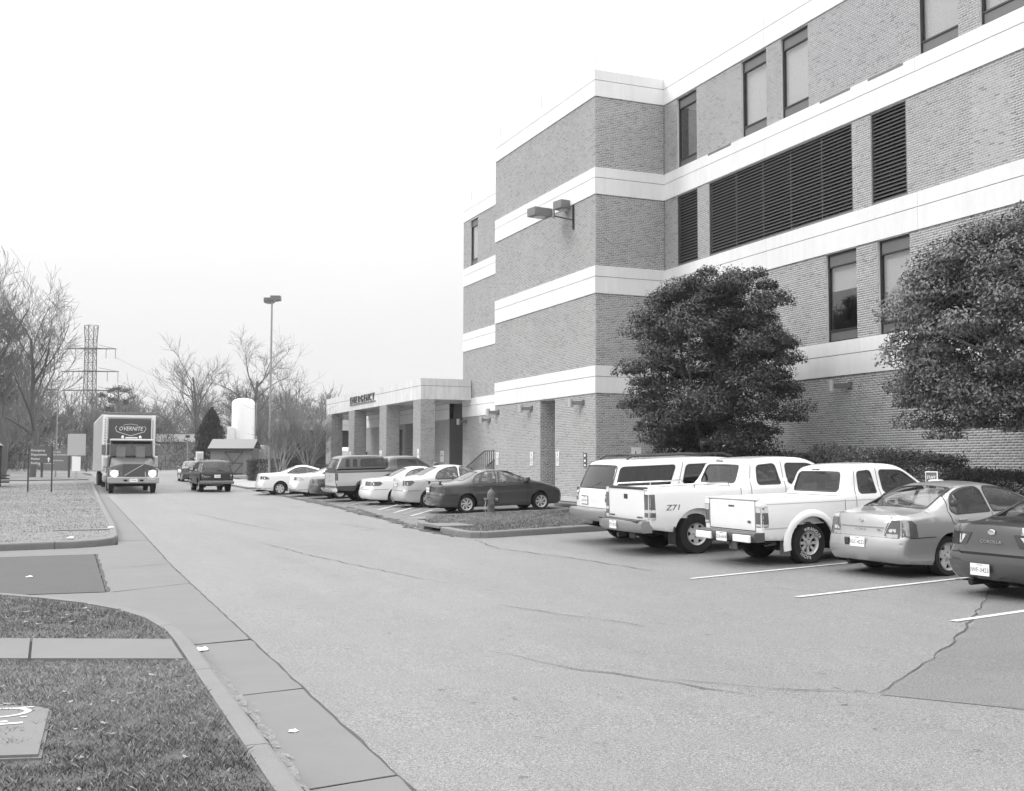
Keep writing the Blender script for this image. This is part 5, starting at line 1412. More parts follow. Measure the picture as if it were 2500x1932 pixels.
cs, c = sedan('silver saloon with a smooth high tail, just behind the dark green saloon', 'car',
    sil_sedan(4.53, 1.48, 1.06, .78, 1.10, 1.50, 2.55, (3.55, 1.02), (4.1, .88), (4.48, .66)), 4.53, 1.70, (1.0, 3.60), .31, mat('paint_pale_silver', .55, .28, .35, coat=.8),
    [[(1.28, 1.06, .03), (1.42, 1.26, .22), (1.75, 1.39, .15), (2.14, 1.42, .08), (2.12, 1.02, .02), (1.32, 1.01, .03)], [(2.22, 1.02, .02), (2.24, 1.42, .08), (2.6, 1.39, .2), (3.3, 1.06, .05), (3.2, 1.02, .03)]],
    ((.82, 1.12, .58), (1.43, 1.41, .46)), ((3.48, 1.04, .62), (2.65, 1.41, .50)), 1.48, 1.03,
    seams=([(1.66, .25), (1.40, .6), (1.26, .85), (1.26, 1.05)], [(2.17, .25), (2.17, 1.0)]), handles=((1.5, .9), (2.34, .9)),
    lampS=[([(.10, .80), (.12, .98), (.36, .98), (.44, .92), (.28, .80)], LAMP)], lampR=[(.80, .98, 9, .60, LAMP)], bump=.62, plate_txt='WHT-782', plate_z=.86, style='five', rim=RIMS, group='cars in the far row by the tower')
put(cs, 12.33, 37.45, D2R(0), (1.0, -.755))
cw, c = sedan('white saloon with wide tail lamps, between the silver saloon and the capped pickup', 'car',
    sil_sedan(4.78, 1.40, .98, .95, 1.02, 1.72, 2.65, (3.65, .98), (4.3, .86), (4.7, .66)), 4.78, 1.78, (1.08, 3.75), .31, P_['white'],
    [[(1.45, 1.02, .03), (1.60, 1.20, .22), (1.92, 1.31, .15), (2.28, 1.34, .08), (2.26, .975, .02), (1.5, .965, .03)], [(2.34, .975, .02), (2.36, 1.34, .08), (2.72, 1.31, .2), (3.4, 1.0, .05), (3.3, .975, .03)]],
    ((.97, 1.03, .60), (1.64, 1.34, .46)), ((3.6, .99, .66), (2.75, 1.33, .52)), 1.40, .975,
    seams=([(1.80, .25), (1.5, .6), (1.40, .8), (1.40, 1.0)], [(2.3, .25), (2.3, .96)]), handles=((1.65, .86),),
    lampS=[([(.10, .74), (.12, .90), (.44, .89), (.52, .82), (.40, .74)], LAMP)], lampR=[(.74, .90, 9, .30, LAMP)], bump=.60, plate_txt='JDN-403', plate_z=.66, style='ten', rim=RIMC, group='cars in the far row by the tower')
put(cw, 11.93, 40.1, D2R(0), (1.08, -.80))

# two-tone pickup with a cap
pk, c = pickup('two-tone full-size pickup with a dark windowed cap over its bed', 5.45, 1.95, 1.80, 1.28, 2.10, (1.22, 4.50), .36, P_['twogrey'],
    [(2.14, 1.36, .05), (2.24, 1.72, .1), (2.5, 1.79, .2), (3.1, 1.80, .4), (3.45, 1.74, .3, 'w'), (4.1, 1.28, .15, 'w'), (5.25, 1.16, .3), (5.42, 1.02, .1), (5.45, .62, .06), (5.38, .5, 0)],
    [[(2.56, 1.30, .05), (2.56, 1.66, .07), (3.38, 1.64, .12), (3.9, 1.32, .05)]], backwin=(1.38, 1.70, .64, .58), seams=([(2.45, .5), (2.45, 1.7)], [(3.98, .5), (3.98, 1.28)]), handles=((2.65, 1.12),), tw=.24, style='steel', rim=mat('rim_worn', .30, .5, .4), rimr=.56, zb=.58, sill=.44, group='cars in the far row by the tower')
rear_lamp_box(pk, c, .76, 1.16, c.hw-.13, .09, [(.0, .3, LAMPC)])
capm = P_['twogrey']
capbox = Car([(.06, 1.29, 0), (.02, 1.30, .02), (.26, 1.79, .10), (.55, 1.855, .2), (1.6, 1.855, .3), (2.02, 1.80, .12), (2.08, 1.31, .03), (2.06, 1.29, 0)], 2.1, 1.88, [(1.28, 1.0), (1.85, .84)], sill=1.285, wheels=(), wr=.3, belt=1.0, rlo=.05, rhi=.07, bowr=0, bowf=0, planr=0, planf=0, crown=.02)
def capwin():
    ws = [[(.42, 1.42, .05), (.45, 1.70, .05), (.58, 1.70, .05), (.56, 1.42, .05)], [(.72, 1.42, .05), (.75, 1.70, .05), (.88, 1.70, .05), (.86, 1.42, .05)], [(1.02, 1.42, .08), (1.05, 1.70, .08), (1.95, 1.70, .08), (1.97, 1.42, .08)]]
    sw = [fillet(p, True, 4) for p in ws]
    a, b = capbox.s_at(.05, 1.36), capbox.s_at(.20, 1.71); rw = fillet([(a, .68, .06), (b, .60, .06), (b, -.60, .06), (a, -.68, .06)], True, 4)
    o = capbox.body(pk, capm, [[tuple(q) for q in resamp(p, .06, True)] for p in sw], [[tuple(q) for q in resamp(rw, .08, True)]], name='bed_cap')
    for p in sw: capbox.window(p, G_['car_tint'], TRIM, pk)
    capbox.wwindow(rw, G_['car_glass'], TRIM, pk, 'cap_window')
capwin()
c.side_patch('colour_band', [(.03, 1.18), (2.0, 1.18), (2.0, 1.255), (.03, 1.255)], capm, pk, off=.004)
c.wrap_patch('colour_band', [(c.s_rear(1.19), .9), (c.s_rear(1.19), -.9), (c.s_rear(1.265), -.9), (c.s_rear(1.265), .9)], capm, pk, off=.004)
chrome_bumper(pk, c, -.20, .42, .58, c.hw*.96, M_['chrome'], .2, .05)
text('lettering', 'CHEVROLET', .13, mat('faded_letter', .30, .7), rearM(-.018, 0, .84), pk, ext=.002, xs=1.15); MB().bbox(-.02, .01, -.04, .04, .98, 1.08, .01).build('tailgate_handle', TRIM, pk)
text('lettering', 'J', .12, M_['plate'], rearM(-.02, -.05, .5), pk, ext=.002)
CRM = mat('paint_cream', .50, .35, coat=.6, noise=[(2, .08, 3)])
c.side_patch('colour_band', [(.03, .66), (.78, .66), (.86, .80), (1.05, .90), (1.4, .90), (1.58, .80), (1.66, .66), (4.0, .66), (4.0, 1.17), (.03, 1.17)], CRM, pk, off=.004)
sa_, sb2_ = c.s_rear(.66), c.s_rear(1.17); c.wrap_patch('tailgate_face', [(sa_, .9), (sa_, -.9), (sb2_, -.9), (sb2_, .9)], CRM, pk, off=.004)
put(pk, 11.7, 43.45, D2R(0), (1.22, -(c.track/2+c.tw/2)))

ds, c = sedan('dark older saloon half hidden behind the capped pickup', 'car',
    sil_sedan(4.8, 1.38, .92, .95, .96, 1.65, 2.6, (3.5, .94), (4.3, .86), (4.74, .66)), 4.8, 1.78, (1.10, 3.75), .31, P_['twogrey'],
    [[(1.45, .98, .03), (1.55, 1.18, .2), (1.9, 1.28, .15), (3.3, .98, .05), (3.2, .94, .03)]],
    ((.97, .97, .60), (1.60, 1.30, .46)), ((3.45, .95, .66), (2.7, 1.31, .52)), 1.38, .94, lampS=[([(.09, .66), (.12, .80), (.35, .80), (.4, .68)], LAMP)], lampR=[(.66, .80, 9, .30, LAMP)], bump=.56, style='steel', rim=RIMC, group='cars in the far row by the tower')
put(ds, 11.4, 46.6, D2R(0), (1.10, -.80))
sil_c = sil_sedan(4.55, 1.37, 1.0, 1.0, 1.03, 1.85, 2.55, (3.55, .97), (4.1, .84), (4.5, .62), clear=.26)
wc2, c = sedan('white coupe half hidden, second from the far end of the row', 'car', sil_c, 4.55, 1.78, (.95, 3.62), .315, P_['white'],
    [[(1.30, 1.03, .03), (1.75, 1.27, .25), (2.2, 1.30, .2), (3.2, 1.0, .05), (3.1, .975, .03)]],
    ((1.02, 1.05, .56), (1.75, 1.33, .44)), ((3.5, .98, .64), (2.65, 1.31, .50)), 1.37, .975, lampS=[([(.12, .74), (.14, .92), (.30, .86), (.42, .76)], LAMPC)], lampR=[(.76, .90, 9, .50, LAMP)], bump=.34, style='six', rim=RIMC, plate_txt='XRR-118', plate_z=.5, group='cars in the far row by the tower')
put(wc2, 11.0, 49.6, D2R(0), (.95, -.80))
wc1, c = sedan('white coupe with a sloping roof, at the far end of the row', 'car', sil_c, 4.55, 1.78, (.95, 3.62), .315, P_['white'],
    [[(1.30, 1.03, .03), (1.75, 1.27, .25), (2.2, 1.30, .2), (3.2, 1.0, .05), (3.1, .975, .03)]],
    ((1.02, 1.05, .56), (1.75, 1.33, .44)), ((3.5, .98, .64), (2.65, 1.31, .50)), 1.37, .975, lampS=[([(.12, .74), (.14, .92), (.30, .86), (.42, .76)], LAMP)], lampR=[(.76, .90, 9, .50, LAMP)], bump=.34, style='six', rim=RIMC, group='cars in the far row by the tower')
put(wc1, 10.05, 52.84, D2R(0), (.95, -.80))

# ---------------------------------------------------------------- on the road
bl, c = suv('dark sport utility driving away on the road, seen from behind', 4.60, 1.72, 1.64,
    [(.05, .44, 0), (.0, .52, .03), (.0, .98, .05), (.05, 1.06, .05), (.28, 1.54, .12), (.5, 1.62, .2), (1.8, 1.64, .4), (2.5, 1.61, .4), (3.2, 1.12, .2), (4.3, 1.0, .3), (4.55, .88, .12), (4.6, .5, .06), (4.55, .4, 0)],
    (.90, 3.62), .345, P_['black'], [[(.25, 1.08, .05), (.38, 1.46, .08), (1.25, 1.50, .06), (1.25, 1.06, .06)], [(1.4, 1.06, .05), (1.4, 1.50, .08), (2.45, 1.50, .2), (2.95, 1.10, .06)]],
    ((.07, 1.03, .70), (.25, 1.50, .60)), ((3.1, 1.17, .68), (2.6, 1.54, .58)), 1.05, glass='car_tint', style='steel', rim=RIMS, tw=.22, sill=.40, zsec=[(.3, .93), (.5, .97), (.8, 1.0), (1.0, .985), (1.05, .97), (1.5, .80), (1.64, .74)])
a, b = c.s_rear(.70), c.s_rear(.92); wa, wb = float(c.wedge(np.array([a]))[0]), float(c.wedge(np.array([b]))[0])
c.wrap_patch('tail_lamp', [(a, wa), (a, .66), (b, .66), (b, wb)], LAMP, bl, mirror=True); c.wrap_patch('tail_lamp', [(c.s_rear(.84), wa), (c.s_rear(.84), .68), (c.s_rear(.88), .68), (c.s_rear(.88), wa)], LAMPC, bl, off=.01, mirror=True)
chrome_bumper(bl, c, -.14, .42, .60, c.hw*.97, P_['midgrey'], .2, .06); plate(bl, rearM(-.03, -.02, .82), 'YTB-905')
text('lettering', 'Blazer', .13, M_['light_metal'], rearM(-.02, .50, .80), bl, ext=.002, shear=.3); MB().bbox(-.15, -.05, -.22, .22, .34, .45, .02).build('tow_hitch', M_['dark_metal'], bl)
for yy in (.55, -.55): MB().tube([(.5, yy, 1.63), (.6, yy, 1.68), (2.2, yy, 1.69), (2.3, yy, 1.63)], .018, 6).build('roof_rail', TRIM, bl)
MB().tube([(.02, -.0, 1.1), (.03, -.35, 1.13)], .012, 5).build('wiper', TRIM, bl)
put(bl, 8.66, 58.9, D2R(90.5), (.90, -.82))
for k, (lab, x, y, pm) in enumerate((('dark car driving ahead of the sport utility', 10.05, 73.2, P_['black']), ('dark hatchback furthest ahead on the road', 10.0, 80.2, P_['slate']))):
    q, c = sedan(lab, 'car', sil_sedan(4.4, 1.44, 1.0, .62, 1.04, 1.3, 2.4, (3.35, .98), (4.0, .86), (4.35, .66)), 4.4, 1.72, (.95, 3.45), .31, pm,
        [[(1.25, 1.04, .03), (1.36, 1.22, .2), (1.7, 1.36, .15), (2.5, 1.34, .2), (3.1, 1.02, .05), (3.0, .98, .03)]], ((.64, 1.05, .58), (1.22, 1.36, .46)), ((3.3, 1.0, .62), (2.5, 1.36, .50)), 1.44, .98, bump=.55, style='steel', rim=RIMS,
        lampR=[(.70, .90, 9, .45, LAMP)], group='dark cars driving away on the road')
    put(q, x, y, D2R(89), (.95, -.75))
# white pickup parked far ahead, seen from the side
fp_, c = pickup('white pickup parked in front of the low brick building far ahead', 5.3, 1.9, 1.75, 1.22, 2.1, (1.2, 4.4), .36, P_['white'],
    [(2.14, 1.3, .05), (2.24, 1.66, .1), (2.5, 1.74, .2), (3.1, 1.75, .4), (3.45, 1.68, .3, 'w'), (4.05, 1.24, .15, 'w'), (5.1, 1.12, .3), (5.27, 1.0, .1), (5.3, .6, .06), (5.2, .5, 0)],
    [[(2.4, 1.26, .05), (2.45, 1.62, .07), (3.38, 1.60, .12), (3.85, 1.28, .05)]], backwin=(1.32, 1.62, .64, .58), style='steel', rim=RIMS, sill=.42)
put(fp_, 16.6, 115.5, D2R(177), (1.2, .9))

# ---------------------------------------------------------------- the lorry
tk = thing('lorry', 'oncoming articulated lorry with its headlamps lit, driving towards the camera', 'truck')
PT = mat('paint_truck', .065, .4, coat=.3, noise=[(3, .1, 3)]); PTL = mat('paint_truck_light', .34, .5, noise=[(3, .1, 3)]); TRL = mat('trailer_side', .62, .6, noise=[(2, .12, 4, (1, 1, .3))])
# local: x across (to the lorry's left = +x in the picture's right), y backwards, front at y=0
# cab hood
def tb(name, x0, x1, y0, y1, z0, z1, m, c=.03, par=None): return MB().bbox(x0, x1, y0, y1, z0, z1, c).build(name, m, par or tk)
V = [(-.50, .02, .80), (.50, .02, .80), (.50, .05, 1.46), (-.50, .05, 1.46), (-1.12, .45, .80), (1.12, .45, .80), (1.08, .55, 1.30), (-1.08, .55, 1.30), (-.98, 1.75, .80), (.98, 1.75, .80), (.95, 1.75, 1.78), (-.95, 1.75, 1.78), (-.52, .40, 1.56), (.52, .40, 1.56)]
F = [(0, 1, 2, 3), (4, 0, 3, 7), (1, 5, 6, 2), (3, 2, 13, 12), (7, 3, 12), (2, 6, 13), (12, 13, 10, 11), (7, 12, 11), (13, 6, 10), (5, 9, 10, 6), (8, 4, 7, 11), (8, 9, 5, 4), (0, 4, 5, 1), (9, 8, 11, 10)]
o = mesh_obj('hood', V, F, PT, tk); bm = bmesh.new(); bm.from_mesh(o.data); bmesh.ops.bevel(bm, geom=bm.edges[:], offset=.035, segments=2, profile=.6, affect='EDGES'); bmesh.ops.recalc_face_normals(bm, faces=bm.faces); bm.to_mesh(o.data); bm.free()
g = MB().box(-.46, .46, -.012, .03, .86, 1.44).build('grille', mat('grille_dark', .075, .6), tk)
for i in range(11): MB().box(-.45, .45, -.022, -.012, .89+i*.05, .905+i*.05).build('grille_bar', M_['mid_metal'], g)
MB().tube([(-.42, -.03, .88), (.44, -.03, 1.42)], .012, 6).build('grille_slash', M_['light_metal'], g)
tb('front_bumper', -1.19, 1.19, -.12, .35, .50, .82, PTL, .05)
for x in (-.37, .37): tb('bumper_slot', x-.09, x+.09, -.126, -.11, .60, .69, M_['black'], .004)
plate(tk, frame((.0, -.13, .65), (1, 0, 0), (0, 0, 1)), 'P-30442', w=.36, h=.17)
text('lettering', '17623', .16, M_['plate'], frame((.83, -.125, .73), (1, 0, 0), (0, 0, 1)), tk, ext=.002)
HL = bpy.data.materials.new('headlamp'); HL.use_nodes = True; HL.node_tree.nodes['Principled BSDF'].inputs['Emission Color'].default_value = (1, 1, 1, 1); HL.node_tree.nodes['Principled BSDF'].inputs['Emission Strength'].default_value = 9
for x in (-.88, .88):
    q = tb('headlamp_housing', x-.23, x+.23, .08, .3, .84, 1.14, PTL, .04)
    MB().lathe([(0, -.06), (.10, -.045), (.155, 0), (.155, .03)], 'Y', 20, Matrix.Translation((x, .075, .98))).build('headlamp', HL, tk, smooth=60)
tb('front_axle', -1.0, 1.0, .9, 1.1, .35, .55, M_['black']); tb('radiator_shade', -.9, .9, .2, .5, .42, .78, M_['black'])
for x in (-.96, .96): tb('fender', x-.20, x+.20, .35, 1.7, .80, 1.22, PT, .08)
# cab
cabV = [(-1.02, 1.75, 1.3), (1.02, 1.75, 1.3), (1.02, 1.70, 1.78), (-1.02, 1.70, 1.78), (-.98, 2.05, 2.58), (.98, 2.05, 2.58), (-.96, 2.3, 2.72), (.96, 2.3, 2.72), (-1.02, 3.6, 1.3), (1.02, 3.6, 1.3), (.98, 3.6, 2.72), (-.98, 3.6, 2.72)]
cabF = [(0, 1, 2, 3), (4, 5, 7, 6), (6, 7, 10, 11), (9, 8, 11, 10), (0, 3, 4, 6, 11, 8), (1, 9, 10, 7, 5, 2), (8, 9, 1, 0)]
fix_normals(mesh_obj('cab', cabV, cabF, PT, tk))
fix_normals(MB().add([(-1.0, 1.80, 2.05), (1.0, 1.80, 2.05), (.96, 2.03, 2.57), (-.96, 2.03, 2.57)], [(0, 1, 2, 3)]).build('cab_lining', M_['room'], tk)) if False else None
for sg in (-1, 1):
    w = MB().add([(sg*.03, 1.71, 1.86), (sg*.94, 1.73, 1.84), (sg*.92, 2.02, 2.54), (sg*.03, 2.02, 2.56)], [(0, 1, 2, 3)]); w.build('windscreen', G_['car_glass'], tk)
tb('seat', -.7, -.25, 2.6, 2.75, 1.5, 2.35, M_['blind'], .05); tb('seat', .25, .7, 2.6, 2.75, 1.5, 2.35, M_['blind'], .05)
fix_normals(MB().tube([(-.98, 1.72, 1.8), (-.96, 2.04, 2.6)], .035, 6).build('pillar', PT, tk)); MB().tube([(.98, 1.72, 1.8), (.96, 2.04, 2.6)], .035, 6).build('pillar', PT, tk); MB().tube([(0, 1.69, 1.8), (0, 2.01, 2.58)], .02, 6).build('pillar', PT, tk)
tb('sun_visor', -1.03, 1.03, 1.82, 2.1, 2.60, 2.70, M_['light_metal'], .03)
for x in (-.42, .42):
    MB().lathe([(0, 0), (.07, 0), (.05, .12), (.0, .15)], n=12, M=Matrix.Translation((x, 2.2, 2.74))).build('roof_horn', M_['light_metal'], tk, smooth=50)
tb('marker_lights', -.30, .30, 2.1, 2.2, 2.72, 2.80, M_['light_metal'], .03)
for sg in (-1, 1):
    mb = MB(); mb.tube([(sg*1.0, 1.95, 2.45), (sg*1.32, 1.85, 2.45), (sg*1.32, 1.85, 1.85), (sg*1.0, 1.9, 1.85)], .02, 6); mb.build('mirror_arm', M_['light_metal'], tk)
    tb('mirror', sg*1.32-.10, sg*1.32+.10, 1.80, 1.86, 1.9, 2.4, M_['mid_metal'], .02)
    MB().tube([(sg*1.10, 3.7, .9), (sg*1.10, 3.7, 3.75)], .065, 10).build('exhaust_stack', M_['chrome'], tk, smooth=60)
    tb('air_cleaner', sg*1.18-.14, sg*1.18+.14, 2.0, 2.5, 1.25, 1.85, M_['light_metal'], .10)
    tb('fuel_tank', sg*1.05-.25, sg*1.05+.17, 2.2, 3.8, .52, .98, M_['galv'], .12)
# trailer
trl = tb('trailer', -1.30, 1.30, 4.0, 18.2, 1.10, 4.10, TRL, .04)
tb('trailer_front', -1.02, 1.06, 3.955, 3.99, 1.9, 3.80, PT, .01, trl); tb('trailer_top_rail', -1.28, 1.28, 3.95, 4.0, 3.86, 3.99, M_['white_paint'], .01, trl); tb('trailer_edge', -1.32, 1.32, 3.97, 4.1, 4.0, 4.13, M_['mid_metal'], .02, trl)
for x in (-1.19, 1.19): tb('corner_post', x-.10, x+.10, 3.94, 4.0, 1.3, 4.0, M_['white_paint'], .02, trl)
for i in range(14): tb('rivet_plate', -1.215, -1.165, 3.93, 3.945, 1.9+i*.14, 1.96+i*.14, M_['mid_metal'], .004, trl)
for i in range(26): tb('side_rib', -1.318, -1.302, 4.4+i*.53, 4.43+i*.53, 1.15, 4.0, M_['light_metal'], .003, trl)
text('lettering', 'OVERNITE', .30, M_['plate'], frame((.06, 3.945, 3.28), (1, 0, 0), (0, 0, 1)), trl, ext=.003, shear=.25, xs=.85)
mb = MB()
def strip(pts, w):
    for i in range(len(pts)-1):
        a, b = Vector(pts[i]), Vector(pts[i+1]); d = (b-a).normalized(); n = Vector((-d.y, d.x))*w/2
        mb.add([((a+n).x, 3.943, (a+n).y), ((b+n).x, 3.943, (b+n).y), ((b-n).x, 3.943, (b-n).y), ((a-n).x, 3.943, (a-n).y)], [(0, 1, 2, 3)])
strip([(-.64, 3.14), (-.40, 3.06), (.06, 2.92), (.52, 3.06), (.76, 3.14)], .025); strip([(-.62, 3.42), (-.70, 3.3), (-.62, 3.14)], .02); strip([(.74, 3.42), (.82, 3.3), (.74, 3.14)], .02)
strip([(-.3, 3.47), (.06, 3.53), (.42, 3.47)], .015); mb.build('logo_outline', M_['plate'], trl)
# wheels
for (y, xs) in ((1.0, (.98,)), (4.9, (.92,)), (15.6, (.98,)), (16.8, (.98,))):
    for x in xs:
        for sg in (-1, 1):
            o = MB().lathe([(.2, -.13), (.30, -.13), (.50, -.10), (.515, -.06), (.515, .06), (.50, .10), (.3, .13), (.2, .13)], 'Z', 28, Matrix.Rotation(math.pi/2, 4, 'Y')).build('wheel', M_['rubber'], tk, smooth=40)
            o.location = (sg*x, y, .515)
            MB().lathe([(0, -.02), (.2, -.04), (.3, .02)], 'Z', 16, Matrix.Translation((sg*.12, 0, 0)) @ Matrix.Rotation(math.pi/2*sg, 4, 'Y')).build('rim', M_['light_metal'], o)
tb('mud_flap', -1.25, -.75, 5.5, 5.52, .25, .95, M_['black'], .005); tb('trailer_frame', -.5, .5, 4.2, 17.5, .75, 1.08, M_['dark_metal'], .02)
px, py = 3.78, 57.2
tk.location = (px, py, gz(px, py+5)-.05); tk.rotation_euler = (-.0035, 0, D2R(-.1))
# ================================================================== vegetation
def tri_cloud(name, C, N, U, size, tone, m, parent, quad=True, asp=.42, bend=.25):
    """leaf shaped faces: C centres, N normals, U long directions, size per leaf, tone per leaf"""
    n = len(C); Wd = np.cross(N, U); Wd /= np.maximum(1e-9, np.linalg.norm(Wd, axis=1))[:, None]
    h = size[:, None]
    a = C-U*h*.5; b = C+Wd*h*asp*.5+N*h*bend*.12; c = C+U*h*.5-N*h*bend*.2; d = C-Wd*h*asp*.5+N*h*bend*.12
    V = np.stack([a, b, c, d], 1).reshape(-1, 3); F = np.arange(n*4).reshape(-1, 4)
    me = bpy.data.meshes.new(name); me.vertices.add(len(V)); me.vertices.foreach_set('co', V.reshape(-1).astype(np.float32))
    me.loops.add(len(F)*4); me.loops.foreach_set('vertex_index', F.reshape(-1).astype(np.int32)); me.polygons.add(n); me.polygons.foreach_set('loop_start', np.arange(0, n*4, 4, dtype=np.int32)); me.update(calc_edges=True)
    at = me.attributes.new('tone', 'FLOAT', 'FACE'); at.data.foreach_set('value', tone.astype(np.float32)); me.materials.append(m)
    o = bpy.data.objects.new(name, me); COL.objects.link(o)
    if parent is not None: o.parent = parent
    return o
def unit(v): return v/np.maximum(1e-9, np.linalg.norm(v, axis=-1, keepdims=True))

def evergreen(name, label, cat, loc, blobs, n, seed, trunk_h, m, leaf=(.12, .20), group=None, stems=3, tone_sd=.35, base=(0, 0)):
    """dense broadleaf crown: leaves on the shells of many small clumps that fill the big blobs (cx, cy, cz, rx, ry, rz)"""
    g = np.random.default_rng(seed); rr_ = random.Random(seed)
    t = thing(name, label, cat, loc, 0, group)
    B = np.array(blobs); vol = (B[:, 3]*B[:, 4]*B[:, 5])**.67; pk = g.choice(len(B), size=330, p=vol/vol.sum())
    d = unit(g.normal(size=(330, 3))); rad = .55+.45*g.random(330)**.5
    cc = B[pk, :3]+d*B[pk, 3:]*rad[:, None]*.95; cr = g.uniform(.32, .72, 330)
    k = g.integers(0, 330, n); dd = unit(g.normal(size=(n, 3))); dd[:, 2] = np.abs(dd[:, 2])*.9-.25; dd = unit(dd)
    C = cc[k]+dd*cr[k][:, None]*g.uniform(.6, 1.08, n)[:, None]*np.array([1, 1, .75])
    N = unit(dd+g.normal(size=(n, 3))*.55+np.array([0, 0, .35])); U = unit(np.cross(N, g.normal(size=(n, 3)))-np.array([0, 0, .35])); U = unit(U-N*(U*N).sum(1, keepdims=True))
    ct = g.normal(1, .24, 330); tone = np.clip(ct[k]*g.normal(1, tone_sd, n), .35, 2.6)
    fl = g.random(n) < .006; tone[fl] = g.uniform(1.8, 3.0, fl.sum())
    tri_cloud('crown', C, N, U, g.uniform(leaf[0], leaf[1], n), tone, m, t)
    mb = MB(); top = B[:, :3].mean(0)
    for s in range(stems):
        a = 2*math.pi*s/stems+.4; p0 = Vector((base[0]+.12*math.cos(a), base[1]+.12*math.sin(a), -.1)); p1 = Vector((base[0]+.3*math.cos(a), base[1]+.3*math.sin(a), trunk_h)); p2 = Vector((top[0]+.9*math.cos(a), top[1]+.9*math.sin(a), top[2])); 
        mb.tube([p0, p0.lerp(p1, .5)+Vector((rr_.uniform(-.05, .05), rr_.uniform(-.05, .05), 0)), p1, p1.lerp(p2, .5), p2], [.10, .085, .075, .05, .03], 8)
        for q in range(5):
            e = p2+Vector((rr_.uniform(-1.6, 1.6), rr_.uniform(-1.6, 1.6), rr_.uniform(-.8, 1.4))); mb.tube([p1.lerp(p2, rr_.uniform(.2, .9)), e], [.05, .015], 5)
    mb.build('trunk', M_['bark'], t, smooth=60)
    return t
Z1 = gz(18.6, 28.95)
evergreen('evergreen_tree', 'dense round evergreen tree by the wall behind the big white pickup', 'tree', (18.6, 28.95, Z1),
    [(0, 0, 4.2, 2.7, 2.7, 2.1), (.1, -1.1, 5.3, 2.0, 1.9, 1.6), (0, 1.2, 5.4, 1.9, 1.9, 1.4), (0, -2.0, 3.2, 1.5, 1.35, 1.35), (-.2, 1.7, 3.2, 1.8, 1.6, 1.4), (0, .2, 6.4, 1.4, 1.8, .8), (0, 2.0, 6.0, 1.1, 1.1, .9), (0, -1.9, 6.1, 1.1, 1.1, .9), (0, 2.6, 4.6, .9, .8, .9), (0, 2.2, 6.7, .45, .5, .5), (0, -.6, 7.0, .6, .6, .5), (.1, -2.4, 4.4, 1.1, .9, 1.1), (0, 0, 2.2, 1.9, 2.2, .9), (0, 1.3, 2.1, 1.5, 1.3, .8), (0, -1.8, 1.9, 1.2, 1.1, .7)],
    150000, 3, 1.9, M_['leaf'], leaf=(.06, .12), tone_sd=.25)
Z2 = gz(19.5, 18.4)
evergreen('evergreen_tree', 'lighter leafy tree by the wall, cut off by the right edge', 'tree', (19.5, 18.4, Z2),
    [(0, .3, 4.6, 2.1, 2.3, 1.9), (-.1, 1.7, 4.0, 1.6, 1.3, 1.3), (0, .2, 5.6, 1.8, 2.0, 1.2), (0, 1.0, 5.3, 1.4, 1.2, 1.1), (0, -1.0, 5.8, 1.7, 1.7, 1.4), (-.1, 2.2, 3.1, .9, .7, .8), (0, .4, 3.0, 1.5, 1.3, .7), (0, 1.5, 2.5, .55, .45, .55), (0, -.4, 2.8, 1.0, .9, .6), (0, -1.8, 4.6, 1.9, 1.9, 2.1), (0, -.4, 6.2, 1.0, 1.1, .6), (0, -1.4, 6.4, 1.1, 1.2, .7)],
    150000, 8, 2.0, M_['leaf_light'], leaf=(.06, .12), stems=2, tone_sd=.22, base=(.6, -1.15))

def hedge(label, x0, x1, y0, y1, h, n, seed, m, group=None, leaf=(.05, .10), name='hedge', twigs=True, lump=.25):
    g = np.random.default_rng(seed); t = thing(name, label, 'hedge' if name == 'hedge' else 'shrub', ((x0+x1)/2, (y0+y1)/2, gz((x0+x1)/2, (y0+y1)/2)), 0, group)
    sx, sy = (x1-x0)/2, (y1-y0)/2
    u = g.uniform(-1, 1, (n, 3)); ax = g.integers(0, 5, n)
    p = u*np.array([sx, sy, h/2]); 
    for i, s_, k in ((0, -1, 0), (0, 1, 1), (1, -1, 2), (1, 1, 3), (2, 1, 4)):
        kk = ax == k; p[kk, i] = s_*np.array([sx, sy, h/2])[i]*g.uniform(.72, 1.0, kk.sum())
    ph = g.uniform(0, 6, 4); lz = lump*(np.sin(p[:, 1]*1.7+ph[0])*.5+np.sin(p[:, 1]*4.1+ph[1])*.3+np.sin(p[:, 0]*3+ph[2])*.3)*.5
    p[:, 2] = (p[:, 2]+h/2)*(1+lz*.5); p[:, 0] *= 1+lz*.5
    p += g.normal(size=(n, 3))*.045
    N = unit(g.normal(size=(n, 3))+np.array([-.5, -.3, .6])); U = unit(np.cross(N, g.normal(size=(n, 3))))
    tri_cloud('foliage', p, N, U, g.uniform(leaf[0], leaf[1], n), np.clip(g.normal(1, .4, n), .3, 2.5), m, t)
    mb = MB(); r2 = random.Random(seed)
    for i in range(int((y1-y0)*5)+3):
        y = r2.uniform(-sy, sy); x = r2.uniform(-sx*.5, sx*.5); mb.tube([(x, y, 0), (x+r2.uniform(-.2, .2), y+r2.uniform(-.2, .2), h*r2.uniform(.8, 1.05))], [.015, .004], 4, False)
    mb.build('stems', M_['twig'], t)
    return t
for k, (a, b, h, lb_) in enumerate(((29.2, 26.6, 1.70, 'hedge section left, beside the round evergreen tree'), (26.4, 23.9, 1.85, 'taller hedge section in the middle under the wall lamp'), (23.7, 21.5, 1.70, 'darkest hedge section behind the small reserved sign'), (21.3, 16.0, 1.3, 'hedge section beneath the tree at the right edge'))):
    hedge(lb_, 20.2, 21.4, b, a, h, int(5200*(a-b)), 30+k, M_['hedge_dry'] if k < 2 else M_['hedge_leaf'], 'hedge along the hospital wall')

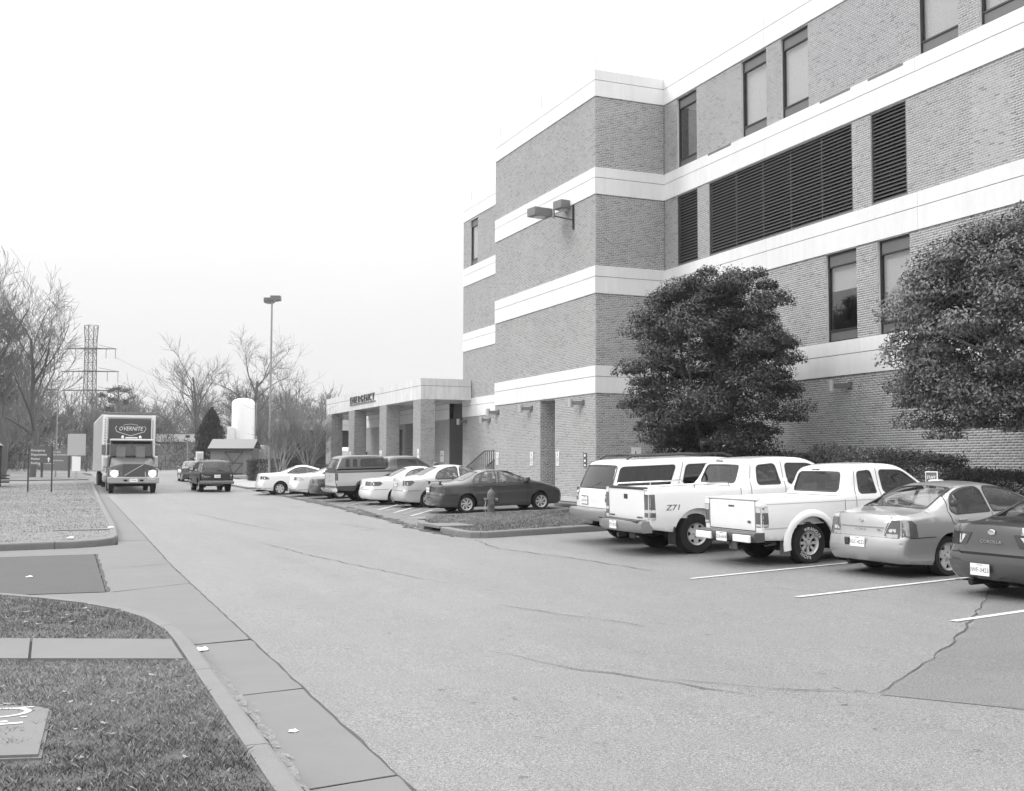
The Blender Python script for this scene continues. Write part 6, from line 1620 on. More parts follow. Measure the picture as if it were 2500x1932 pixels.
def branches(seed, H, r0, spread=.5, levels=5, up=.25, first=.3, nseg=4, dens=1.0, crook=.12, fork=False):
    """recursive limbs: returns list of (points, radii)"""
    g = random.Random(seed); out = []
    def rec(p, d, L, r, lv):
        pts = [p]; rs = [r]; q = p; dd = d
        for i in range(nseg):
            dd = (dd+Vector((g.gauss(0, crook), g.gauss(0, crook), g.gauss(0, crook)+up*.18))).normalized(); q = q+dd*L/nseg
            pts.append(q); rs.append(max(.004, r*(1-(i+1)/nseg*.62)))
        out.append((pts, rs, lv))
        if lv <= 0 or r < .006: return
        n = {0: 0}.get(lv, int((5 if lv >= levels-1 else 4)*dens+g.random()))
        if lv == levels: n = int(9*dens)
        for k in range(n):
            t = first+(1-first)*(k+g.random()*.8)/n if lv == levels else g.uniform(.25, 1.0)
            i = min(nseg-1, int(t*nseg)); f = t*nseg-i; b = pts[i].lerp(pts[i+1], min(1, f)); rr_ = (rs[i]*(1-f)+rs[i+1]*f)
            ax = (pts[i+1]-pts[i]).normalized(); o = ax.orthogonal().normalized(); o.rotate(Matrix.Rotation(g.uniform(0, 6.283), 3, ax)); ang = g.uniform(.5, 1.0)*spread*1.6
            nd = (ax*math.cos(ang)+o*math.sin(ang)); nd.z += up*.5; nd.normalize()
            rec(b, nd, L*g.uniform(.42, .66)*(1.05-.35*t if lv == levels else 1), rr_*g.uniform(.42, .62), lv-1)
    rec(Vector((0, 0, -.2)), Vector((g.gauss(0, .012), g.gauss(0, .012), 1)), H*.92, r0, levels)
    return out
def bare_tree(name, label, loc, H, r0, seed, m, tm, levels=5, group=None, minr=.011, cat='tree', **k):
    t = thing(name, label, cat, loc, 0, group); B = branches(seed, H, r0, levels=levels, **k)
    tr = MB(); tw = MB()
    for pts, rs, lv in B:
        rs = [max(minr, r) for r in rs]
        if lv >= levels-1: tr.tube(pts, rs, 7, False)
        else: tw.tube(pts[::2] if lv <= 1 and len(pts) > 3 else pts, (rs[::2] if lv <= 1 and len(pts) > 3 else rs), 3, False)
    tr.build('trunk', m, t, smooth=180); tw.build('crown', tm, t, smooth=180)
    return t
BK = M_['bark']; TW = M_['twig_far']
BKF = mat('bark_far', .11, .9)
bare_tree('bare_tree', 'tall bare tree at the left edge of the picture', (-3.35, 92.5, .7), 12.0, .34, 5, BKF, TW, spread=.48, dens=1.25, first=.34)
bare_tree('bare_tree', 'wide bare tree, second from the left edge', (-1.3, 98, .8), 12.4, .28, 17, BKF, TW, spread=.62, dens=1.3, first=.26, up=.3)
bare_tree('bare_tree', 'thin bare tree just left of the pylon', (3.6, 128, 1.0), 7, .12, 23, BKF, TW, spread=.4, dens=.7)
bare_tree('bare_tree', 'bare tree standing between the lorry and the white tank', (14.7, 124, 1.15), 11.2, .24, 12, BKF, TW, spread=.50, dens=1.1, first=.30)
bare_tree('bare_tree', 'broad bare tree rising behind the white tank', (20.6, 126.5, 1.3), 11.0, .36, 44, BKF, TW, spread=.66, dens=1.2, first=.33, up=.2)
bare_tree('bare_tree', 'small bare tree between the lamp post and the canopy', (22.3, 112, 1.3), 9.0, .15, 31, BKF, TW, spread=.50, dens=.9, first=.4)
bare_tree('bare_tree', 'thin bare tree behind the cone shaped conifer', (16.9, 122, 1.2), 8.0, .13, 37, BKF, TW, spread=.45, dens=.8, first=.4)
bare_tree('bare_tree', 'low bare tree between the left trees and the pylon', (-1.6, 112, .95), 7.5, .13, 39, BKF, TW, spread=.6, dens=1.0, first=.25)

def multi_stem(label, loc, H, seed, n=6, rad=1.6, group='multi stemmed bare shrubs by the car park'):
    t = thing('bare_shrub', label, 'shrub', loc, 0, group); g = random.Random(seed); tr = MB(); tw = MB()
    for k in range(n):
        a = 2*math.pi*k/n+g.uniform(-.3, .3); lean = g.uniform(.3, .75)*rad/H
        B = branches(seed*10+k, H*g.uniform(.75, 1), .055, spread=.45, levels=4, up=.35, first=.30, nseg=4, dens=1.15)
        Mx = Matrix.Rotation(math.atan(lean), 4, Vector((-math.sin(a), math.cos(a), 0)))
        for pts, rs, lv in B:
            pts = [Mx @ p for p in pts]; rs = [max(.008, r) for r in rs]
            (tr if lv >= 3 else tw).tube(pts, rs, 5 if lv >= 3 else 3, False)
    tr.build('stems', M_['bark_light'], t, smooth=180); tw.build('crown', mat('twig_mid', .17, .9), t, smooth=180); return t
multi_stem('bare multi-stemmed shrub left of the lamp post foot', (13.3, 70.3, .75), 4.6, 2, 6, 1.9)
multi_stem('bare multi-stemmed shrub nearest the canopy columns', (15.9, 73.4, .8), 4.9, 4, 7, 2.6)
multi_stem('bare multi-stemmed shrub at the back, behind the hedge', (14.6, 78.5, .85), 4.8, 6, 6, 2.0)
hedge('clipped dark hedge in front of the timber shed', 12.3, 15.4, 75.0, 76.6, 1.45, 9000, 61, M_['hedge_leaf'], leaf=(.07, .13), lump=.1)
hedge('low clipped hedge behind the white coupes', 16.5, 19.0, 71.5, 80.0, .95, 9000, 62, M_['hedge_leaf'], leaf=(.07, .13), lump=.1)

# conifer
def conifer(label, loc, H, rad, n, seed, shape=1.0):
    g = np.random.default_rng(seed); t = thing('conifer', label, 'tree', loc)
    z = g.random(n)**.8; a = g.uniform(0, 2*np.pi, n); lob = 1+.20*np.sin(a*3+z*7)+.16*np.sin(a*7-z*17)+.12*np.sin(z*23+a*2)
    r = rad*(1-z**1.5)**.8*lob*np.sqrt(g.uniform(.25, 1, n)); r = np.maximum(r, .02)
    C = np.stack([r*np.cos(a), r*np.sin(a), .25+z*H], 1); N = unit(np.stack([np.cos(a), np.sin(a), .3+0*a], 1)+g.normal(size=(n, 3))*.5); U = unit(np.stack([np.cos(a)*.5, np.sin(a)*.5, 1+0*a], 1)+g.normal(size=(n, 3))*.4)
    tri_cloud('crown', C, N, U, g.uniform(.16, .34, n), np.clip(g.normal(1, .35, n), .3, 2), mat('needle', .045, .8, attr='tone'), t, asp=.3)
    MB().tube([(0, 0, -.2), (0, 0, H*.9)], [.16, .03], 7).build('trunk', BK, t); return t
conifer('dark cone shaped conifer beside the timber shed', (13.35, 102.7, .95), 5.7, 1.75, 15000, 71)
# pine with flat clumps
def pine(label, loc, H, seed, clumps, sc=1.0, tr=.16):
    g = np.random.default_rng(seed); t = thing('pine_tree', label, 'tree', loc); mb = MB(); mb.tube([(0, 0, -.2), (.1, 0, H*.5), (0, .1, H)], [tr, tr*.75, tr*.35], 7)
    Cs = []; 
    for (dx, dy, z, r) in clumps:
        mb.tube([(0, 0, z-.6*sc), (dx*.6, dy*.6, z-.35*sc), (dx, dy, z)], [tr*.35, tr*.25, .03], 5); n = int(300*r*r/sc/sc)
        d = unit(g.normal(size=(n, 3))); Cs.append(np.array([dx, dy, z])+d*np.array([r, r, r*.55])*g.uniform(.25, 1.15, (n, 1)))
    C = np.concatenate(Cs); n = len(C); N = unit(g.normal(size=(n, 3))); U = unit(g.normal(size=(n, 3))+np.array([0, 0, .8]))
    mb.build('trunk', BKF, t, smooth=180); tri_cloud('crown', C, N, U, g.uniform(.22, .42, n), np.clip(g.normal(1, .3, n), .3, 2), mat('pine_needle', .07, .8, attr='tone'), t, asp=.22); return t
pine('flat topped pine between the lorry roof and the pylon', (7.2, 138, 1.15), 9.6, 81, [(0, 0, 9.5, .8), (-.9, .3, 9.2, .6), (1.0, 0, 9.3, .7), (-1.7, 0, 8.7, .6), (1.7, 0, 8.5, .6), (-.6, 0, 8.2, .8), (.8, .2, 7.9, .7), (-1.1, 0, 7.1, .7), (1.3, 0, 6.9, .8), (.2, 0, 6.3, .7), (-.8, 0, 5.6, .7), (1.0, 0, 5.3, .7)])
pine('dark pine crown against the left edge behind the bare trees', (-4.6, 101, .8), 13.5, 83, [(0, 0, 13.0, 1.8), (1.2, 0, 11.8, 1.4), (-.8, 0, 11.0, 1.9), (.6, 0, 9.6, 1.7), (-.6, 0, 8.2, 1.8), (.5, 0, 6.6, 1.4)], tr=.24)

# the far woods: one mass of bare trunks and twigs
g = random.Random(99); tr = MB(); tws = []
protos = []
for k in range(5):
    B = branches(200+k, 9.5, .13, spread=.5, levels=4, up=.3, first=.15, nseg=3, dens=1.15); mb = MB()
    for pts, rs, lv in B:
        if lv == 0 and g.random() < .15: continue
        mb.tube([pts[0], pts[-1]] if lv <= 1 else pts, [max(.022, rs[0]), max(.018, rs[-1])] if lv <= 1 else [max(.03, r) for r in rs], 3, False)
    protos.append((np.array(mb.V), np.array([f for f in mb.F])))
Vs = []; Fs = []; k = 0
for i in range(165):
    V, F = protos[g.randrange(5)]; x = g.uniform(-52, 60); y = g.uniform(134, 172)
    if i < 26: x = g.uniform(-20, -4); y = g.uniform(118, 134)
    s = g.uniform(.72, 1.12)*(.82 if x > 1 else .98); a = g.uniform(0, 6.28); c_, s_ = math.cos(a), math.sin(a)
    P = np.stack([(V[:, 0]*c_-V[:, 1]*s_)*s*1.25+x, (V[:, 0]*s_+V[:, 1]*c_)*s*1.25+y, V[:, 2]*s+gz(x, y)-.1], 1); Vs.append(P); Fs.append(F+k); k += len(P)
V = np.concatenate(Vs); F = np.concatenate(Fs)
me = bpy.data.meshes.new('far_woods'); me.vertices.add(len(V)); me.vertices.foreach_set('co', V.reshape(-1).astype(np.float32)); me.loops.add(len(F)*4); me.loops.foreach_set('vertex_index', F.reshape(-1).astype(np.int32)); me.polygons.add(len(F)); me.polygons.foreach_set('loop_start', np.arange(0, len(F)*4, 4, dtype=np.int32)); me.update(calc_edges=True)
me.materials.append(mat('wood_far', .17, .9)); o = bpy.data.objects.new('far_woods', me); COL.objects.link(o); tag(o, 'grey leafless woods along the horizon', 'woods', kind='stuff')
# undergrowth in front of and within the woods
gg = np.random.default_rng(4); n = 85000; x = gg.uniform(-60, 62, n); y = gg.uniform(126, 176, n); hh = (2.0+1.2*np.sin(x*.21)+1.0*np.sin(x*.53+2)+.5*np.sin(x*1.3))*np.clip((y-120)/30, .4, 1.2)*1.35+2.2
z = gzv(x, y)+hh*gg.random(n)**.7
C = np.stack([x, y, z], 1); N = unit(gg.normal(size=(n, 3))); U = unit(gg.normal(size=(n, 3))+np.array([0, 0, 1.2]))
o = tri_cloud('undergrowth', C, N, U, gg.uniform(.5, 1.4, n), np.clip(gg.normal(1, .3, n)*(.85+.25*np.sin(x*.4)), .3, 2), mat('undergrowth', .15, .9, attr='tone'), None, asp=.07); tag(o, 'tangled grey brush below the far woods', 'undergrowth', kind='stuff')

# grass blades on the near lawn, shorter tufts on the island
def blades(name, n, region, hgt, seed, base, m, wd=.006, clump=True):
    g = np.random.default_rng(seed); xs = np.array([p[0] for p in region]); ys = np.array([p[1] for p in region])
    x = g.uniform(xs.min(), xs.max(), n*2); y = g.uniform(ys.min(), ys.max(), n*2)
    nz = np.sin(x*7.1+np.sin(y*5))*np.sin(y*6.3+x*2)+.6*np.sin(x*17+y*3)*np.sin(y*19-x*4)
    k = inside([tuple(p) for p in region], x, y) & (g.random(n*2) < np.clip(.62+.38*nz, .12, 1)); x = x[k][:n]; y = y[k][:n]; n = len(x); nz = nz[k][:n]
    h = hgt*g.uniform(.45, 1.25, n)*(1+.35*nz); a = g.uniform(0, 2*np.pi, n); lx = g.normal(0, .5, n)*h; ly = g.normal(0, .5, n)*h
    z = gzv(x, y)+base; w = wd*g.uniform(.7, 1.5, n)
    P0 = np.stack([x-np.cos(a)*w, y-np.sin(a)*w, z], 1); P1 = np.stack([x+np.cos(a)*w, y+np.sin(a)*w, z], 1); P2 = np.stack([x+lx*.5, y+ly*.5, z+h*.62], 1); P3 = np.stack([x+lx, y+ly, z+h*.9], 1)
    V = np.stack([P0, P1, P2, P3], 1).reshape(-1, 3); T = np.stack([[0, 1, 2], [2, 1, 3]]); F = (T[None]+(np.arange(n)*4)[:, None, None]).reshape(-1, 3)
    me = bpy.data.meshes.new(name); me.vertices.add(len(V)); me.vertices.foreach_set('co', V.reshape(-1).astype(np.float32)); me.loops.add(len(F)*3); me.loops.foreach_set('vertex_index', F.reshape(-1).astype(np.int32)); me.polygons.add(len(F)); me.polygons.foreach_set('loop_start', np.arange(0, len(F)*3, 3, dtype=np.int32)); me.update(calc_edges=True)
    big = .5+.5*np.sin(x*.9+1)*np.sin(y*.8); tn = np.clip(g.normal(1, .40, n)+.45*(nz > .5)+1.1*(big-.45), .35, 3.2); tn[g.random(n) < .12] = 2.4
    at = me.attributes.new('tone', 'FLOAT', 'FACE'); at.data.foreach_set('value', np.repeat(tn, 2).astype(np.float32)); me.materials.append(m)
    o = bpy.data.objects.new(name, me); COL.objects.link(o); o['kind'] = 'stuff'; return o
nl = [(1.14, 5.6), (1.14, 10.12), (-.5, 10.8), (-2.5, 11.62), (-2.5, 9.6), (-2.2, 5.6)]
blades('grass', 78000, nl, .035, 1, KH-.012, M_['grass_blade'], .0038)
nl2 = [(1.12, 11.30), (1.12, 12.0), (.98, 12.85), (.76, 13.65), (.40, 14.4), (-.07, 15.1), (-.57, 15.7), (-1.4, 16.1), (-4.2, 16.3), (-4.2, 13.4), (-2.6, 12.8), (-.5, 11.97)]
blades('grass', 42000, nl2, .032, 2, KH-.012, M_['grass_blade'], .004)
blades('grass', 26000, [(9.5, 29.1), (9.25, 27.4), (9.25, 25), (9.5, 24.5), (11.9, 24.75), (17, 25.4), (17, 31.6), (10.5, 31.2)], .05, 3, .10, mat('island_blade', .13, .85, attr='tone'), .007)
fl_ = [(1.30, 26.4), (1.36, 30), (1.70, 45), (2.3, 72), (-16, 70), (-9, 24.0), (-3, 24.4), (.6, 25.1)]
blades('grass', 70000, fl_, .03, 4, KH-.012, mat('far_blade', .18, .85, attr='tone'), .010)
# fallen leaves, litter
def leaf(x, y, s, a, base, m=None, label='dry fallen leaf', up=.01):
    z = gz(x, y)+base; P = [(-1, 0), (-.4, .35), (-.1, .15), (.1, .6), (.35, .2), (1, .15), (.4, -.15), (.3, -.55), (-.1, -.2), (-.5, -.4)]
    c, s_ = math.cos(a), math.sin(a); V = [(x+(px*c-py*s_)*s, y+(px*s_+py*c)*s, z+up*(1+abs(px))*.8+.004) for px, py in P]
    return V, [tuple(range(len(P)))]
mb = MB(); g = random.Random(12)
for k in range(46): mb.add(*leaf(g.uniform(-1.9, 1.1), g.uniform(6.2, 10.3), g.uniform(.025, .055), g.uniform(0, 6), KH+.01, up=.012))
for k in range(30): mb.add(*leaf(g.uniform(-2.5, .9), g.uniform(12.0, 14.6), g.uniform(.03, .06), g.uniform(0, 6), KH+.01, up=.012))
for k in range(70): mb.add(*leaf(g.gauss(1.40, .05), g.uniform(6.3, 11.5), g.uniform(.010, .03), g.uniform(0, 6), .012, up=.006))
for k in range(40): mb.add(*leaf(g.gauss(8.95, .06), g.uniform(24.5, 31), g.uniform(.03, .07), g.uniform(0, 6), .014, up=.01))
o = mb.build('fallen_leaves', M_['leaf_litter']); o['kind'] = 'stuff'
def litter(label, x, y, base, s, seed):
    g = random.Random(seed); bm = bmesh.new(); bmesh.ops.create_icosphere(bm, subdivisions=2, radius=1)
    for v in bm.verts: v.co = Vector((v.co.x*s*g.uniform(.7, 1.3), v.co.y*s*g.uniform(.6, 1.1), max(0, v.co.z+.3)*s*.35*g.uniform(.5, 1.4)))
    me = bpy.data.meshes.new('litter'); bm.to_mesh(me); bm.free(); me.materials.append(M_['white_paint']); o = bpy.data.objects.new('litter', me); COL.objects.link(o); o.location = (x, y, gz(x, y)+base)
    tag(o, label, 'litter')
litter('crumpled white paper in the gutter beside the near kerb', 1.43, 11.45, .01, .075, 1)
litter('small white scrap lying in the gutter of the near kerb', 1.62, 7.9, .01, .035, 2)
litter('white cup on the far kerb corner by the road', 1.40, 28.6, KH+.01, .07, 3)
litter('white lump lying on the far lawn near its kerb', .45, 25.3, KH+.02, .07, 4)
litter('pale stone on the driveway asphalt', -.25, 19.1, .012, .05, 5)
# silt in the gutter
ribbon('gutter_silt', [(1.42, 6.2), (1.44, 8.2), (1.40, 10.0), (1.37, 11.6), (1.36, 12.2)], .10, M_['silt'], dz=.0125, jitter=.012, seed=70, taper=True)
ribbon('grass_edge', [(1.14, 6.0), (1.145, 10.0)], .03, M_['dirt'], dz=KH-.006, jitter=.012, seed=71)

# ================================================================== street furniture
def sign_two_posts(label, x0, y0, x1, y1, zt, zb_, lines, post=.07, ph=None, arrow=False, size=.11, panel=None, ins=.05):
    t = thing('direction_sign', label, 'sign', ((x0+x1)/2, (y0+y1)/2, 0)); cx_, cy_ = (x0+x1)/2, (y0+y1)/2; d = Vector((x1-x0, y1-y0, 0)).normalized(); n = Vector((d.y, -d.x, 0))
    for (x, y) in ((x0, y0), (x1, y1)):
        z = gz(x, y)+KH-.05; MB().box(x-cx_-post/2, x-cx_+post/2, y-cy_-post/2, y-cy_+post/2, z, ph or zt).build('post', M_['sign_post'], t)
    M = frame(((0, 0, 0)), d, (0, 0, 1)); w = (Vector((x1, y1, 0))-Vector((x0, y0, 0))).length/2-ins
    MB().box(-w, w, zb_, zt, -.02, .02, M).build('panel', panel or M_['sign_dark'], t)
    for i, s_ in enumerate(lines):
        text('lettering', s_, size, M_['plate'], M @ Matrix.Translation((-w+.07, zt-.20-i*size*1.32, .021)), t, ext=.001, align='LEFT')
    if arrow:
        mb = MB(); mb.add([tuple(M @ Vector(v)) for v in ((w-.20, zb_+.16, .022), (w-.11, zb_+.27, .022), (w-.02, zb_+.16, .022), (w-.085, zb_+.18, .022), (w-.085, zb_+.05, .022), (w-.135, zb_+.05, .022), (w-.135, zb_+.18, .022))], [(0, 1, 3, 4, 5, 6)[:0] or (0, 6, 5, 4, 3, 2, 1)]); mb.build('arrow', M_['plate'], t)
    return t
M0 = None
sign_two_posts('dark direction sign on two posts with an upward arrow, nearest on the left lawn', -.92, 56.7, .10, 56.25, 2.72, 1.93, ['Emergency', 'Department', 'Patient', 'Parking'], arrow=True, size=.15)
sign_two_posts('wide dark sign partly hidden behind the nearer direction sign', -.55, 92.2, 1.36, 91.4, 2.95, 1.35, ['EMERGENCY AND', 'OUTPATIENT ENTRANCE', 'Visitors', 'Main Hospital Entrance', '< Deliveries'], post=.16, size=.16, panel=mat('sign_mid', .16, .6))
t = thing('road_sign', 'back of a large pale square sign with a smaller one below on one post', 'sign', (.93, 45.05, 0))
z = gz(.93, 45)+KH-.05
MB().box(-.02, .02, -.02, .02, z, 2.98).build('post', mat('post_pale', .38, .6), t)
MB().bbox(-.335, .335, -.05, -.035, 2.22, 3.03, .006).build('upper_panel', mat('sign_back', .44, .5, .2, noise=[(2, .06, 3)]), t); MB().box(-.16, .16, -.05, -.04, 1.63, 2.18).build('lower_panel', M_['white_paint'], t)
MB().box(-.20, -.06, .10, .11, 1.80, 2.20).build('rear_panel', M_['white_paint'], t)
for a in (t,): a.rotation_euler = (0, 0, D2R(-20))
# small reserved signs at the near row
for k, (lab, x, y) in enumerate((('small dark reserved sign on a post above the silver saloon roof', 16.2, 17.3), ('small dark reserved sign seen through the cab of the mid-size pickup', 16.6, 20.6), ('small dark reserved sign at the right edge of the picture', 16.0, 14.65), ('small dark reserved sign behind the large pickup cab', 16.7, 23.2))):
    t = thing('reserved_sign', lab, 'parking sign', (x, y, gz(x, y)), D2R(-90+4), 'small reserved signs along the near row')
    MB().box(-.02, .02, .005, .03, 0, 1.35).build('post', M_['galv'], t)
    MB().box(-.152, .152, -.010, .005, 1.0, 1.46).build('sign_border', M_['plate'], t); MB().box(-.135, .135, -.014, -.010, 1.018, 1.442).build('sign_face', M_['sign_dark'], t)
    text('lettering', 'STAFF', .085, M_['plate'], frame((0, -.016, 1.34), (1, 0, 0), (0, 0, 1)), t, ext=.001); text('lettering', 'ONLY', .085, M_['plate'], frame((0, -.016, 1.22), (1, 0, 0), (0, 0, 1)), t, ext=.001)
t = thing('reserved_sign', 'wheelchair parking sign on a post behind the big sport utility', 'parking sign', (17.75, 32.2, gz(17.75, 32.2)), D2R(0))
MB().box(-.02, .02, .005, .03, 0, 1.7).build('post', M_['galv'], t); MB().box(-.16, .16, -.012, .005, 1.42, 1.98).build('sign_face', M_['plate'], t)
MB().lathe([(.06, 0), (.085, 0), (.085, .003), (.06, .003)], 'Y', 16, Matrix.Translation((0, -.016, 1.62)), closed=True).build('wheelchair_symbol', M_['letter_dark'], t); MB().box(-.03, .0, -.016, -.012, 1.62, 1.85).build('wheelchair_symbol', M_['letter_dark'], t)
t.rotation_euler = (0, 0, D2R(-30))
# wheel stops
for lab, x, y in (('concrete wheel stop in front of the dark green saloon', 16.25, 34.3),):
    t = tag(MB().bbox(x-.09, x+.09, y-.9, y+.9, gz(x, y), gz(x, y)+.13, .03).build('wheel_stop', M_['kerb']), lab, 'wheel stop')
# hydrant
t = thing('fire_hydrant', 'dark fire hydrant standing on the grassy kerbed island', 'fire hydrant', (12.35, 31.45, gz(12.35, 31.45)+.08)); hm = mat('hydrant_paint', .11, .55, noise=[(12, .3, 4)])
MB().lathe([(0, 0), (.17, 0), (.17, .04), (.115, .05), (.105, .42), (.14, .43), (.14, .47), (.115, .48), (.12, .58), (.10, .66), (.05, .72), (.03, .73), (.03, .78), (0, .78)], n=20).build('barrel', hm, t, smooth=40)
MB().lathe([(0, -.21), (.075, -.21), (.075, -.15), (.06, -.13), (.06, .13), (.075, .15), (.075, .21), (0, .21)], 'Y', 14, Matrix.Translation((0, 0, .40)) @ Matrix.Rotation(D2R(68), 4, 'Z')).build('side_outlet', hm, t, smooth=40)
MB().lathe([(0, -.23), (.095, -.23), (.095, -.16), (.07, -.14), (.07, 0)], 'Y', 14, Matrix.Translation((0, 0, .36)) @ Matrix.Rotation(D2R(-22), 4, 'Z')).build('pumper_outlet', hm, t, smooth=40)
MB().tube([(-.20, -.08, .38), (-.24, -.10, .2), (-.22, -.12, .02)], .012, 5).build('chain', M_['galv'], t)

# lamp posts
def lamp_post(label, x, y, h, two=True, r=.09, name='lamp_post'):
    z = gz(x, y); t = thing(name, label, 'street lamp', (x, y, z)); MB().tube([(0, 0, 0), (0, 0, h)], [r, r*.62], 10).build('pole', M_['grey_metal'], t, smooth=60)
    if two:
        MB().tube([(0, 0, .3), (0, 0, 0)], [r*1.3, r*1.7], 12).build('base', M_['concrete'], t)
        for (dx, dy, dz) in ((.28, -.10, .10), (-.12, .52, .02)):
            hd = MB().bbox(-.31, .31, -.26, .26, 0, .31, .02).build('lamp_head', M_['mid_metal'], t); hd.location = (dx*.8, dy*.8, h-.1+dz); hd.rotation_euler = (0, 0, D2R(-22.5))
            MB().lathe([(0, -.08), (.14, -.06), (.24, 0)], n=18).build('lens', M_['galv'], hd, smooth=60)
        MB().tube([(.2, -.1, h-.02), (-.1, .4, h-.02)], .04, 6).build('arm', M_['mid_metal'], t)
    return t
lamp_post('tall lamp post with two box heads beside the bare shrubs', 12.75, 70.6, 11.55)
t = lamp_post('thin lamp post with a single arm far behind the left signs', .45, 97.3, 7.1, False, .07); MB().tube([(0, 0, 7.1), (-.5, .15, 7.1)], .04, 6).build('arm', M_['mid_metal'], t); MB().bbox(-1.0, -.45, .02, .28, 7.0, 7.14, .02).build('lamp_head', M_['mid_metal'], t)
t = lamp_post('short dark lamp post in front of the low white topped building', 10.25, 93.3, 3.3, False, .06); MB().bbox(-.16, .16, -.16, .16, 3.2, 3.4, .03).build('lamp_head', M_['dark_metal'], t)
for lab, x, y in (('left one of two white bollards by the far drive', -11.1, 151.5), ('right one of two white bollards by the far drive', -10.2, 151.1)):
    t = tag(MB().lathe([(0, 0), (.08, 0), (.08, .95), (.06, 1.0), (0, 1.0)], n=12).build('bollard', M_['white_paint'], smooth=40), lab, 'bollard', 'white bollards'); t.location = (x, y, gz(x, y))
# shelter at the left edge
t = thing('shelter', 'corner of a small dark shelter with a bench cut by the left edge', 'shelter', (-3.3, 66.2, gz(-3, 66)))
MB().add([(-1.2, -1.2, 2.35), (.95, -1.2, 2.35), (.95, 1.2, 2.35), (-1.2, 1.2, 2.35), (-.6, 0, 3.0), (.1, 0, 3.0)], [(0, 1, 5, 4), (1, 2, 5), (2, 3, 4, 5), (3, 0, 4), (3, 2, 1, 0)]).build('roof', M_['shingle'], t)
for x in (-1.05, .80):
    for y in (-1.0, 1.0): MB().box(x-.05, x+.05, y-.05, y+.05, 0, 2.35).build('post', M_['dark_metal'], t)
MB().box(-1.0, .8, -1.02, -.98, .15, 1.05).build('side_panel', M_['black'], t); MB().box(-1.0, .8, -.02+1.0, 1.02, .15, 2.2).build('back_panel', mat('shelter_glass', .22, .2), t)
for i in range(3): MB().box(.85, 1.3, -.6, .6, .35+i*.18, .42+i*.18).build('bench_slat', M_['dark_metal'], t)
MB().box(-1.2, 1.3, -1.2, 1.2, 0, .12).build('base_slab', M_['concrete'], t)

# pylon and its lines
t = thing('electricity_pylon', 'lattice electricity pylon with three cross arms rising behind the woods', 'pylon', (8.2, 278, 2.2), D2R(-22.5))
PM = mat('pylon_steel', .10, .6); HH = [0, 4.0, 9.0, 14.5, 16.6, 18.8, 21.0, 23.2, 25.4, 26.3, 28.6, 31.9]; WW = [3.6, 3.1, 2.6, 2.1, 1.95, 1.9, 1.85, 1.85, 1.8, 1.8, 1.85, 2.15]; WW = [w*.54 for w in WW]; PR = Matrix.Rotation(D2R(45), 4, 'Z')
for sx, sy in ((-1, -1), (1, -1), (1, 1), (-1, 1)):
    MB().tube([PR @ Vector((sx*w, sy*w, h)) for h, w in zip(HH, WW)], .12, 4).build('tower_leg', PM, t)
for i in range(len(HH)-1):
    mb = MB(); a, b = WW[i], WW[i+1]; h0, h1 = HH[i], HH[i+1]
    for (p, q) in (((-1, -1), (1, -1)), ((1, -1), (1, 1)), ((1, 1), (-1, 1)), ((-1, 1), (-1, -1))):
        [mb.tube([PR @ Vector(e) for e in ee], .06, 3) for ee in (((p[0]*a, p[1]*a, h0), (q[0]*b, q[1]*b, h1)), ((q[0]*a, q[1]*a, h0), (p[0]*b, p[1]*b, h1)), ((p[0]*b, p[1]*b, h1), (q[0]*b, q[1]*b, h1)))]
    mb.build('lattice_panel', PM, t)
for (h, w) in ((26.4, 6.0), (21.05, 6.7), (16.6, 6.0)):
    mb = MB(); mb.tube([(-w, 0, h), (0, -1, h+.1), (w, 0, h)], .13, 4); mb.tube([(-w, 0, h), (0, 1, h+.1), (w, 0, h)], .13, 4); mb.tube([(-w, 0, h), (-1.9, 0, h+.9)], .06, 3); mb.tube([(w, 0, h), (1.9, 0, h+.9)], .06, 3); mb.build('cross_arm', PM, t)
    for x in (-w+.2, -w*.6, w*.6, w-.2): MB().tube([(x, 0, h), (x, 0, h-2.3)], .07, 4).build('insulator', PM, t)
for (lab, x, h) in (('upper power line running right from the pylon', 6, 26.5), ('middle power line running right from the pylon', 6.7, 21)):
    P0 = Vector((8.2+x*.93, 278-x*.37, h+0)); P1 = Vector((95, 470, h-4)); pts = []
    for i in range(25): u = i/24; p = P0.lerp(P1, u); p.z -= 14*u*(1-u); pts.append(p)
    tag(MB().tube(pts, .035, 3, False).build('power_line', mat('cable', .3, .6)), lab, 'power line', 'power lines')

# shed, tank, low building
t = thing('shed', 'small timber shed with a pitched roof and cross braced doors', 'shed', (14.25, 96.9, gz(14, 97)), D2R(-22.5))
MB().box(-1.75, 1.75, 0, 2.6, 0, 2.35).build('wall', M_['wood'], t)
for i in range(23): MB().box(-1.75+i*.152, -1.61+i*.152, -.03, -.002, 0, 2.35).build('plank', mat('plank_wood', .21, .8, noise=[(6, .35, 4, (6, 6, .6))]), t)
MB().add([(-1.95, -.3, 2.25), (1.95, -.3, 2.25), (1.95, 1.3, 3.1), (-1.95, 1.3, 3.1), (-1.95, 2.9, 2.25), (1.95, 2.9, 2.25), (-1.95, -.3, 2.15), (1.95, -.3, 2.15), (1.95, 1.3, 3.0), (-1.95, 1.3, 3.0)], [(0, 1, 2, 3), (3, 2, 5, 4), (6, 0, 3, 9), (1, 7, 8, 2), (0, 6, 7, 1), (6, 9, 8, 7)]).build('roof', M_['shingle'], t)
MB().box(-1.95, 1.95, -.33, -.29, 2.12, 2.28).build('eave_board', M_['dark_metal'], t)
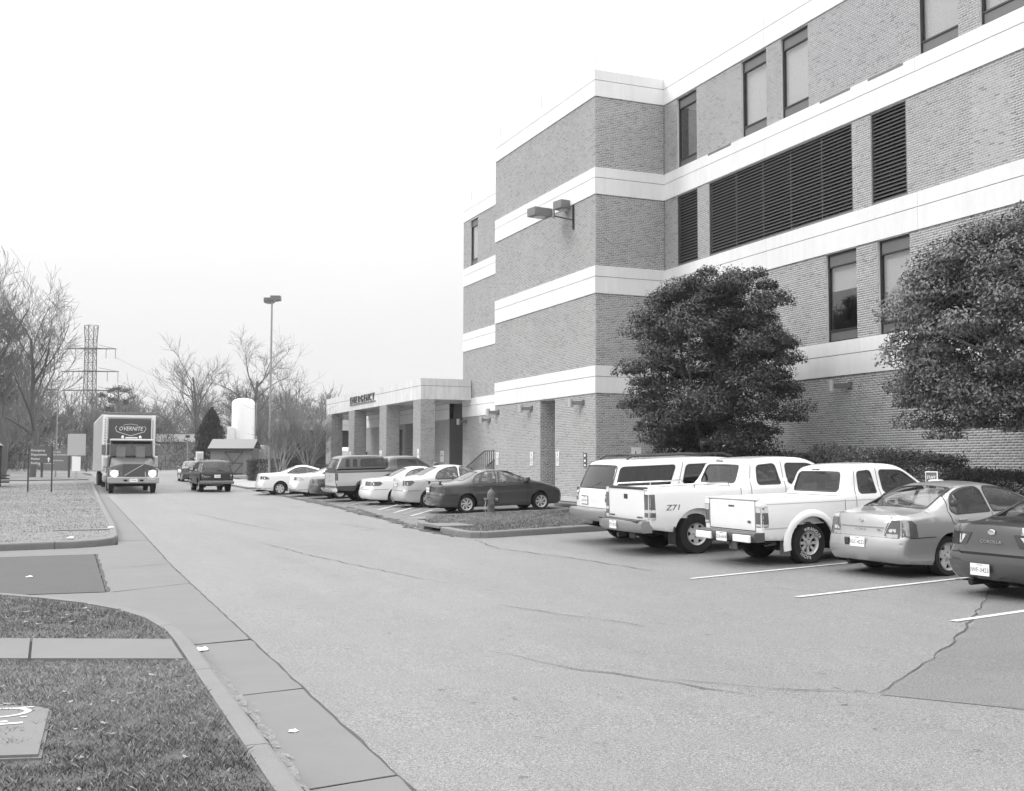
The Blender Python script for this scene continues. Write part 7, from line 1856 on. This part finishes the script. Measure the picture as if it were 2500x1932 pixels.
for x0 in (-.55, .25):
    d = MB().box(x0, x0+.78, -.06, -.032, .1, 2.0).build('door', mat('door_wood', .17, .8), t); mb = MB()
    for (a, b) in (((x0+.02, .12), (x0+.76, 1.0)), ((x0+.02, 1.98), (x0+.76, 1.05)) if x0 < 0 else ((x0+.76, 1.98), (x0+.02, 1.05))): MB().tube([(a[0], -.07, a[1]), (b[0], -.07, b[1])], .035, 4).build('door_brace', M_['dark_metal'], d)
    for z0 in (.12, 1.02, 1.96): MB().box(x0, x0+.78, -.08, -.06, z0-.035, z0+.035).build('door_rail', M_['dark_metal'], d)
t = thing('storage_tank', 'tall white cylindrical storage tank standing behind the shed', 'tank', (16.75, 106.7, gz(16.75, 106.7)))
MB().lathe([(0, 0), (1.06, 0), (1.06, 6.55), (1.0, 6.7), (.75, 6.88), (.4, 6.97), (0, 7.0)], n=40).build('shell', M_['white_paint'], t, smooth=40); MB().bbox(-1.5, -.9, -.9, -.4, 0, 4.25, .05).build('side_cabinet', M_['white_paint'], t); MB().tube([(1.0, -.6, 0), (1.12, -.6, 6.6)], .05, 6).build('pipe', M_['grey_metal'], t)
t = thing('boundary_wall', 'pale low wall seen through the bare shrubs beside the tank', 'wall', (17.7, 98.8, gz(17.7, 98.8)), D2R(-22.5)); MB().box(-1.35, 1.35, 0, .3, 0, 2.4).build('wall_panel', M_['light_metal'], t); MB().box(-1.4, 1.4, -.04, .34, 2.4, 2.5).build('coping', M_['white_paint'], t)
t = thing('utility_cabinet', 'white cabinet standing between the conifer and the shed', 'cabinet', (11.75, 97.8, gz(11.75, 97.8))); MB().bbox(-.28, .28, -.28, .28, 0, 2.05, .02).build('body', M_['white_paint'], t); MB().box(-.24, .24, -.30, -.285, .1, 1.9).build('door', M_['light_metal'], t)
t = thing('low_building', 'low brick building with a broad white roof band far ahead', 'building', (14.4, 133, gz(14, 133)), D2R(-22.5))
MB().box(-3.0, 6, 0, 8, 0, 3.2).build('wall', mat('far_brick', .30, .9, noise=[(2, .08, 3), (12, .1, 2)]), t); MB().box(-3.3, 6.3, -.3, 8.3, 3.15, 4.1).build('roof_band', mat('roof_band', .62, .7), t); MB().box(-3.35, 6.35, -.35, 8.35, 4.08, 4.14).build('roof_edge', M_['mid_metal'], t)
mb = MB(); mb.box(-2.4, 3.0, -1.2, -1.15, .95, 1.0); mb.build('railing', M_['dark_metal'], t)
for x in (-2.4, -1.9, -1.4, .6, 1.9): MB().box(x, x+.04, -1.2, -1.16, 0, 1.5 if x in (-1.9, .6) else 1.0).build('railing_post', M_['dark_metal'], t)
for i, (lab, x, y) in enumerate((('white car glimpsed right of the lorry', 7.6, 101.0),)):
    q, c = sedan(lab, 'car', sil_sedan(4.6, 1.42, 1.0, .95, 1.03, 1.65, 2.6, (3.5, .98), (4.2, .86), (4.55, .66)), 4.6, 1.75, (1.0, 3.6), .31, P_['white'],
        [[(1.40, 1.03, .03), (1.5, 1.20, .2), (1.85, 1.33, .18), (2.7, 1.33, .1), (3.3, 1.02, .05), (3.2, .985, .02)]], ((.97, 1.04, .60), (1.58, 1.34, .46)), ((3.45, .99, .66), (2.7, 1.34, .52)), 1.42, .99, bump=.6, style='steel', rim=RIMS)
    put(q, x, y, D2R(268), (1.0, .8))

# person between the parked cars
def person(label, loc, rz):
    t = thing('person', label, 'person', loc, rz)
    J = {'pel': (0, 0, .95), 'wa': (0, .01, 1.08), 'ch': (0, .0, 1.30), 'nk': (0, .02, 1.47), 'hd': (0, .0, 1.58), 'ht': (0, -.01, 1.72), 'sl': (.17, .01, 1.42), 'sr': (-.17, .01, 1.42), 'el': (.24, .02, 1.16), 'er': (-.24, .02, 1.16), 'wl': (.22, -.12, .95), 'wr': (-.22, -.10, .95), 'hl': (.10, 0, .90), 'hr': (-.10, 0, .90), 'kl': (.11, -.03, .50), 'kr': (-.12, .02, .50), 'al': (.11, .02, .09), 'ar': (-.13, .06, .09), 'tl': (.12, -.14, .04), 'tr': (-.14, -.10, .04)}
    E = [('pel', 'wa'), ('wa', 'ch'), ('ch', 'nk'), ('nk', 'hd'), ('hd', 'ht'), ('ch', 'sl'), ('ch', 'sr'), ('sl', 'el'), ('sr', 'er'), ('el', 'wl'), ('er', 'wr'), ('pel', 'hl'), ('pel', 'hr'), ('hl', 'kl'), ('hr', 'kr'), ('kl', 'al'), ('kr', 'ar'), ('al', 'tl'), ('ar', 'tr')]
    Rr = {'pel': .15, 'wa': .145, 'ch': .165, 'nk': .065, 'hd': .095, 'ht': .085, 'sl': .085, 'sr': .085, 'el': .06, 'er': .06, 'wl': .04, 'wr': .04, 'hl': .10, 'hr': .10, 'kl': .07, 'kr': .07, 'al': .05, 'ar': .05, 'tl': .04, 'tr': .04}
    names = list(J); me = bpy.data.meshes.new('body'); me.from_pydata([J[k] for k in names], [(names.index(a), names.index(b)) for a, b in E], []); o = bpy.data.objects.new('body', me); COL.objects.link(o)
    s = o.modifiers.new('skin', 'SKIN'); sv_ = me.skin_vertices[0].data
    for i, k in enumerate(names): sv_[i].radius = (Rr[k], Rr[k]*(.72 if k in ('ch', 'wa', 'pel') else 1)); sv_[i].use_root = (k == 'pel')
    o.modifiers.new('sub', 'SUBSURF').levels = 2; o.modifiers['sub'].render_levels = 2
    me.materials.append(mat('dark_coat', .03, .9)); o.parent = t
    face = mat('skin', .22, .6); h = MB().lathe([(0, -.115), (.05, -.10), (.078, -.03), (.082, .04), (.06, .10), (0, .125)], n=18).build('head', face, t, smooth=180); h.location = (0, -.015, 1.63)
    MB().lathe([(0, .135), (.07, .11), (.092, .04), (.09, -.02), (.07, -.06)], n=18).build('hair', M_['black'], h, smooth=180).location = (0, .02, 0)
    MB().tube([(0, -.080, .02), (0, -.105, -.02), (0, -.085, -.03)], .012, 6).build('nose', face, h)
    for sx in (-1, 1):
        MB().lathe([(0, -.008), (.009, 0), (0, .008)], n=8, M=Matrix.Translation((sx*.03, -.078, .015))).build('eye', M_['black'], h)
        MB().lathe([(0, -.02), (.012, 0), (0, .02)], n=8, M=Matrix.Translation((sx*.083, 0, .0))).build('ear', face, h)
        hd_ = MB().bbox(-.02, .02, -.045, .045, -.05, .05, .015).build('hand', face, t); hd_.location = (sx*.22, -.14, .90)
        for f in range(4): MB().tube([(0, -.03+.02*f, -.045), (0, -.032+.02*f, -.075), (0, -.02+.018*f, -.10+.004*abs(f-1.5))], .008, 5).build('finger', face, hd_)
        MB().tube([(0, -.045, .0), (0, -.065, -.03), (0, -.06, -.055)], .009, 5).build('thumb', face, hd_)
    return t
person('person in a dark coat standing near the canopy, seen above the capped pickup', (14.1, 52.15, gz(14.1, 52.15)), D2R(30)).scale = (1.09, 1.09, 1.1)
# white van roof glimpsed between the columns
t = thing('van', 'white van glimpsed between the two far canopy columns', 'van', (22.0, 86.3, gz(22.0, 86.3)), D2R(80))
fix_normals(MB().prism([(0, .3), (0, 1.9), (.2, 2.15), (3.4, 2.15), (4.1, 1.25), (4.9, 1.05), (5.0, .3)], -.95, .95, 'XZ').build('body', P_['white'], t))
fix_normals(MB().add([(3.46, -.8, 2.08), (3.46, .8, 2.08), (4.06, .85, 1.30), (4.06, -.85, 1.30)], [(0, 1, 2, 3)]).build('windscreen', M_['black'], t)); 
for sg in (-1, 1): MB().add([(2.6, sg*.955, 1.25), (3.75, sg*.955, 1.25), (3.3, sg*.955, 1.95), (2.6, sg*.955, 1.95)], [(0, 1, 2, 3)]).build('side_window', M_['black'], t)
for x in (.9, 4.1):
    for sg in (-1, 1): o = MB().lathe([(0, -.1), (.34, -.1), (.34, .1), (0, .1)], 'Y', 20).build('wheel', M_['rubber'], t, smooth=40); o.location = (x, sg*.85, .34)
# air: thin haze box around everything, sky outside
hz = MB().box(-700, 700, -120, 420, -12, 60).build('haze', None if False else MATS['black']); hz['kind'] = 'stuff'
hm_ = bpy.data.materials.new('haze'); hm_.use_nodes = True; nt2 = hm_.node_tree; nt2.nodes.clear(); vo = nt2.nodes.new('ShaderNodeVolumePrincipled'); vo.inputs['Density'].default_value = .0004; vo.inputs['Color'].default_value = (.95, .95, .95, 1); vo.inputs['Anisotropy'].default_value = .3
out = nt2.nodes.new('ShaderNodeOutputMaterial'); nt2.links.new(vo.outputs[0], out.inputs['Volume']); hz.data.materials.clear(); hz.data.materials.append(hm_)
